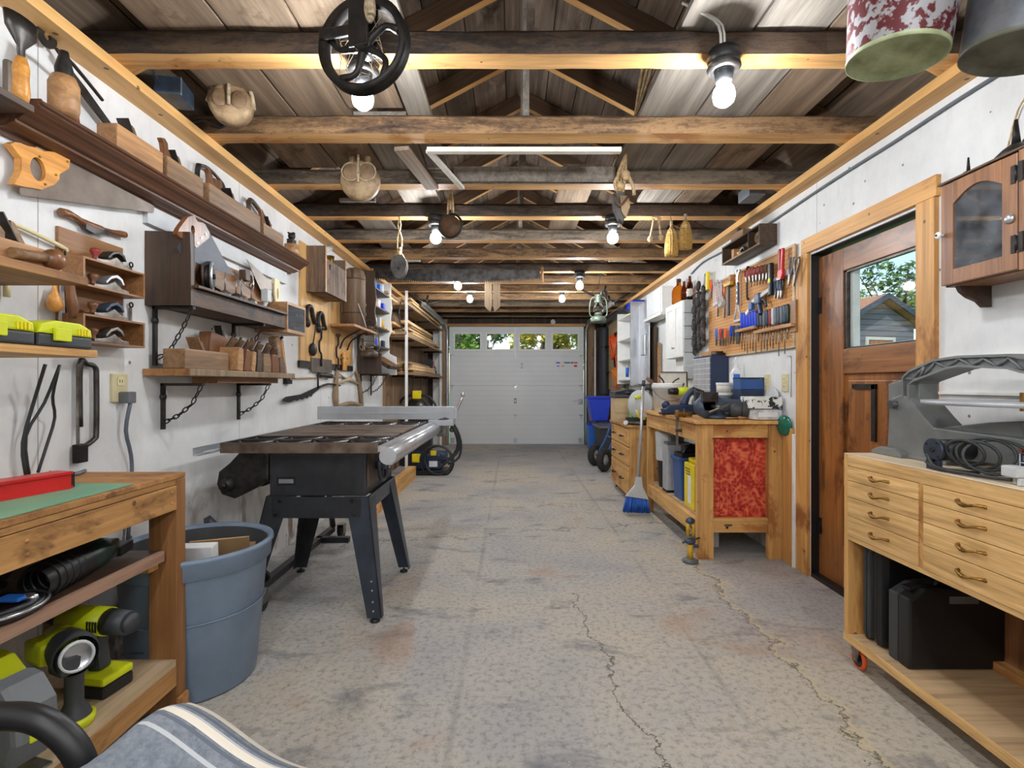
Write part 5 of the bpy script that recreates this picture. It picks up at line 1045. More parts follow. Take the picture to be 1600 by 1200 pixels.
t = T('cable_reel', 'round grey metal reel standing in the trough', 'reel', LWL(2.33, tz+.075, .14), LR); P('flange', 'alu', t, L([(0, -.002), (.05, -.004), (.066, .004), (.07, .0), (.068, -.008), (0, -.01)], (.012, -.02, 0), (.5, -1, .0), 28)); P('flange', 'walnut', t, L([(0, 0), (.066, 0), (.066, .01), (0, .01)], (0, .02, 0), (.5, -1, 0), 28)); P('drum', 'iron', t, Y((.0, .02, 0), (.014, -.02, 0), .055, n=24)); P('hub', 'iron', t, Y((.012, -.022, 0), (.018, -.03, 0), .012))
for k_, y in enumerate((2.48, 2.56, 2.63, 2.71)):
    t0 = T('oil_can', ('first', 'second', 'third', 'last')[k_]+' of four small oil cans with needle spouts, counted from the reel', 'oil can', LWL(y, tz, .14+.01*(k_ % 2)), LR, 'oil cans in the trough')
    P('body', ('steel', 'steel_dark', 'rust_steel', 'steel')[k_], t0, L([(0, 0), (.030, 0), (.030, .012), (.024, .028), (.012, .036), (0, .037)], n=16)); P('spout', 'steel', t0, Y((0, 0, .036), (.002, 0, .125-.01*k_), .004, .0012, 8))
t = T('hand_drill', 'black hand tool with thin wires on the trough back, above the oil cans', 'hand tool', LWL(2.83, 1.68, .05), LR); P('body', 'walnut', t, B(-.02, .03, -.02, .02, -.01, .05, .006)); P('hook', 'chrome', t, TU([(-.03, 0, -.01), (.05, 0, -.04), (.10, 0, -.01), (.08, 0, .04), (.03, 0, .03)], .004)); P('washer', 'steel', t, TO((.06, -.01, -.03), .016, .005, (0, 1, 0)))
t = T('saw_clamp', 'pale cast clamp frame near the glazed box on the trough', 'clamp', LWL(2.93, 1.55, .12), LR); P('frame', 'slat_grey', t, TU([(-.05, 0, -.02), (-.01, 0, .0), (.02, 0, .05), (.0, 0, .085), (.05, 0, .09)], .012, 6), B(-.015, .03, -.02, .02, .02, .09, .006)); P('arm', 'steel', t, TU([(-.10, 0, -.05), (-.02, 0, -.0)], .007, 6)); P('thumb_screw', 'brass', t, Y((.03, 0, .07), (.08, 0, .075), .006))
t = T('handsaw', 'handsaw with cream wooden handle behind the glazed box', 'handsaw', LWL(3.22, 1.68, .04), LR); P('blade', 'saw_plate', t, PR([(-.35, .12), (-.02, .04), (-.02, -.07), (-.15, -.06)], 'xz', -.003, 0)); P('handle', 'cream', t, holed([(-.03, .08), (.04, .08), (.05, -.03), (.02, -.10), (-.01, -.09), (-.03, -.02)], (.012, -.01), .012, .035, 'xz', -.012, .008))
# ---- lower plank shelf with moulding planes
Z0 = 1.134
t = T('plank_shelf', 'rough plank shelf on chained iron brackets full of moulding planes', 'shelf', LWL(2.12, Z0), LR)
P('board', 'grey_slab', t, B(0, 1.02, -.20, -.002, 0, .03, .004)); P('cleat', 'rack_wood', t, B(.28, .90, -.15, -.03, -.03, -.001)); P('near_end', 'bench_x', t, B(-.004, .0, -.195, -.004, .001, .029))
for x_ in (.09, .70): shelf_bracket(t, x_, -.03, .20, .20)
z_ = Z0+.031
wooden_plane('broad brown bench plane at the near end of the plank shelf', LWL(2.15, z_, .11), LR, .33, .095, .085, 'plane_wood', 'plane_dark', False, 'wooden planes on the plank shelf', iron='plane_wood')
def mp(lb, y, w, h, mt, lean, wd='plane_dark', dep=.17):
    t = T('moulding_plane', lb, 'hand plane', LWL(y, z_, .015), LR, 'moulding planes on the plank shelf')
    P('body', mt, t, X(RO(lean, 'Y'), PR([(-w/2, 0), (w/2, 0), (w/2, h*.55), (w*.3, h), (-w/2, h)], 'xz', -dep, 0, bev=.003)))
    P('wedge', wd, t, X(RO(lean, 'Y') @ TR(0, -dep*.55, h*.8) @ RO(28, 'X'), B(-w*.18, w*.18, -.012, .012, 0, .085, .003))); P('iron', 'steel_dark', t, X(RO(lean, 'Y') @ TR(0, -dep*.55+.016, h*.8) @ RO(28, 'X'), B(-w*.15, w*.15, -.002, .002, 0, .10)))
for a__ in (('pale moulding plane beside the broad bench plane', 2.535, .05, .115, 'plane_pale', 8), ('second moulding plane from the broad bench plane, orange-brown, leaning', 2.60, .042, .11, 'tote', 10), ('thin pale leaning moulding plane, mid-row on the plank shelf', 2.665, .035, .105, 'plane_pale', 12), ('black moulding plane with metal nose, mid-row', 2.73, .05, .115, 'walnut', 4), ('squarish brown grooving plane, third from the row end', 2.82, .085, .10, 'plane_wood', 0), ('reddish grooving plane with notched front, second from the row end', 2.92, .08, .10, 'tote', 0), ('dark short grooving plane at the far end of the row', 3.01, .065, .09, 'plane_dark', -6)): mp(*a__)
wooden_plane('wooden plane hanging on the wall above the plank shelf', LWL(2.44, 1.255, .06), LR, .28, .06, .10, 'tote', 'walnut', False, 'wooden planes on the plank shelf', rot=(0, math.radians(8), LR))
t = T('hinged_plane', 'tall wooden screw-arm plane leaning at the plank shelf end', 'hand plane', LWL(3.10, z_-.03, .08), LR, rot=(0, math.radians(-14), LR)); P('body', 'plane_wood', t, B(0, .05, -.05, 0, 0, .25, .006)); P('fence', 'plane_pale', t, B(.055, .085, -.055, .0, -.01, .22, .005)); P('arm', 'walnut', t, Y((-.03, -.03, .20), (.12, -.03, .23), .010)); P('arm', 'walnut', t, Y((-.03, -.03, .05), (.0, -.03, .06), .008))
t = T('chest_lock', 'small black iron box lock fixed to the wall below the plank shelf', 'lock', LWL(3.46, 1.13), LR); P('case', 'iron', t, B(-.04, .04, -.03, 0, -.03, .03, .004)); P('knob', 'steel', t, S((.0, -.034, 0), .01))
# ---- plywood tool board
Y0, Z0 = 3.67, 1.27
t = T('tool_board', 'tall plywood tool board with braces and hooks, beside the hanging box', 'tool board', LWL(Y0, Z0), LR)
P('board', 'ply', t, B(0, 1.20, -.014, -.001, 0, .86, .002)); P('lower_edge', 'steel_dark', t, B(-.02, 1.2, -.018, -.001, -.05, -.002)); P('tin_plate', 'saw_plate', t, B(.18, .62, -.022, -.0185, -.08, .03))
for y, z, lb, mt in ((3.80, 1.62, 'black iron hook clamp on the upper part of the plywood board', 'iron'), (4.02, 1.60, 'second black curved iron tool on the plywood board, beside the clamp', 'iron')):
    t = T('iron_clamp', lb, 'clamp', LWL(y, z, .03), LR); P('hook', mt, t, TU([(-.04, 0, -.08), (-.06, 0, -.02), (-.03, 0, .05), (.03, 0, .05), (.06, 0, -.01), (.10, 0, -.06)], .016, 8)); P('jaw', mt, t, S((-.04, 0, -.07), (.03, .02, .035)))
t = T('ladle', 'black round ladle hanging on the plywood board', 'ladle', LWL(3.86, 1.36, .03), LR); P('bowl', 'iron', t, S((0, 0, 0), (.05, .025, .05))); P('handle', 'iron', t, TU([(0, 0, .04), (.04, 0, .14), (.045, 0, .19)], .005))
for y, z, lb in ((4.03, 1.36, 'iron hand brace with bulb head low on the plywood board'), (4.42, 1.34, 'second hand brace low on the plywood board under the small shelf')):
    t = T('hand_brace', lb, 'brace', LWL(y, z, .03), LR); P('crank', 'iron', t, TU([(0, 0, .17), (0, 0, .10), (-.04, 0, .07), (-.04, 0, 0), (0, 0, -.03), (0, 0, -.12)], .008)); P('head', 'walnut', t, S((0, 0, .18), (.03, .025, .015)))
t = T('hand_tool', 'orange-brown wooden tool with notches low on the plywood board', 'hand tool', LWL(4.55, 1.30, .03), LR); P('body', 'yellow_tote', t, B(-.03, .05, -.02, 0, -.08, .08, .008)); P('screw', 'steel', t, Y((-.07, -.01, .03), (.08, -.01, .03), .008))
# ---- hanging box, churn, small shelf, lantern
t = T('wooden_wall_box', 'weathered open-topped wooden box hanging on the plywood board', 'box', LWL(3.77, 1.78), LR)
P('side', 'weathered', t, B(0, .018, -.155, -.016, 0, .34)); P('side', 'weathered', t, B(.45, .468, -.155, -.016, 0, .34)); P('front', 'weathered', t, B(.018, .45, -.158, -.142, 0, .25)); P('bottom', 'weathered', t, B(.018, .45, -.155, -.016, 0, .014)); P('edge', 'plane_pale', t, B(0, .018, -.1595, -.1551, 0, .34), B(.45, .468, -.1595, -.1551, 0, .34)); P('latch_hole', 'black', t, L([(0, 0), (.02, 0), (.02, -.003), (0, -.004)], (.09, -.158, .20), (0, 1, 0), 14)); P('back', 'weathered', t, B(.018, .45, -.03, -.016, .014, .34))
t = T('brass_jug', 'brass jug standing in the open wooden wall box', 'jug', LWL(4.05, 1.98, .09), LR); P('body', 'brass', t, L([(0, 0), (.04, 0), (.045, .05), (.03, .10), (.035, .13), (0, .13)])); P('handle', 'brass', t, TU([(.03, 0, .10), (.07, 0, .07), (.045, 0, .02)], .006))
ONE('cloth_roll', 'grey flat roll lying on top of the hanging wooden box', 'hand tool', 'slat_grey', LWL(3.93, 2.13, .10), LR, X(RO(-22, 'Y'), Y((-.09, 0, 0), (.10, 0, 0), .024, n=12)))
t = T('wall_shelf', 'small wooden bracket shelf under the old grey churn', 'shelf', LWL(4.25, 1.58), LR); P('board', 'plane_pale', t, B(0, .75, -.22, -.016, 0, .022, .003)); P('bracket', 'iron', t, TU([(.25, -.20, -.002), (.25, -.06, -.08), (.25, -.02, -.17)], .007)); P('bracket', 'iron', t, TU([(.45, -.2, -.002), (.45, -.06, -.08), (.45, -.02, -.17)], .007))
t = T('butter_churn', 'tall grey-brown cylindrical churn standing on the small bracket shelf', 'churn', LWL(4.55, 1.603, .125), LR); P('barrel', 'weathered', t, L([(0, 0), (.10, 0), (.10, .45), (.085, .50), (.05, .52), (0, .52)], n=26)); P('hoop', 'steel_dark', t, TO((0, 0, .12), .101, .004, (0, 0, 1), 26, 5), TO((0, 0, .42), .101, .004, (0, 0, 1), 26, 5)); P('wire_handle', 'cord_white', t, TU([(-.08, -.06, .2), (-.06, -.10, .08), (0, -.11, .0)], .004))
def lantern(lb, loc, mt, s=1., rz=0.):
    t = T('lantern', lb, 'lantern', loc, rz)
    P('tank', mt, t, L([(0, 0), (.08*s, 0), (.085*s, .015*s), (.085*s, .045*s), (.06*s, .065*s), (.03*s, .075*s), (0, .075*s)], n=22)); P('burner', mt, t, L([(.03*s, .075*s), (.045*s, .09*s), (.045*s, .10*s), (.02*s, .11*s), (0, .11*s)], n=18))
    P('globe', 'clear', t, L([(.035*s, .10*s), (.055*s, .14*s), (.05*s, .18*s), (.033*s, .215*s)], n=22)); P('hood', mt, t, L([(.04*s, .215*s), (.045*s, .225*s), (.03*s, .25*s), (.03*s, .29*s), (.04*s, .30*s), (.0, .315*s)], n=20)); P('frame_tube', mt, t, *[TU([(k*.06*s, 0, .06*s), (k*.095*s, 0, .09*s), (k*.09*s, 0, .22*s), (k*.065*s, 0, .27*s), (k*.03*s, 0, .28*s)], .007*s) for k in (-1, 1)]); P('bail', 'steel_dark', t, TU([(-.085*s, 0, .25*s), (-.06*s, .02, .34*s), (0, .03*s, .38*s), (.06*s, .02, .34*s), (.085*s, 0, .25*s)], .0028))
    P('wire_guard', 'steel', t, TO((0, 0, .16*s), .058*s, .002, (0, 0, 1), 20, 4), TO((0, 0, .13*s), .055*s, .002, (0, 0, 1), 20, 4))
lantern('old dark hurricane lantern hanging by the dark slatted rack', LWL(4.92, 1.36, .16), 'rust_steel', .95, .3)
t = T('wall_lamp', 'white globe oil lamp on an iron arm beside the churn', 'lamp', LWL(5.0, 1.58, .08), LR); P('globe', 'white', t, S((0, 0, 0), .04)); P('arm', 'iron', t, TU([(-.0, 0, .04), (-.01, 0, .12), (0, .0, .18), (0, .06, .18)], .008)); P('burner', 'iron', t, Y((-.02, 0, .04), (.02, 0, .05), .02))
ONE('leather_strap', 'brown leather strap hanging above the white globe lamp', 'strap', 'leather', LWL(4.95, 1.90, .03), LR, TU([(-.02, 0, .22), (0, 0, .10), (.02, 0, 0)], .018, 6))
t = T('pulley_loop', 'yellowed wooden pulley loop hanging by the dark scalloped rack', 'pulley', LWL(5.02, 1.78, .08), LR); P('loop', 'pulley_wood', t, TO((0, 0, .05), .055, .016, (0, 1, 0))); P('tail', 'pulley_wood', t, TU([(0, 0, .0), (-.02, 0, -.20), (-.02, 0, -.40)], .016))
# ---- scalloped rack of pigeonholes
t = T('spindle_rack', 'tall dark scalloped wall rack filled with small tools', 'rack', LWL(5.05, 1.20), LR)
sc_ = [(-.002, 0), (-.24, 0), (-.24, .20), (-.16, .24), (-.155, .42), (-.19, .50), (-.175, .62), (-.19, .75), (-.175, .88), (-.18, 1.02), (-.002, 1.02)]
P('side_panel', 'walnut_z', t, PR(sc_, 'yz', 0, .02)); P('side_panel', 'cab_white', t, PR(sc_, 'yz', .66, .68), label='white side edge'); P('back', 'walnut', t, B(.02, .66, -.012, -.002, 0, 1.0))
for k_, z in enumerate((.0, .28, .48, .68, .86)): P('shelf', 'walnut', t, B(.02, .66, -.165, -.012, z, z+.014))
shelf_bracket(t, .05, -.001, .2, .22); shelf_bracket(t, .42, -.001, .2, .22)
P('band', 'alu', t, B(-.004, 0, -.17, -.03, .28, .40), B(-.004, .022, -.175, -.165, .28, .40))
rnd = random.Random(4)
CANS = ('white', 'blue_light', 'blue', 'steel', 'cream', 'paper', 'navy', 'slat_grey', 'plane_pale', 'mustard')
WHERE = ('on the lowest', 'on the second', 'on the middle', 'on the top')
ORD = ('first', 'second', 'third', 'fourth', 'fifth', 'sixth', 'seventh', 'eighth', 'ninth', 'tenth', 'eleventh', 'twelfth')
for k_, z in enumerate((.294, .494, .694, .874)):
    for j in range(4):
        c = CANS[(k_*3+j*2) % 10] if k_ < 3 else ('white', 'blue_light', 'blue_light', 'paper')[j]; y = 5.13+j*.15
        h = rnd.uniform(.07, .11)
        cn = {'white': 'white', 'blue_light': 'light blue', 'blue': 'blue', 'steel': 'steel', 'cream': 'cream', 'paper': 'paper-white', 'navy': 'navy', 'slat_grey': 'grey', 'plane_pale': 'pale wooden', 'mustard': 'mustard'}[c]
        ONE('small_tin', f'{cn} tin {WHERE[k_]} shelf of the scalloped rack, {ORD[j]} from its dark side', 'tin', c, LWL(y, 1.20+z+.001, .10), LR, B(-.035, .035, -.04, .04, 0, h, .004) if (j+k_) % 2 else L([(0, 0), (.035, 0), (.035, h), (.03, h+.004), (0, h+.004)], n=16), group='tins in the scalloped rack')
t = T('type_tray', 'slanted wooden compartment tray on top of the scalloped rack ledge', 'tray', LWL(5.15, 1.375, .10), LR); P('frame', 'walnut', t, X(RO(32, 'X'), B(0, .50, -.22, -.21, 0, .03), B(0, .5, -.01, 0, 0, .03), B(0, .01, -.22, 0, 0, .03), B(.49, .5, -.22, 0, 0, .03), B(0, .5, -.22, 0, -.008, 0))); P('contents', 'paper', t, X(RO(32, 'X'), *[B(.02+i*.095, .09+i*.095, -.20, -.02, .001, .015+.012*(i % 2)) for i in range(5)])); P('divider', 'rack_wood', t, X(RO(32, 'X'), *[B(.095+i*.095, .10+i*.095, -.21, -.01, .001, .035) for i in range(4)]))
# ---- hay knife and horse hames
t = T('hay_knife', 'dark serrated hay knife with two bent handles on the wall', 'hay knife', LWL(3.6, 1.03, .02), LR)
a_ = (400, 460, 5.0, 3.6, 1.03, .02)
P('blade', 'iron', t, PR(G([(200, 825), (230, 800), (350, 780), (480, 720), (490, 740), (440, 780), (430, 800), (410, 795), (400, 812), (375, 806), (360, 822), (335, 815), (320, 832), (300, 825), (260, 845), (220, 840)], *a_), 'xz', -.004, 0)); P('handle', 'iron', t, TU([(u, -.004, v) for u, v in G([(480, 725), (482, 640), (500, 630), (585, 638)], *a_)], [.008, .008, .016, .02], 7)); P('tang', 'iron', t, TU([(u, -.004, v) for u, v in G([(478, 730), (560, 700), (650, 712)], *a_)], .009, 6))
t = T('horse_hames', 'pair of curved wooden horse hames hanging below the plywood board', 'horse hames', LWL(4.7, 1.0, .02), LR)
a_ = (400, 460, 5.0, 4.7, 1.0, .02)
def hame(pts, rr): return TU([(u, 0, v) for u, v in G(pts, *a_)], rr, 8)
P('hame', 'grey_slab', t, hame([(640, 560), (632, 620), (625, 700), (620, 800), (630, 880)], [.014, .02, .024, .028, .022])); P('hame', 'grey_slab', t, hame([(780, 600), (800, 660), (815, 760), (825, 870)], [.014, .02, .024, .022])); P('strap', 'rope_grey', t, hame([(625, 705), (680, 680), (735, 665), (800, 700)], [.010, .016, .016, .010]), hame([(650, 620), (720, 660), (770, 610)], [.006])); P('lower_strap', 'grey_slab', t, hame([(630, 880), (740, 850), (820, 870)], [.02]))
ONE('twine', 'thin twine strung along the wall from the plank shelf to the hames', 'twine', 'rope', LWL(3.35, 1.13, .01), LR, TU([(-.15, 0, -.02), (0, 0, .02), (.25, 0, .01), (.9, 0, .03), (1.3, 0, .03), (1.5, 0, .0)], .006))
# ---- lumber rack
t = T('lumber_rack', 'three-level lumber rack before grey barn boards', 'rack', LWL(6.05, 0), LR)
P('barn_board', 'barn', t, *[B(i*.197, i*.197+.19, -.02, -.001, 0, 2.2) for i in range(16)])
P('upright', 'cab_white', t, B(-.02, .0, -.30, -.27, 0, 2.2)); P('upright', 'cab_white', t, B(3.05, 3.1, -.28, -.24, 0, 2.2))
for z in (1.225, 1.67, 2.05): P('shelf', 'rack_wood' if z < 1.3 else 'lumber_grey', t, B(.0, 3.1, -.30, -.022, z-.012, z+.012)); [P('bracket', 'iron', t, B(a_0, a_0+.02, -.29, -.022, z-.04, z-.013)) for a_0 in (.4, 1.6, 2.7)]
rnd = random.Random(11); lv = {1.225: 'lowest', 1.67: 'middle', 2.05: 'top'}
for z in (1.225, 1.67, 2.05):
    zz = z+.013; k_ = 0
    while zz < z+(.16 if z < 1.3 else .19 if z < 2 else .12):
        yy = -.29
        for c_ in range(2):
            th = rnd.choice((.024, .032, .036)); w_ = rnd.uniform(.09, .125); x0 = rnd.uniform(-.5, .35) if z > 1.3 else rnd.uniform(.1, .5); ln = rnd.uniform(1.5, 2.6)
            ONE('lumber_board', f'{"pale" if k_ % 3 else "brown"} board on the {lv[z]} rack level, {ORD[k_//2]} layer up, {"outer" if c_ == 0 else "inner"} row', 'board', 'lumber' if k_ % 3 else 'lumber_grey', LWL(6.05+x0, zz, -yy), LR, B(0, min(ln, 3.0-x0), 0, w_, 0, th-.002, .002), group='boards on the lumber rack'); yy += .128; k_ += 1
        zz += .037
t = T('circular_saw', 'black and red corded saw at the far end of the lowest rack level', 'power tool', LWL(8.45, 1.38, .17), LR); P('body', 'black', t, Y((-.12, 0, .07), (.12, 0, .07), .06), B(-.12, .12, -.06, .06, 0, .03)); P('trigger', 'red', t, B(-.02, .04, -.065, -.055, -.0, .08, .006)); P('cord', 'cord', t, TU([(.12, 0, .06), (.25, -.05, .0), (.22, -.08, -.12), (.3, -.1, -.2)], .012))
ONE('wire_loop', 'thin black wire loop hanging over the top lumber level', 'wire', 'cord', LWL(5.9, 1.95, .25), LR, TU([(0, 0, .1), (-.1, 0, -.05), (.05, 0, -.2), (.4, 0, -.24), (.8, 0, -.12), (.95, 0, .02)], .007))

# ================================================================== door wall
# pegboard: x measured from its far end towards the door
PY = 4.42
t = T('pegboard', 'brown pegboard covered in hand tools between cupboard and door', 'pegboard', RWL(PY, 1.33), RR)
P('board', 'pegboard', t, B(0, 1.35, -.012, -.001, 0, .60)); P('frame', 'ply_pale', t, B(1.335, 1.36, -.022, -.0125, -.01, .61), B(0, 1.335, -.02, -.0125, -.012, .004), B(0, 1.335, -.02, -.0125, .597, .612))
def pw(cx, cy, off=.03):      # spot read from the close look at the board: distance along the room and height
    px, py = 1080+cx/6.667, 380+cy/6.667; y = YR(px, off); return y, ZP(py, y)
def peg(cx, cy, off=.03):
    y, z = pw(cx, cy, off); return RWL(y, z, off)
# racks and screwdrivers
for (a, b_, lb) in (((488, 915), (688, 880), 'short pale wooden tool rack holding the blue-handled chisels'), ((682, 920), (1082, 862), 'long pale wooden tool rack holding the grey screwdrivers')):
    ya, za = pw(*a); yb, zb = pw(*b_); t = T('tool_rack', lb, 'rack', RWL(ya, (za+zb)/2), RR); P('rail', 'plane_pale', t, B(0, ya-yb, -.055, -.0125, -.01, .012, .003)); P('holder', 'steel', t, B(.02, ya-yb-.02, -.0135, -.0125, -.06, -.055))
def screwdriver(lb, loc, hl, sl, r, mt, group, tip='steel'):
    t = T('screwdriver', lb, 'screwdriver', loc, RR, group)
    P('handle', mt, t, L([(0, 0), (r*.6, .0), (r, .012), (r*.85, hl*.3), (r, hl*.5), (r, hl*.9), (r*.7, hl), (0, hl)], n=12)); P('shaft', tip, t, Y((0, 0, -sl), (0, 0, 0), .0032, n=6)); return t
yb_, zb_ = pw(595, 880)
for i in range(6):
    px = 528+i*29; y, z = pw(px, 890-i*3.5, .035)
    screwdriver(f'blue-handled chisel in the short pegboard rack, {ORD[i]} from the cupboard', RWL(y, z, .035), .115-.003*(i % 2), .15+.015*(i % 3), .0125, 'blue', 'blue chisels in the short rack')
for i in range(11):
    px = 700+i*30.5; y, z = pw(px, 873-i*4.2, .035)
    cm, cn = (('grey_dark', 'dark grey'), ('vise', 'blue-grey'), ('grey_mid', 'grey'), ('navy', 'navy'), ('dark_red', 'dull red'), ('slat_grey', 'light grey'), ('grey_mid', 'grey'), ('vise', 'blue-grey'), ('grey_mid', 'grey'), ('vise', 'slate-blue'), ('hunter', 'green-black'))[i]
    screwdriver(f'{cn} handled screwdriver in the long pegboard rack, {ORD[i]} from the blue chisels', RWL(y, z, .035), .10+.003*i*.5, .10+.05*((i*7) % 5)/4+.05*(i % 2), .0115, cm, 'screwdrivers in the long rack')
# lower row of pliers and drivers
def pliers(lb, loc, Ln, mt, group=None, op=.012, rz=RR, rot=None):
    t = T('pliers', lb, 'pliers', loc, rz, group, rot)
    P('handle', mt, t, TU([(-op, 0, Ln*.58), (-op*1.5, 0, Ln*.3), (-.004, 0, 0)][::-1] if 0 else [(-.004, 0, 0), (-op*1.4, 0, Ln*.3), (-op, 0, Ln*.6)], .0065, 7)); P('handle', mt, t, TU([(.004, 0, 0), (op*1.4, 0, Ln*.3), (op, 0, Ln*.6)], .0065, 7))
    P('jaw', 'steel', t, PR([(-.012, .004), (.012, .004), (.010, -.02), (.003, -Ln*.38), (-.003, -Ln*.38), (-.010, -.02)], 'xz', -.006, .006, bev=.001)); return t
low = (('blue_light', 'blue', 262), ('red', 'red', 303), ('grey_dark', 'dark grey', 333), ('orange', 'orange', 355), ('blue', 'royal blue', 412), ('navy', 'navy', 440), ('vise', 'slate', 475), ('navy', 'dark blue', 495))
for i, (mt, cn, cx) in enumerate(low):
    y, z = pw(cx, 1000 if i < 4 else 975, .04)
    pliers(f'{cn}-handled pliers hanging in the low pegboard row, {ORD[i]} from the straps', RWL(y, z, .04), .14, mt, 'pliers in the low pegboard row', .010, rot=(0, math.radians((0, 0, 2, -2, 9, 6, 2, 8)[i]), RR))
# red-handled pliers on top
for i in range(7):
    y, z = pw(575+i*36, 358-i*7, .05)
    pliers(f'dark red handled pliers in the top pegboard row, {ORD[i]} from the cupboard', RWL(y, z, .05), .10, 'dark_red' if i < 5 else 'leather', 'red pliers on the top pegboard row', .012, rot=(0, math.radians(-16+i*4), RR))
for i in range(6):
    y, z = pw(628+i*30, 425-i*7, .03); ONE('drill_bit', f'small steel bit in the row under the red pliers, {ORD[i]} from the cupboard', 'drill bit', 'steel', RWL(y, z, .03), RR, Y((0, 0, -.02), (0, 0, .03), .003, n=6), TO((0, 0, .032), .006, .002, (0, 1, 0), 10, 4), group='small bits under the red pliers')
y, z = pw(780, 352, .03); ONE('steel_rule', 'steel bar rack behind the red pliers', 'rack', 'steel', RWL(*pw(620, 385, .02), .02), RR, B(0, .27, -.004, 0, -.004, .008))
# wrenches
for i in range(5):
    y, z = pw(238+i*19, 650-(i % 3)*12, .03+.004*i); t = T('wrench', f'bright steel wrench in the hanging bunch, {ORD[i]} from the cupboard', 'wrench', RWL(y, z, .03+.004*i), RR, 'wrenches in the hanging bunch')
    P('shank', 'fence_grey', t, B(-.006, .006, -.004, 0, .01, .17-.012*(i % 2))); P('jaw', 'fence_grey', t, holed(circle(0, 0, .016, 12), (0, -.006), .006, .008, 'xz', -.006, .001)); P('ring', 'fence_grey', t, TO((0, -.002, .18-.012*(i % 2)), .010, .004, (0, 1, 0), 14, 5))
for i, (cx, cy, cn, mt) in enumerate(((205, 500, 'orange', 'orange'), (275, 690, 'tan', 'copper'), (335, 560, 'copper', 'copper'), (345, 700, 'steel', 'steel'))):
    y, z = pw(cx, cy, .03); pliers(f'thin {cn} handled snips beside the bunch of wrenches', RWL(y, z, .03), .16, mt, None, .012)
y, z = pw(390, 430, .04); t = T('hammer', 'hammer with yellow head and dark shaft hanging on the pegboard', 'hammer', RWL(y, z, .04), RR); P('head', 'mustard', t, B(-.065, .06, -.015, .012, -.012, .016, .005)); P('shaft', 'grey_dark', t, B(-.012, .010, -.008, .008, -.24, -.012, .005)); P('shaft_edge', 'plane_pale', t, B(-.03, -.022, -.004, .004, -.22, -.012))
ONE('wood_block', 'small wooden block at the top edge of the pegboard', 'block', 'plane_pale', RWL(*pw(425, 372, .03), .03), RR, B(-.014, .014, -.02, .01, -.03, .03, .002))
y, z = pw(487, 640, .04); t = T('adjustable_wrench', 'long steel adjustable wrench with blue grips beside the hammer', 'wrench', RWL(y, z, .04), RR); P('handle', 'vise', t, B(-.014, .012, -.008, .008, .0, .16, .005)); P('jaw', 'chrome', t, PR([(-.012, .16), (.012, .16), (.016, .21), (.045, .245), (.03, .255), (.0, .225), (-.008, .26), (-.02, .25), (-.016, .2)], 'xz', -.008, .006)); P('mark', 'white', t, *[B(-.006, .004, -.0095, -.008, .02+i*.04, .035+i*.04) for i in range(4)])
y, z = pw(520, 805, .03); t = T('set_square', 'white metal set square hanging under the adjustable wrench', 'square', RWL(y, z, .03), RR)
P('frame', 'slat_grey', t, B(-.115, .0, -.006, 0, 0, .016), TU([(-.001, -.003, .01), (-.055, -.003, .145)], .007, 4, smooth=1), TU([(-.11, -.003, .01), (-.055, -.003, .145)], .007, 4, smooth=1))
y, z = pw(590, 580, .03); ONE('hex_key', 'black iron rod hook hanging at the middle of the pegboard', 'hook', 'iron', RWL(y, z, .03), RR, TU([(.01, 0, .0), (-.008, 0, .0), (-.012, 0, .05), (-.015, 0, .21), (.03, -.01, .22)], .008, 7, smooth=2))
y, z = pw(705, 590, .05); t = T('pistol_clamp', 'navy and white pistol-grip clamp across the middle of the pegboard', 'clamp', RWL(y, z, .05), RR)
P('bar', 'slat_grey', t, X(RO(-10, 'Y'), B(-.10, .14, -.006, .006, .005, .03, .003))); P('body', 'navy', t, B(-.04, .03, -.016, .016, -.03, .045, .008)); P('grip', 'navy', t, TU([(-.0, 0, -.02), (.02, 0, -.07), (.035, 0, -.10)], .016)); P('trigger', 'grey_dark', t, TU([(.04, 0, .0), (.085, 0, -.02), (.10, 0, -.06)], .008)); 
y, z = pw(625, 670, .05); t = T('bar_clamp', 'white and blue quick clamp above the blue chisels', 'clamp', RWL(y, z, .05), RR); P('body', 'white', t, X(RO(-28, 'Y'), B(-.08, .03, -.01, .01, -.01, .012, .004))); P('grip', 'bin_blue', t, B(-.02, .03, -.014, .014, -.02, .035, .006))
y, z = pw(843, 545, .04); t = T('spring_clamp', 'tall black and grey spring clamp hanging on the pegboard', 'clamp', RWL(y, z, .04), RR); P('body', 'black', t, B(-.018, .012, -.02, .008, 0, .21, .008)); P('slide', 'slat_grey', t, B(-.022, -.018, -.012, .0, .01, .12)); P('button', 'lime', t, B(-.01, .014, -.023, -.0201, .08, .11, .003))
for i, (cx, cn, mt) in enumerate(((880, 'navy', 'navy'), (915, 'teal blue', 'vise'), (942, 'dark', 'black'))):
    y, z = pw(cx, 500, .035); pliers(f'{cn}-gripped scissors beside the tall spring clamp', RWL(y, z, .035), .12, mt, None, .010, rot=(0, math.radians(6), RR))
y, z = pw(945, 330, .05); t = T('spring_clamp', 'bright red spring clamp at the top of the pegboard by the door', 'clamp', RWL(y, z, .05), RR); P('grip', 'dark_red', t, B(-.016, .006, -.02, .0, .02, .16, .008)); P('grip', 'red', t, X(RO(5, 'Y'), B(.008, .028, -.02, .0, .02, .16, .008))); P('jaw', 'red', t, PR([(-.02, .03), (.035, .03), (.04, .0), (.02, -.03), (-.02, -.02)], 'xz', -.02, .0, bev=.005))
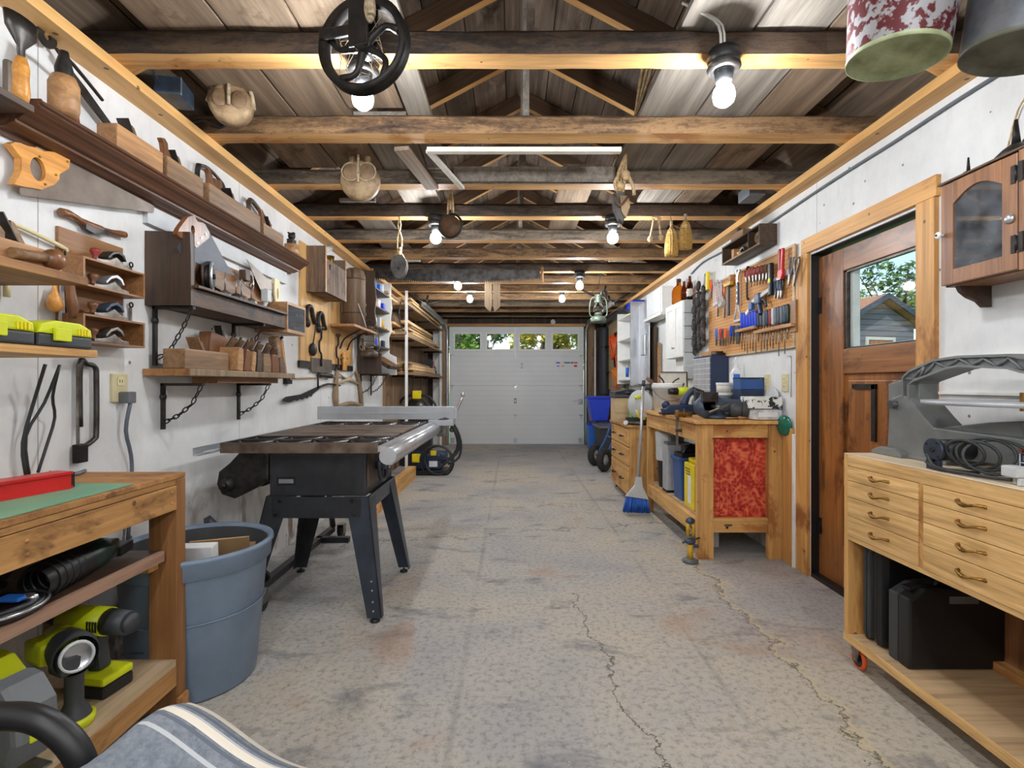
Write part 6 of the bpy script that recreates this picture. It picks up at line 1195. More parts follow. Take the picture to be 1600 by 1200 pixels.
for i, (cx, cn) in enumerate(((1030, 'nearer'), (1085, 'last'))):
    y, z = pw(cx, 330, .05); pliers(f'long grey-handled locking pliers at the pegboard end, {("beside the red clamp", "touching the door casing")[i]}', RWL(y, z, .05), .17, 'grey_mid' if i == 0 else 'steel', None, .016, rot=(0, math.radians(14), RR))
ONE('tool_hanger', 'steel tool hanger bar under the red spring clamp', 'hanger', 'alu', RWL(*pw(890, 390, .02), .02), RR, B(0, .20, -.02, 0, -.006, .012), B(.13, .20, -.03, 0, .0, .03))
ONE('strip_holder', 'dark wooden strip holder at the door end of the pegboard', 'holder', 'rack_wood', RWL(*pw(1050, 930, .02), .02), RR, B(0, .06, -.012, 0, 0, .19, .002))
ONE('hex_key', 'thin steel L-shaped key hooked below the pegboard by the casing', 'hook', 'steel', RWL(3.12, 1.27, .01), RR, TU([(-.04, 0, 0), (0, 0, 0), (.005, 0, -.03), (.0, 0, -.25)], .0022, 5, smooth=1))
# braided straps
mat('strap_dark', (44, 42, 44), .85, 0, (70, 60, 54), 28)
t = T('tow_strap', 'dark braided webbing straps hanging down between cupboard and pegboard', 'strap', RWL(4.55, 1.30, .05), RR)
for k_, (dx, z0_, z1_) in enumerate(((-.11, .06, .56), (.0, .10, .63), (.10, .13, .62))):
    ops = []
    z = z0_
    while z < z1_:
        s_ = 1 if int((z-z0_)/.075) % 2 else -1; ops.append(S((dx+s_*.022, -.012*s_, z+.04), (.034, .02, .048), 10, RO(24*s_, 'Y'))); z += .075
    P('strand', 'strap' if k_ != 1 else 'strap_dark', t, *ops); P('loop', 'strap_dark' if k_ != 1 else 'strap', t, *[S((dx-.018*(1 if q_ % 2 else -1), .0, z0_+.08+.075*q_), (.026, .016, .036), 10) for q_ in range(int((z1_-z0_)/.075)-1)])
P('hook', 'iron', t, TU([(.05, 0, .60), (.0, 0, .62), (-.16, -.02, .60)], .006))
t = T('spirit_level', 'yellow level standing upright above the braided straps', 'level', RWL(4.37, 1.905, .03), RR); P('body', 'yellow', t, B(-.02, .02, -.02, .0, 0, .15)); P('edge', 'grey_dark', t, B(-.024, -.02, -.02, 0, 0, .15)); P('hook', 'steel', t, TU([(-.03, 0, .14), (-.07, 0, .15), (-.10, 0, .13), (-.10, 0, -.05)], .005))
# outlets, cords, small wall things
for px, lb in ((1200, 'cream wall socket on the door wall, farther from the door'), (1228, 'cream wall socket on the door wall, nearer the door')):
    y = YR(px); t = T('wall_socket', lb, 'socket', RWL(y, 1.108), RR, 'sockets above the pine bench'); P('plate', 'outlet', t, B(-.035, .035, -.01, 0, -.055, .055, .003)); P('receptacle', 'cream', t, B(-.015, .015, -.013, -.0101, .008, .04, .002)); P('receptacle_lower', 'cream', t, B(-.015, .015, -.013, -.0101, -.04, -.008, .002)); P('slot', 'black', t, *[B(a, a+.003, -.0136, -.0131, z, z+.012) for a in (-.008, .005) for z in (-.03, .018)])
y0 = 1.9; ONE('wall_cable', 'grey cable running high along the door wall below the plate', 'cable', 'cord_grey', RWL(y0, 2.17, .012), RR, TU([(y0-YR(px), 0, ZP(py, YR(px))-2.17) for px, py in ((1600, 93), (1562, 118), (1487, 165), (1399, 223), (1330, 266), (1270, 305), (1215, 342), (1170, 370), (1130, 394), (1100, 410), (1082, 428))], .007))
ONE('twine', 'frayed yellow twine hanging on the wall above the glazed cupboard', 'twine', 'rope', RWL(1.72, 1.95, .01), RR, TU([(-.05, 0, -.10), (-.03, 0, -.02), (.0, 0, .07), (.03, 0, .12), (.04, 0, .3)], .003))
ONE('glass_disc', 'green translucent glass disc hanging at the end of the pine bench', 'disc', 'glass_green', RWL(3.15, .845, .035), RR, L([(0, -.006), (.058, -.006), (.064, 0), (.058, .006), (0, .006)], axis=(.5, -1, 0), n=32, squash=.8))
# small open box shelf with planes, high on the wall
t = T('box_shelf', 'small dark open box shelf high on the wall above the pegboard', 'shelf', RWL(3.89, 2.0), RR)
P('case', 'walnut', t, B(0, .014, -.115, -.002, 0, .135), B(.576, .59, -.115, -.002, 0, .135), B(.014, .576, -.115, -.002, 0, .012), B(.014, .576, -.115, -.002, .123, .135), B(.014, .576, -.012, -.002, .012, .123)); P('divider', 'walnut', t, B(.42, .43, -.113, -.012, .012, .123)); P('edge', 'grey_slab', t, B(0, .59, -.1165, -.1151, 0, .012))
wooden_plane('wooden plane with dark wedge on top of the small box shelf', RWL(3.80, 2.136, .06), RR, .20, .055, .06, 'plane_wood', 'walnut', False)
block_plane('metal plane with yellow knob inside the small box shelf', RWL(3.66, 2.013, .06), RR, 'steel', 'yellow_tote'); ONE('wood_block', 'pale wood block standing inside the small box shelf', 'block', 'plane_pale', RWL(3.76, 2.013, .06), RR, B(-.02, .02, -.03, .03, 0, .075, .003))
t = T('pulley', 'small round wooden pulley in the near bay of the box shelf', 'pulley', RWL(3.39, 2.07, .06), RR); P('sheave', 'pulley_wood', t, L([(0, -.02), (.04, -.02), (.034, 0), (.04, .02), (0, .02)], axis=(.3, -1, 0), n=22)); P('pin', 'steel', t, Y((.007, -.027, 0), (-.007, .027, 0), .008))
# glazed wall cupboard
CW0 = 1.85
t = T('wall_cupboard', 'brown wall cupboard with arched glass door by the casing', 'cupboard', RWL(CW0, 1.449), RR)
CWD, CH, CD = .30, .366, .16
P('case', 'cab_wood', t, B(-.005, .007, -CD+.022, -.002, 0, CH), B(CWD-.012, CWD+.05, -CD+.022, -.002, 0, CH), B(-.005, CWD+.05, -CD+.022, -.002, CH-.012, CH), B(-.005, CWD+.05, -CD+.022, -.002, 0, .012), B(0, CWD, -.012, -.002, .012, CH-.012)); P('cornice', 'walnut', t, B(-.012, CWD+.06, -CD-.005, -.002, CH+.0005, CH+.008, .002)); P('front_stile', 'cab_wood', t, B(CWD-.016, CWD+.05, -CD, -CD+.02, -.0, CH))
k = 30
def arch(n_): 
    L_ = [(.05, .05), (.235, .05)]; 
    for i in range(n_+1):
        a = i/n_; L_.append((.235-.185*a, .275+.045*math.sin(PI*(.12+.76*a))-.015))
    return L_
dr = P('door', 'cab_wood', t, holed([(0, .004), (CWD-.02, .004), (CWD-.02, CH-.004), (0, CH-.004)], (.14, .165), .001, .001, 'xz', -CD-.001, -CD+.018, 4) if 0 else B(0, .05, -CD, -CD+.018, .004, CH-.004, .002), B(.230, .280, -CD, -CD+.018, .004, CH-.004, .002), B(.05, .23, -CD, -CD+.018, .004, .055, .002), PR([(.05, CH-.004), (.23, CH-.004)]+[(.23-.18*a/12, .285+.038*math.sin(PI*a/12)) for a in range(13)], 'xz', -CD, -CD+.018))
P('pane', 'dusty_sheen_glass', dr, B(.05, .23, -CD+.006, -CD+.009, .055, .325)); P('knob', 'white', dr, L([(.005, 0), (.006, .010), (.012, .014), (.012, .020), (.005, .023), (0, .023)], (.008, -CD, .185), (0, -1, 0), 16)); P('knob_centre', 'black', dr, S((.008, -CD-.024, .185), .004, 8)); P('glass_button', 'alu', dr, L([(0, 0), (.015, 0), (.015, .006), (.008, .012), (0, .012)], (.258, -CD, .165), (0, -1, 0), 16))
for z in (.055, .27): P('hinge', 'iron', dr, B(.262, .276, -CD-.004, -CD-.001, z, z+.055), B(.284, .300, -CD-.004, -CD-.001, z, z+.06), Y((.28, -CD-.004, z+.008), (.28, -CD-.004, z+.05), .004))
for z in (.115, .225): P('shelf', 'cab_wood', t, B(.01, CWD-.014, -CD+.04, -.014, z, z+.008))
P('bracket', 'walnut', t, PR([(-.12, 0), (-.005, 0), (-.005, -.075), (-.03, -.075), (-.05, -.055), (-.085, -.04), (-.11, -.02)], 'yz', .012, .03)); P('bracket', 'walnut', t, PR([(-.12, 0), (-.005, 0), (-.005, -.075), (-.03, -.075), (-.05, -.055), (-.085, -.04), (-.11, -.02)], 'yz', .30, .318))
P('pediment', 'walnut', t, PR([(.02, CH+.0085), (.34, CH+.0085), (.34, CH+.03), (.30, CH+.075), (.23, CH+.085), (.215, CH+.07), (.19, CH+.085), (.165, CH+.075), (.10, CH+.03), (.06, CH+.03)], 'xz', -.03, -.012)); P('scroll', 'walnut', t, L([(0, 0), (.012, 0), (.012, .02), (0, .02)], (.175, -.012, CH+.078), (0, -1, 0), 14))
for x_, z, ln in ((.09, .2335, .14), (.11, .1235, .15)):
    block_plane('small plane seen through the cupboard glass on the '+('upper' if z > .2 else 'lower')+' cupboard shelf', RWL(CW0-x_-.03, 1.449+z, .07), RR, 'grey_mid', 'tote', .9)
for x_, z, s_, lb in ((.055, CH+.009, .7, 'small black oil funnel with thin spike on the glazed cupboard'), (.225, CH+.009, 1.15, 'larger black oil funnel standing on the glazed cupboard')):
    t = T('oil_funnel', lb, 'funnel', RWL(CW0-x_, 1.449+z, .11), RR, 'funnels on the glazed cupboard'); P('cone', 'iron', t, L([(.045*s_, 0), (.046*s_, .004), (.03*s_, .02*s_), (.014*s_, .032*s_), (0, .032*s_)], n=20)); P('spout', 'iron', t, Y((0, 0, .03*s_), (.0, 0, .10*s_), .011*s_ if s_ > 1 else .006, .004*s_, 12))
# white wall cupboard and slatted panel
t = T('wall_cupboard', 'white double-door wall cupboard with grey slatted end', 'cupboard', RWL(5.235, 1.352), RR); CD = .133
P('case', 'cab_white', t, B(0, .52, -CD+.018, -.002, 0, .525)); P('slatted_end', 'slat_grey', t, *[B(.5205, .545, -CD, -.002, -.20+i*.121, -.20+i*.121+.114, .003) for i in range(6)], label='grey slatted end panel'); P('lower_panel', 'cab_white', t, B(.05, .52, -.05, -.002, -.2, -.002))
for x0 in (.004, .262):
    d = P('door', 'cab_white', t, B(x0, x0+.254, -CD, -CD+.017, .004, .521, .002), B(x0, x0+.05, -CD-.006, -CD-.0005, .004, .521), B(x0+.204, x0+.254, -CD-.006, -CD-.0005, .004, .521), B(x0+.05, x0+.204, -CD-.006, -CD-.0005, .004, .055), B(x0+.05, x0+.204, -CD-.006, -CD-.0005, .47, .521)); P('knob', 'alu', d, S((x0+(.235 if x0 < .1 else .02), -CD-.014, .10), .01, 10))
t = T('wall_cupboard', 'small white box cupboard on a ledge, beyond the double-door cupboard', 'cupboard', RWL(6.05, 1.86), RR); P('case', 'cab_white', t, B(0, .62, -.12, -.002, 0, .28, .003)); P('door', 'white', t, B(.03, .59, -.128, -.1205, .02, .26, .002)); P('ledge', 'cab_white', t, B(-.02, .68, -.15, -.002, -.03, -.001))
JZ = 1.352+.526
t = T('glass_jug', 'big amber glass jug with a finger loop on the white cupboard', 'jug', RWL(5.02, JZ, .075), RR); P('body', 'amber', t, L([(0, 0), (.06, .004), (.066, .02), (.066, .13), (.05, .165), (.026, .185), (.020, .20), (.020, .225)], n=24)); P('cap', 'grey_dark', t, L([(.02, .22), (.023, .222), (.023, .25), (0, .251)], n=16)); P('loop', 'amber', t, TO((-.035, 0, .20), .018, .006, (0, 1, 0)))
for i, (y, hh, mt, lb) in enumerate(((4.86, .20, 'brown_glass', 'slim dark brown bottle next to the amber jug'), (4.77, .18, 'brown_glass', 'short dark brown bottle in the middle of the three small ones'), (4.64, .22, 'brown_glass', 'brown bottle with a white label nearest the braided straps'))):
    yy = y if i < 2 else 4.735-.01; t = T('glass_bottle', lb, 'bottle', RWL((4.88, 4.81, 4.735)[i], JZ, (.07, .05, .065)[i]), RR, 'brown bottles on the white cupboard'); P('body', mt, t, L([(0, 0), (.028, .003), (.028, hh*.6), (.014, hh*.78), (.011, hh*.95)], n=18)); P('cap', 'walnut', t, L([(.012, hh*.94), (.012, hh), (0, hh)], n=12)); 
    if i == 2: P('label', 'paper', t, L([(.0286, .03), (.0286, .10)], n=18))
# far part of the door wall
t = T('shelf_unit', 'narrow white metal shelving unit beyond the white cupboards', 'shelf', RWL(7.35, 1.10), RR); P('upright', 'cab_white', t, B(0, .02, -.20, -.002, 0, 1.0)); P('upright', 'alu', t, B(.80, .83, -.20, -.002, -.02, 1.05))
for z in (.05, .32, .6, .9): P('shelf', 'cab_white', t, B(.02, .80, -.19, -.002, z, z+.015))
P('door_panel', 'alu', t, X(TR(.83, 0, 0), B(0, .5, -.10, -.085, .0, 1.0, .004)), B(1.0, 1.2, -.12, -.101, .35, .6, .01)); P('back', 'slat_grey', t, B(.02, .8, -.008, -.002, 0, 1.0))
ONE('storage_box', 'blue plastic box on top of the white shelving unit', 'box', 'blue', RWL(6.98, 2.1025, .10), RR, B(-.0, .45, -.07, .08, -.0025, .075, .01))
t = T('spray_can', 'blue cylinder standing low at the white shelving', 'can', RWL(6.62, 1.19, .22), RR); P('body', 'blue_light', t, Y((0, 0, 0), (0, 0, .12), .022)); P('cap', 'white', t, Y((0, 0, .121), (0, 0, .14), .016)); 
ONE('dark_plank', 'dark brown plank standing on end beside the white cupboard', 'board', 'walnut_z', RWL(6.2, .72, .02), RR, B(0, .24, -.03, 0, 0, 1.05, .003)); ONE('pale_strip', 'thin pale wood strip beside the dark brown plank', 'board', 'plane_pale', RWL(5.88, .72, .02), RR, B(0, .06, -.02, 0, 0, .85, .002))
t = T('plywood_sheet', 'pale plywood sheet with dark hooks on the far part of the door wall', 'board', RWL(9.2, 1.0), RR); P('sheet', 'ply_pale', t, B(0, 1.65, -.02, -.002, 0, 1.14)); P('hook', 'iron', t, *[TU([(x_, -.02, z), (x_, -.08, z), (x_+.05, -.08, z-.05)], .012, 6) for x_, z in ((.3, .75), (.35, .3), (1.1, .9), (.8, .55))])
t = T('extension_lead', 'orange-red coiled extension lead hanging on the plywood sheet', 'cable', RWL(8.2, 1.72, .07), RR); P('coil', 'cord_orange', t, *[TO((0, -.01*k_, -.0-.01*k_), .15-.008*k_, .016, (0, 1, .1*k_-.2), 26, 6, (.8, 1.45)) for k_ in range(5)]); P('tail', 'cord_orange', t, TU([(.1, 0, -.15), (.16, 0, -.35), (.12, 0, -.55), (.16, 0, -.75)], .013))
t = T('extension_lead', 'amber coiled lead hanging low beside the yellow level', 'cable', RWL(8.0, 1.22, .07), RR); P('coil', 'cord_amber', t, *[TO((0, -.012*k_, 0), .13-.012*k_, .016, (0, 1, .15*k_-.2), 26, 6, (.9, 1.2)) for k_ in range(5)]); P('tie', 'black', t, TU([(-.02, -.03, .15), (-.1, -.02, .26), (-.2, 0, .30)], .014))
t = T('spirit_level', 'long yellow level hanging upright beyond the white shelving', 'level', RWL(7.55, 1.02, .05), RR); P('body', 'yellow', t, B(-.06, .12, -.03, .0, .28, .86, .005)); P('lower', 'grey_dark', t, B(-.05, .10, -.032, .002, .02, .28, .005)); P('vial', 'alu', t, B(0, .05, -.034, -.0302, .6, .68)); P('tip', 'lime', t, B(-.04, .08, -.03, 0, 0, .02))
ONE('yellow_tool', 'small yellow tool hanging above the long yellow level', 'hand tool', 'yellow', RWL(7.5, 2.0, .04), RR, TU([(0, 0, .12), (.03, 0, .05), (0, 0, -.05), (.05, 0, -.12)], .02, 6))
ONE('conduit', 'grey pipe lying along the top of the plywood sheet', 'pipe', 'grey_mid', RWL(8.4, 2.19, .10), RR, Y((-.8, 0, 0), (.85, 0, 0), .05))
t = T('rolled_tarp', 'tall dark grey rolled tarpaulin standing by the garage door post', 'tarp', (1.62, 9.0, .90), 0); P('roll', 'tarp', t, L([(0, 0), (.075, 0), (.08, .05), (.08, 1.15), (.07, 1.2), (0, 1.2)], n=20)); P('tie', 'black', t, TO((0, 0, .85), .081, .006, (0, 0, 1))); ONE('bracket_box', 'wooden support shelf under the rolled tarpaulin', 'shelf', 'barn', (1.62, 9.0, 0), 0, B(-.09, .08, -.1, .1, 0, .898, .004))
ONE('white_pole', 'white pole standing upright beside the rolled tarpaulin', 'pole', 'cab_white', (1.47, 9.05, .0), 0, Y((0, 0, .02), (0, 0, 2.05), .015))
# ---- recycling bins, hand truck
t = T('recycling_bin', 'blue recycling bin on top of the dark tub, by the garage door', 'recycling bin', (1.42, 8.45, .50), 0); P('body', 'blue', t, PR([(-.12, 0), (.13, 0), (.19, .37), (-.18, .37)], 'xz', -.16, .16, bev=.015)); P('rim', 'blue', t, B(-.20, .21, -.18, .18, .36, .40, .01))
t = T('recycling_bin', 'tall blue recycling bin standing on the floor by the door post', 'recycling bin', (1.36, 8.75, .0), 0); P('body', 'blue_light', t, PR([(-.06, 0), (.07, 0), (.09, .42), (-.08, .42)], 'xz', -.12, .12, bev=.01)); P('rim', 'blue', t, B(-.10, .11, -.14, .14, .41, .44, .01))
t = T('storage_tub', 'dark grey lidded tub beneath the upper blue recycling bin', 'tub', (1.48, 7.75, .0), 0); P('body', 'tarp', t, PR([(-.14, 0), (.16, 0), (.2, .45), (-.2, .45)], 'xz', -.3, .3, bev=.02)); P('lid', 'grey_mid', t, B(-.22, .22, -.32, .32, .45, .485, .012))
ONE('storage_tub', 'plain dark crate under the blue recycling bin by the post', 'tub', 'tarp', (1.52, 8.45, 0), 0, B(-.12, .14, -.2, .2, 0, .495, .01))
t = T('hand_truck', 'blue hand truck with two fat black tyres beyond the drawer chest', 'hand truck', (1.24, 6.55, 0), 0)
for y, x in ((-.12, -.08), (.35, -.12)):
    w_ = P('wheel', 'tyre', t, TO((x, y, .15), .105, .045, (.75, -.65, 0), 30, 12)); P('hub', 'slat_grey', w_, L([(0, -.02), (.05, -.022), (.065, -.01), (.065, .02), (0, .02)], (x, y, .15), (.75, -.65, 0), 20)); P('axle_cap', 'grey_mid', w_, L([(.0, .0), (.02, .0), (.02, .045), (0, .05)], (x, y, .15), (-.75, .65, 0), 12))
P('frame', 'bin_blue', t, TU([(-.05, -.08, .2), (.06, .0, .40), (.15, .1, .75)], .016), TU([(-.08, .3, .2), (.04, .35, .40), (.15, .4, .75)], .016), TU([(.06, 0, .4), (.04, .35, .4)], .014, 6, smooth=1)); P('axle', 'steel', t, Y((-.07, -.12, .15), (-.11, .35, .15), .012))
# ---- on the drawer chest
t = T('wooden_crate', 'pale fibreboard crate on the drawer chest beyond the mitre saw', 'crate', (1.19, 5.36, CZ+.001), 0); P('box', 'ply_pale', t, B(-.13, .12, -.14, -.125, 0, .24), B(-.13, .12, .125, .14, 0, .24), B(-.13, -.115, -.124, .124, 0, .24), B(.105, .12, -.124, .124, 0, .24), B(-.115, .105, -.124, .124, 0, .012)); P('cheek', 'hunter', t, PR([(-.05, 0), (.14, 0), (.14, .13), (.06, .13)], 'xz', -.18, -.165))
ONE('tool_tray', 'dark grey plastic tool tray heaped on the pale crate', 'tray', 'grey_dark', (1.20, 5.37, CZ+.245), 0, B(-.15, .14, -.15, .15, 0, .025, .008), B(-.15, -.14, -.15, .15, .025, .06), B(-.15, .14, .14, .15, .025, .06), TU([(-.12, 0, .05), (0, -.05, .08), (.12, .03, .06)], .016), S((.05, .02, .05), (.06, .06, .03)))
ONE('storage_box', 'light green plastic box behind the mitre saw disc', 'box', 'glass_green', (1.24, 5.10, CZ+.12), 0, B(-.06, .07, -.05, .06, -.118, .10, .01)).data.materials[0] = mat('green_plastic', (110, 200, 120), .45)
t = T('mitre_saw', 'mitre saw with pale round guard and yellow body on the drawer chest', 'mitre saw', (1.22, 4.90, CZ+.001), 0); P('base', 'steel_dark', t, L([(0, 0), (.13, 0), (.13, .03), (0, .035)], n=24), B(-.14, .16, -.05, -.02, .03, .07)); P('guard', 'slat_grey', t, L([(0, -.02), (.13, -.02), (.14, -.01), (.14, .01), (.13, .02), (0, .02)], (.0, -.04, .19), (-.7, -.6, 0), 30)); P('body', 'lime', t, B(-.02, .12, -.03, .05, .20, .27, .015), TU([(-.06, -.07, .25), (.0, -.07, .27), (.08, -.05, .25)], .018)); P('motor', 'black', t, Y((.03, .0, .15), (.16, .03, .15), .045)); P('brace', 'yellow', t, TU([(-.05, -.09, .14), (-.03, -.1, .08), (.03, -.09, .05)], .01)); P('handle', 'black', t, TU([(.0, -.02, .32), (.06, -.06, .345), (.12, -.06, .32)], .015))
ONE('mallet', 'white-headed mallet lying at the chest edge by the broom', 'mallet', 'white', (1.10, 4.86, CZ+.022), 0, Y((-.03, -.03, 0), (.0, .02, 0), .02), Y((0, 0, 0), (.09, .02, 0), .009))
# ---- on the pine bench
bz = WZ+.001
t = T('bucket', 'white plastic bucket at the far end of the pine bench', 'bucket', (1.30, 4.30, bz), 0); P('body', 'white', t, L([(0, 0), (.105, 0), (.118, .19), (.124, .19), (.124, .235), (.116, .235), (.10, .01), (0, .01)], n=30)); P('rim', 'white', t, TO((0, 0, .225), .122, .005, (0, 0, 1), 30, 6)); P('bail', 'steel', t, TU([(-.124, 0, .19), (-.09, -.1, .12), (0, -.14, .09), (.09, -.1, .12), (.124, 0, .19)], .003))
ONE('whiteboard', 'small white board with dark frame leaning behind the white bucket', 'board', 'paper', (1.42, 4.52, 1.0), 0, X(RO(-4, 'X'), B(-.10, .12, 0, .008, -.128, .20))); o = ONE('picture_frame', 'thin dark strip framing the white board behind the bucket', 'frame', 'walnut', (1.42, 4.51, 1.0), 0, X(RO(-4, 'X'), B(-.11, .13, -.004, .008, .201, .209), B(.121, .13, -.004, .008, -.128, .2)))
pliers('dark pliers sticking out of the white bucket', (1.27, 4.30, bz+.17), .22, 'black', None, .03, rot=(0, math.radians(-30), 0)); pliers('grey-handled snips sticking out of the white bucket, towards the cupboard', (1.34, 4.30, bz+.17), .2, 'steel_dark', None, .03, rot=(0, math.radians(45), 0))
ONE('wood_stick', 'wooden stick end poking out of the white bucket beside the broom handle', 'stick', 'tote', (1.22, 4.30, bz+.2), 0, Y((0, 0, 0), (-.09, 0, .08), .014))
t = T('cordless_drill', 'yellow and black cordless drill on the bench beside the white bucket', 'drill', (1.33, 4.02, bz), 0); P('body', 'lime', t, L([(0, -.05), (.032, -.045), (.036, 0), (.03, .06), (.0, .06)], (.02, 0, .17), (1, 0, 0), 18)); P('chuck', 'black', t, Y((-.10, 0, .17), (-.032, 0, .17), .024, .03)); P('grip', 'lime', t, TU([(.03, 0, .15), (.035, 0, .09), (.03, 0, .04)], .018)); P('battery', 'grey_dark', t, B(-.02, .08, -.03, .03, 0, .045, .008))
t = T('belt_sander', 'dark blue belt planer with upright handle on the pine bench', 'planer', (1.27, 3.86, bz), 0); P('body', 'navy', t, PR([(-.13, .0), (.16, .0), (.17, .05), (.08, .075), (-.10, .07), (-.14, .04)], 'xz', -.045, .045, bev=.01)); P('handle', 'navy', t, TU([(.02, 0, .06), (.05, 0, .14), (.11, 0, .19)], [.03, .026, .024], 12)); P('grip_end', 'black', t, Y((.09, 0, .175), (.17, 0, .155), .03, .024)); P('shoe', 'black', t, B(-.15, .16, -.047, .047, 0, .012)); P('front_knob', 'navy', t, S((-.11, 0, .07), .032)); P('belt_wheel', 'fence_grey', t, L([(0, -.05), (.055, -.05), (.06, 0), (.055, .05), (0, .05)], (.155, 0, .09), (0, 1, 0), 24))
t = T('bench_vise', 'heavy blue-grey bench vise bolted at the near corner of the pine bench', 'vise', (1.37, 3.42, bz), 0); P('base', 'vise', t, L([(0, 0), (.085, 0), (.085, .018), (.05, .03), (.045, .05), (0, .05)], n=24)); P('body', 'vise', t, PR([(-.11, .04), (.03, .04), (.16, .06), (.17, .09), (.16, .125), (.02, .13), (-.02, .16), (-.10, .16), (-.13, .10)], 'xz', -.05, .05, bev=.014)); P('jaw', 'steel_dark', t, B(-.13, -.02, -.075, -.055, .11, .175, .006)); P('jaw', 'steel_dark', t, B(-.13, -.02, .056, .076, .11, .175, .006)); P('screw', 'steel', t, Y((-.05, -.19, .08), (-.05, -.03, .08), .012), Y((-.12, -.18, .05), (.03, -.18, .11), .006)); P('slide', 'vise', t, B(.17, .24, -.035, .035, .06, .12, .006)); P('swivel', 'vise', t, L([(0, -.03), (.065, -.03), (.07, 0), (.065, .03), (0, .03)], (-.09, -.02, .075), (0, 1, 0), 24))
ONE('chisel', 'wood-handled tool lying by the foot of the bench vise', 'chisel', 'plane_pale', (1.50, 3.30, bz+.010), 0, Y((-.12, 0, 0), (-.04, 0, 0), .004), Y((-.04, 0, 0), (.04, .01, 0), .010))
t = T('parts_cabinet', 'navy steel cabinet of small clear parts drawers on the pine bench', 'parts cabinet', (1.56, 4.03, bz), 0); hC = 1.327-WZ
P('case', 'navy', t, B(.004, .145, 0, .38, 0, hC, .003))
for i in range(10):
    z = .015+i*(hC-.03)/10
    for j in range(4): 
        d = P('drawer', 'clear' if 0 else 'fence_grey', t, B(-.004, .003, .008+j*.092, .008+j*.092+.086, z, z+(hC-.03)/10-.007, .001)); 
P('shelf_edge', 'white', t, *[B(-.0045, .0035, .003, .377, .015+i*(hC-.03)/10-.0055, .015+i*(hC-.03)/10-.001) for i in range(11)])
ONE('scrap_heap', 'small wooden offcuts and brass bits on top of the parts cabinet', 'offcut', 'plane_pale', (1.62, 4.18, bz+hC+.001), .4, B(-.05, .05, -.06, .06, 0, .035, .004)); ONE('scrap_tool', 'dark metal scraper lying on top of the parts cabinet', 'hand tool', 'steel_dark', (1.64, 4.07, bz+hC+.001), .2, B(-.04, .045, -.03, .03, 0, .02, .004), Y((-.03, 0, .026), (.04, .0, .026), .008))
zz = bz
for i, (x_, y_, r_, h_, mt, lb) in enumerate(((1.50, 3.62, .05, .11, 'slat_grey', 'grey lidded tin, lowest of the pile behind the vise'), (1.50, 3.62, .055, .06, 'grey_mid', 'dark round tin in the middle of the pile behind the vise'), (1.50, 3.62, .052, .07, 'paper', 'pale round tin on top of the pile behind the vise'))):
    t = T('round_tin', lb, 'tin', (x_, y_, zz), 0, 'tins piled behind the vise'); P('body', mt, t, L([(0, 0), (r_, 0), (r_, h_-.012), (0, h_-.012)], n=24)); P('lid', 'slat_grey', t, L([(r_+.003, h_-.02), (r_+.003, h_-.002), (0, h_-.002)], n=24)); zz += h_
t = T('storage_jar', 'clear ridged plastic organiser beside the pile of tins', 'box', (1.585, 3.62, bz), 0); P('body', 'fence_grey', t, *[B(-.028, .032, -.05, .05, i*.04, i*.04+.035, .004) for i in range(5)]); P('label', 'paper', t, B(-.02, .02, -.0515, -.0502, .125, .15))
ONE('storage_jar', 'second grey organiser carrying the spray bottle', 'box', 'slat_grey', (1.635, 3.76, bz), 0, B(-.05, .05, -.05, .05, 0, .225, .004))
t = T('spray_bottle', 'white spray bottle with blue label above the stacked tins', 'spray bottle', (1.64, 3.76, bz+.226), 0); P('body', 'white', t, PR([(-.035, 0), (.035, 0), (.035, .085), (.015, .115), (-.012, .115), (-.035, .08)], 'xz', -.02, .02, bev=.006)); P('label', 'blue_light', t, B(-.022, .024, -.0225, -.0205, .015, .075)); P('trigger', 'white', t, PR([(-.01, .115), (.012, .115), (.015, .15), (.02, .185), (.005, .20), (-.004, .17)], 'xz', -.008, .008), TU([(.0, 0, .18), (-.02, 0, .15)], .004))
t = T('tool_box', 'dark blue metal box behind the black pouch', 'box', (1.615, 3.50, bz+.0), 0); P('body', 'navy', t, B(-.075, .08, -.05, .06, 0, .19, .004)); P('lid', 'bin_blue', t, PR([(-.078, .191), (.083, .191), (.083, .24), (.06, .262), (-.078, .262)], 'xz', -.052, .062, bev=.004)); P('edge', 'black', t, B(-.079, .084, -.053, .063, .263, .272))
t = T('tool_roll', 'dark cylindrical canvas pouch in front of the blue metal box', 'bag', (1.49, 3.34, bz+.056), 0); P('body', 'grey_dark', t, L([(0, -.07), (.05, -.065), (.056, -.03), (.056, .04), (.05, .07), (0, .075)], axis=(1, -.25, 0), n=22)); P('strap', 'black', t, TO((.0, 0, 0), .058, .005, (1, -.25, 0)))
t = T('wrapped_parcel', 'silver wrapped parcel resting on the bench edge, under the patterned one', 'parcel', (1.615, 3.30, bz), 0); P('wrap', 'foam_white', t, B(-.095, .085, -.09, .09, 0, .07, .02)); P('fold', 'white', t, B(-.07, .05, -.094, -.09, .02, .05, .002)); t = T('wrapped_parcel', 'white parcel with black patterned print on the silver one', 'parcel', (1.61, 3.30, bz+.072), 0); P('wrap', 'label_bw', t, B(-.10, .085, -.095, .09, 0, .075, .006))
ONE('plastic_bag', 'crumpled clear bag pinned on the wall above the parcels', 'bag', 'slat_grey', RWL(3.33, .99, .02), RR, S((0, 0, .03), (.09, .012, .06), 12), S((.05, 0, -.02), (.05, .012, .07), 10), S((-.05, 0, .0), (.05, .014, .05), 10))

# ================================================================== hanging from the beams
def P2(px, py, y): return ((px-800)*y/F, y, ZP(py, y))
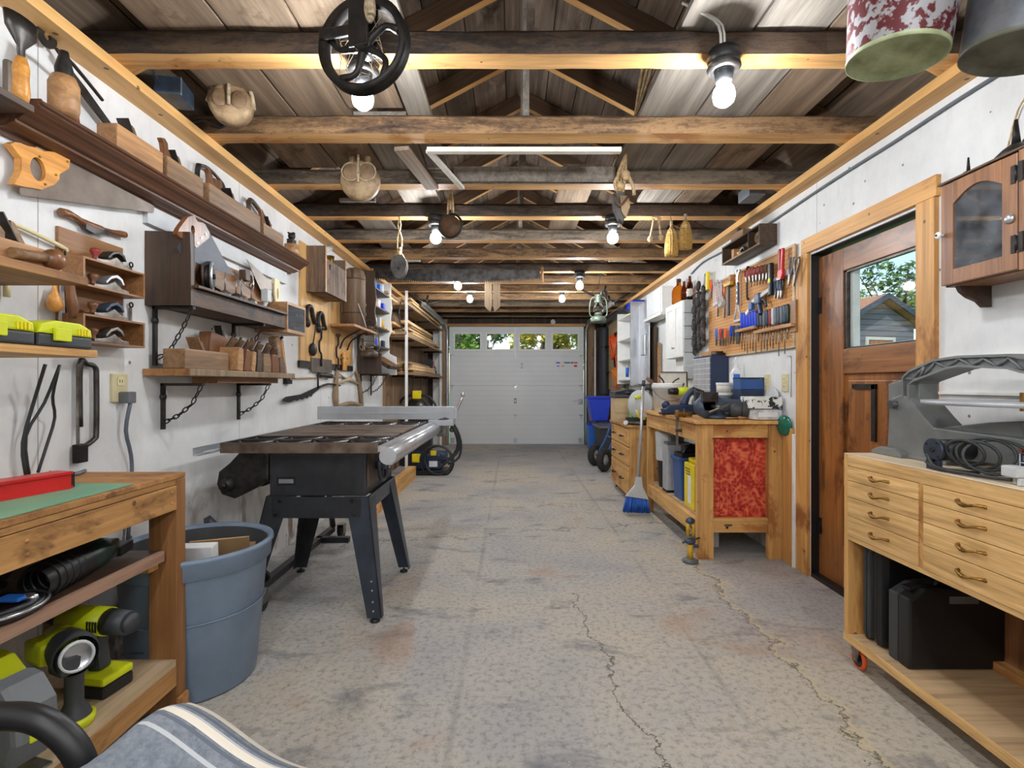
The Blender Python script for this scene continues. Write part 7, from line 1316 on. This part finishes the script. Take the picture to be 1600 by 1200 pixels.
# spoked barn pulley
c = P2(569, 72, 1.58)
t = T('barn_pulley', 'large black spoked iron pulley wheel hanging from the nearest beam', 'pulley', c, 0); t.rotation_euler = (0, 0, math.radians(-12))
P('rim', 'iron', t, L([(.122, -.016), (.146, -.018), (.135, -.004), (.135, .004), (.146, .018), (.122, .016), (.117, 0), (.122, -.016)], axis=(0, 1, 0), n=48))
for k_ in range(5):
    a = 2*PI*k_/5+.35; P('spoke', 'iron', t, TU([(0, 0, 0), (.05*math.cos(a+.35), 0, .05*math.sin(a+.35)), (.09*math.cos(a+.25), 0, .09*math.sin(a+.25)), (.122*math.cos(a-.1), 0, .122*math.sin(a-.1))], [.014, .011, .010, .013], 7))
P('hub', 'iron', t, Y((0, -.035, 0), (0, .035, 0), .026)); P('yoke', 'iron', t, B(-.035, .030, -.036, -.028, -.02, .165, .004), B(-.035, .030, .028, .036, -.02, .165, .004), B(-.035, .03, -.036, .036, .155, .17, .004), B(-.135, -.03, -.034, -.020, .02, .05, .004)); P('knot', 'rope_grey', t, S((.0, -.03, .10+.05), (.03, .02, .02)), S((.035, -.03, .09), (.018, .018, .045)), TU([(-.03, -.04, .13), (.01, -.045, .16), (.04, -.04, .12), (.045, -.04, .06)], .013)); P('rope', 'rope_grey', t, TU([(0, 0, .16), (.01, .05, .22), (0, .14, .26), (0, .22, .275)], .012)); P('web', 'rope_grey', t, *[TU([(random.uniform(-.09, .09), .0, random.uniform(-.1, .1)), (random.uniform(-.09, .09), .01, random.uniform(-.1, .1)), (random.uniform(-.1, .1), 0, random.uniform(-.11, .1))], .0012, 3) for _ in range(14)])
def block(lb, c, w_, h_, mt, dz, heart=True, rope='rope', rz=0., nr=2):
    t = T('wooden_pulley', lb, 'pulley', c, rz, 'wooden pulley blocks hanging from the beams')
    cheek = [(math.sin(2*PI*i/24)*w_*(1-.18*math.cos(2*PI*i/24)), -math.cos(2*PI*i/24)*h_) for i in range(24)]
    P('cheek', mt, t, PR(cheek, 'xz', -.030, -.016, True, .004)); P('cheek', mt, t, PR(cheek, 'xz', .016, .030, True, .004)); P('sheave', 'pulley_grey', t, L([(0, -.012), (w_*.8, -.012), (w_*.7, 0), (w_*.8, .012), (0, .012)], (0, 0, -h_*.15), (0, 1, 0), 24)); P('pin', 'iron', t, Y((0, -.036, -h_*.15), (0, .036, -h_*.15), .009))
    P('strap', rope, t, TU([(-w_*.75, -.02, -h_*.2), (-w_*.85, -.01, h_*.3), (-w_*.3, 0, h_*1.1), (w_*.3, 0, h_*1.1), (w_*.85, -.01, h_*.3), (w_*.75, -.02, -h_*.2)], .007)); P('rope', rope, t, *[TU([((k_-.5)*.02, 0, h_), ((k_-.5)*.03, .01, h_+dz*.4), ((.5-k_)*.02, .0, h_+dz*.7), ((k_-.5)*.03, .02, h_+dz)], .006) for k_ in range(nr)]); P('knot', rope, t, S((0, 0, h_*1.15), (.018, .015, .022), 10), S((.006, -.005, h_*1.15+.03), (.014, .014, .014), 8)); return t
c = P2(361, 160, 2.20); t = T('wooden_pulley', 'pale twin-lobed wooden pulley hung by straps behind the first beam', 'pulley', c, math.radians(15), 'wooden pulley blocks hanging from the beams')
P('cheek', 'pulley_wood', t, L([(0, -.03), (.07, -.03), (.085, -.02), (.085, .03), (.07, .035), (0, .035)], (0, 0, -.01), (0, 1, 0), 28)); P('lobe', 'lobe', t, S((-.035, -.033, .0), (.033, .006, .038)), S((.038, -.033, .0), (.033, .006, .038))); P('strap', 'rope_grey', t, TU([(-.09, 0, -.01), (-.07, -.0, .06), (-.02, 0, .10), (.03, 0, .10), (.075, 0, .06), (.09, 0, -.02)], .009), TU([(0, -.036, .09), (.0, -.04, .03), (.0, -.04, -.03)], .008)); P('cord', 'rope_grey', t, TU([(0, 0, .10), (-.03, -.05, .13), (-.03, -.2, .16)], .004))
c = P2(563, 278, 2.86); t = T('wooden_pulley', 'heart-faced brown wooden pulley hung behind the second beam', 'pulley', c, 0, 'wooden pulley blocks hanging from the beams')
P('cheek', 'pulley_wood', t, L([(0, -.03), (.095, -.03), (.108, -.02), (.108, .02), (.095, .03), (0, .03)], (0, 0, -.02), (0, 1, 0), 30)); P('heart', 'lobe', t, S((-.042, -.033, .02), (.046, .008, .05)), S((.045, -.033, .02), (.046, .008, .05))); P('heart_rim', 'rope_grey', t, TO((-.042, -.036, .02), .05, .004, (0, 1, 0)), TO((.045, -.036, .02), .05, .004, (0, 1, 0))); P('ear', 'pulley_wood', t, B(-.06, -.03, -.02, .02, .06, .15, .01), B(.03, .06, -.02, .02, .06, .15, .01)); P('strap', 'rope_grey', t, TU([(-.05, -.02, .12), (0, -.03, .15), (.05, -.02, .12)], .008), TU([(0, -.035, .13), (0, -.042, .05), (0, -.042, -.04)], .008)); P('cord', 'rope_grey', t, TU([(0, 0, .15), (0, -.1, .18), (0, -.3, .19)], .005))
c = P2(624, 418, 3.57); block('dark grey wooden double block on a knotted pale rope', c, .055, .085, 'pulley_grey', .30, nr=2); t = None
c = P2(704, 354, 3.40); t = T('iron_pulley', 'round wooden sheave in a dark iron strap beside a lit bulb', 'pulley', c, 0); P('sheave', 'leather', t, L([(0, -.014), (.07, -.014), (.066, 0), (.07, .014), (0, .014)], axis=(.2, 1, 0), n=30)); P('iron_ring', 'iron', t, TO((0, 0, .005), .078, .008, (.2, 1, 0), 30)); P('rope', 'rope', t, *[TU([(k_*.018-.018, 0, .08), (k_*.012-.01, -.01, .18), (.02-k_*.012, 0, .30), (k_*.01, .03, .38)], .007) for k_ in range(3)], TU([(0, .03, .20), (0, .12, .19), (0, .20, .17)], .006)); P('hook', 'iron', t, TO((0, 0, .09), .018, .006, (1, 0, 0)))
# ropes and leather block on the door side
c = P2(966, 318, 2.95); t = T('leather_block', 'old wooden block wrapped in leather on long ropes, door wall side', 'pulley', c, 0); P('cheek', 'pulley_grey', t, PR([(-.035, .05), (.03, .06), (.05, .0), (.04, -.07), (.025, -.12), (.0, -.10), (-.03, -.03)], 'xz', -.03, .03, bev=.01)); P('cheek', 'pulley_wood', t, PR([(-.0, .03), (.05, .03), (.06, -.03), (.035, -.1), (.01, -.06)], 'xz', -.045, -.031, bev=.004)); P('strap', 'leather', t, TU([(-.03, -.035, .04), (0, -.045, -.03), (.05, -.04, .03)], .008)); P('rope', 'rope', t, *[TU([(.0+k_*.012, 0, .05), (-.01+k_*.02, -.05, .16), (.03-k_*.01, -.2, .28), (.02+k_*.02, -.44, .46), (.03+k_*.015, -.58, .56)], .009) for k_ in range(3)]); P('knot', 'rope', t, S((.0, -.02, .09), (.03, .025, .03)), S((.03, -.06, .14), (.025, .02, .03)), TU([(.04, -.05, .15), (.07, -.06, .08), (.08, -.05, .03)], .010), TU([(.0, -.05, .16), (-.03, -.05, .10), (-.02, -.04, .06)], .009))
t = T('rope_hank', 'two knotted short white rope ends hanging under the fourth beam', 'rope', P2(1026, 360, 3.52), 0); P('strand', 'rope', t, TU([(-.02, 0, .08), (-.03, 0, .02), (-.045, 0, -.05)], .007), S((-.045, 0, -.06), (.018, .018, .022), 10)); P('strand', 'rope', t, TU([(.01, 0, .09), (.02, 0, .03), (.03, 0, -.04)], .007), S((.03, 0, -.05), (.018, .018, .022), 10)); P('loop', 'rope', t, TU([(-.04, 0, .08), (-.01, -.01, .09), (.03, 0, .08)], .008))
def whisk(lb, c, s_):
    t = T('whisk_broom', lb, 'brush', c, 0, 'straw whisk brooms under the fourth beam'); P('straw', 'straw', t, L([(0, -.12), (.045, -.118), (.048, -.08), (.043, .0), (.03, .05), (.012, .075), (0, .078)], n=16, squash=.7), *[TU([(.046*math.cos(a)*.72, .046*math.sin(a), -.11), (.04*math.cos(a)*.75, .042*math.sin(a), 0), (.02*math.cos(a), .024*math.sin(a), .06)], .0035, 4) for a in [2*PI*i/14 for i in range(14)]]); P('binding', 'rope', t, TO((0, 0, .02), .037, .004, (0, 0, 1), 18, 5, (1, .9)), TO((0, 0, .035), .033, .004, (0, 0, 1), 18, 5, (1, .9))); P('handle', 'rope_grey', t, Y((0, 0, .07), (0, 0, .12), .01)); P('string', 'cord', t, TU([(0, 0, .12), (0, .03, .18), (0, .07, ZJ+.02-c[2])], .002, 4)); return t
whisk('longer straw whisk broom hanging beside the knotted rope ends', P2(1049, 373, 3.50), 1); whisk('plumper straw whisk broom, the one nearer the door wall', P2(1071, 362, 3.50), 1)
# crosscut saw
a_y = 5.18
t = T('crosscut_saw', 'long two-man crosscut saw hung level under the far beams', 'saw', P2(715, 432, a_y), 0)
def cs(px, py): p = P2(px, py, a_y); q_ = P2(715, 432, a_y); return (p[0]-q_[0], p[2]-q_[2])
top = [cs(583, 422), cs(700, 420), cs(843, 423)]; bot = []
for i in range(80):
    px = 846-i*3.3; yb = 437+6*math.sin(PI*(px-583)/263); bot.append(cs(px, yb)); bot.append(cs(px-1.6, yb-3.5))
P('blade', 'steel_dark', t, PR(top+bot, 'xz', -.002, .002)); P('handle', 'plane_pale', t, Y((cs(847, 0)[0], 0, .10), (cs(847, 0)[0], 0, -.06), .014)); P('handle', 'plane_pale', t, Y((cs(581, 0)[0], 0, .08), (cs(581, 0)[0], 0, -.08), .014)); P('hanger', 'iron', t, *[Y((cs(px, 0)[0], 0, .05), (cs(px, 0)[0], 0, .13), .004) for px in (620, 810)])
for px, lb in ((763, 'pointed grey wooden slat hanging in mid-room, nearer the tool wall'), (776, 'pointed grey wooden slat hanging in mid-room, nearer the door wall')):
    y = 5.42; s_ = -1 if px < 770 else 1
    ONE('wooden_paddle', lb, 'slat', 'grey_slab', P2(px, 463, y), 0, PR([(-.038, .245), (.038, .245), (.038, -.11), (s_*-.02, -.165), (-.038, -.11)], 'xz', -.012, .012), group='pointed slats hanging in mid-room')
lantern('green-grey hurricane lantern hanging near the garage door, door wall side', P2(935, 504, 5.6), 'lantern_green', 1.0); ONE('wire_hook', 'thin wire holding the green lantern to the far beam', 'wire', 'iron', P2(935, 504, 5.6), 0, TU([(0, .03, .37), (0, -.08, .45), (0, -.19, .54)], .004, 5))
ONE('rod_bracket', 'black metal door-opener rod bracket above the green lantern', 'bracket', 'iron', P2(930, 460, 5.9), 0, TU([(-.15, 0, .05), (.0, 0, -.02), (.1, .1, .0), (.14, .1, .12)], .012), B(.08, .15, .05, .12, -.03, .05, .006))
# buckets
def bucket(lb, loc, rot, mt, base, r0, r1, h):
    t = T('metal_bucket', lb, 'bucket', loc, 0, 'metal buckets hanging from the ceiling', rot)
    P('body', mt, t, L([(r0, 0), (r1, h)], n=48), L([(r1-.004, h), (r0-.004, .012)], n=48), TO((0, 0, h), r1, .005, (0, 0, 1), 48, 6)); P('base', base, t, L([(0, .012), (r0*.30, .012), (r0*.36, .007), (r0*.5, .012), (r0*.6, .007), (r0*.75, .012), (r0*.96, .010), (r0*.985, .0), (r0*1.01, .0), (r0*1.01, .012)], n=48)); P('handle', 'steel_dark', t, TU([(-r1, 0, h-.02), (-r1*.7, 0, h+.10), (0, 0, h+.16), (r1*.7, 0, h+.10), (r1, 0, h-.02)], .004)); return t
b1 = P2(1400, 93, 1.42)
bucket('red and grey paint-flaked metal bucket hanging over the door wall', b1, (math.radians(4), math.radians(4), 0), 'bucket_peel', 'bucket_base', .118, .136, .27)
b2 = P2(1596, 84, 1.30)
bucket('dark galvanised bucket hanging nearest the door wall corner', b2, (math.radians(8), math.radians(8), 0), 'bucket_zinc', 'bucket_base_dark', .125, .145, .28)
# odds and ends on the beams
ONE('painted_bar', 'old white-painted trim bar tucked behind the second beam', 'board', 'paper', (.10, 2.52, 2.245), 0, B(-.52, .44, 0, .035, 0, .024, .003)); ONE('painted_bar', 'wide peeling white board fixed to the third beam', 'board', 'loft_grey', (.10, 2.975, 2.275), 0, B(-.44, .50, -.012, .008, 0, .085, .003))
ONE('painted_bar', 'thin pale strip slung crosswise under the second and third beams', 'board', 'paper', (-.43, 2.55, 2.25), math.radians(-14), B(0, .03, 0, .5, 0, .018, .002)); ONE('painted_bar', 'broad grey-brown board slung under the second and third beams', 'board', 'loft', (-.58, 2.52, 2.248), math.radians(-8), B(0, .075, 0, .52, 0, .02, .002))
t = T('junction_box', 'blue-grey metal box sitting on the plate over the tool wall', 'box', (-1.40, 2.12, 2.271), math.radians(10)); P('case', 'vise', t, B(-.05, .05, -.06, .07, 0, .07, .004)); P('edge', 'alu', t, B(.0505, .052, -.06, -.05, 0, .07)); P('wires', 'cord', t, *[TU([(-.02, -.07-k_*.01, .03), (-.03, -.14, .05+.02*k_), (-.06, -.2, .02)], .003, 4) for k_ in range(4)])
ONE('junction_box', 'small grey box above the plate over the door wall', 'box', 'grey_mid', (1.52, 3.25, 2.271), 0, B(-.05, .05, -.08, .08, 0, .07, .004)); ONE('iron_hook', 'bent black hook and wire above the tool wall plate', 'hook', 'iron', (-1.42, 2.30, 2.272), 0, TU([(-.02, 0, .0), (.02, .03, .03), (.06, .08, .02), (.1, .1, .06)], .006))
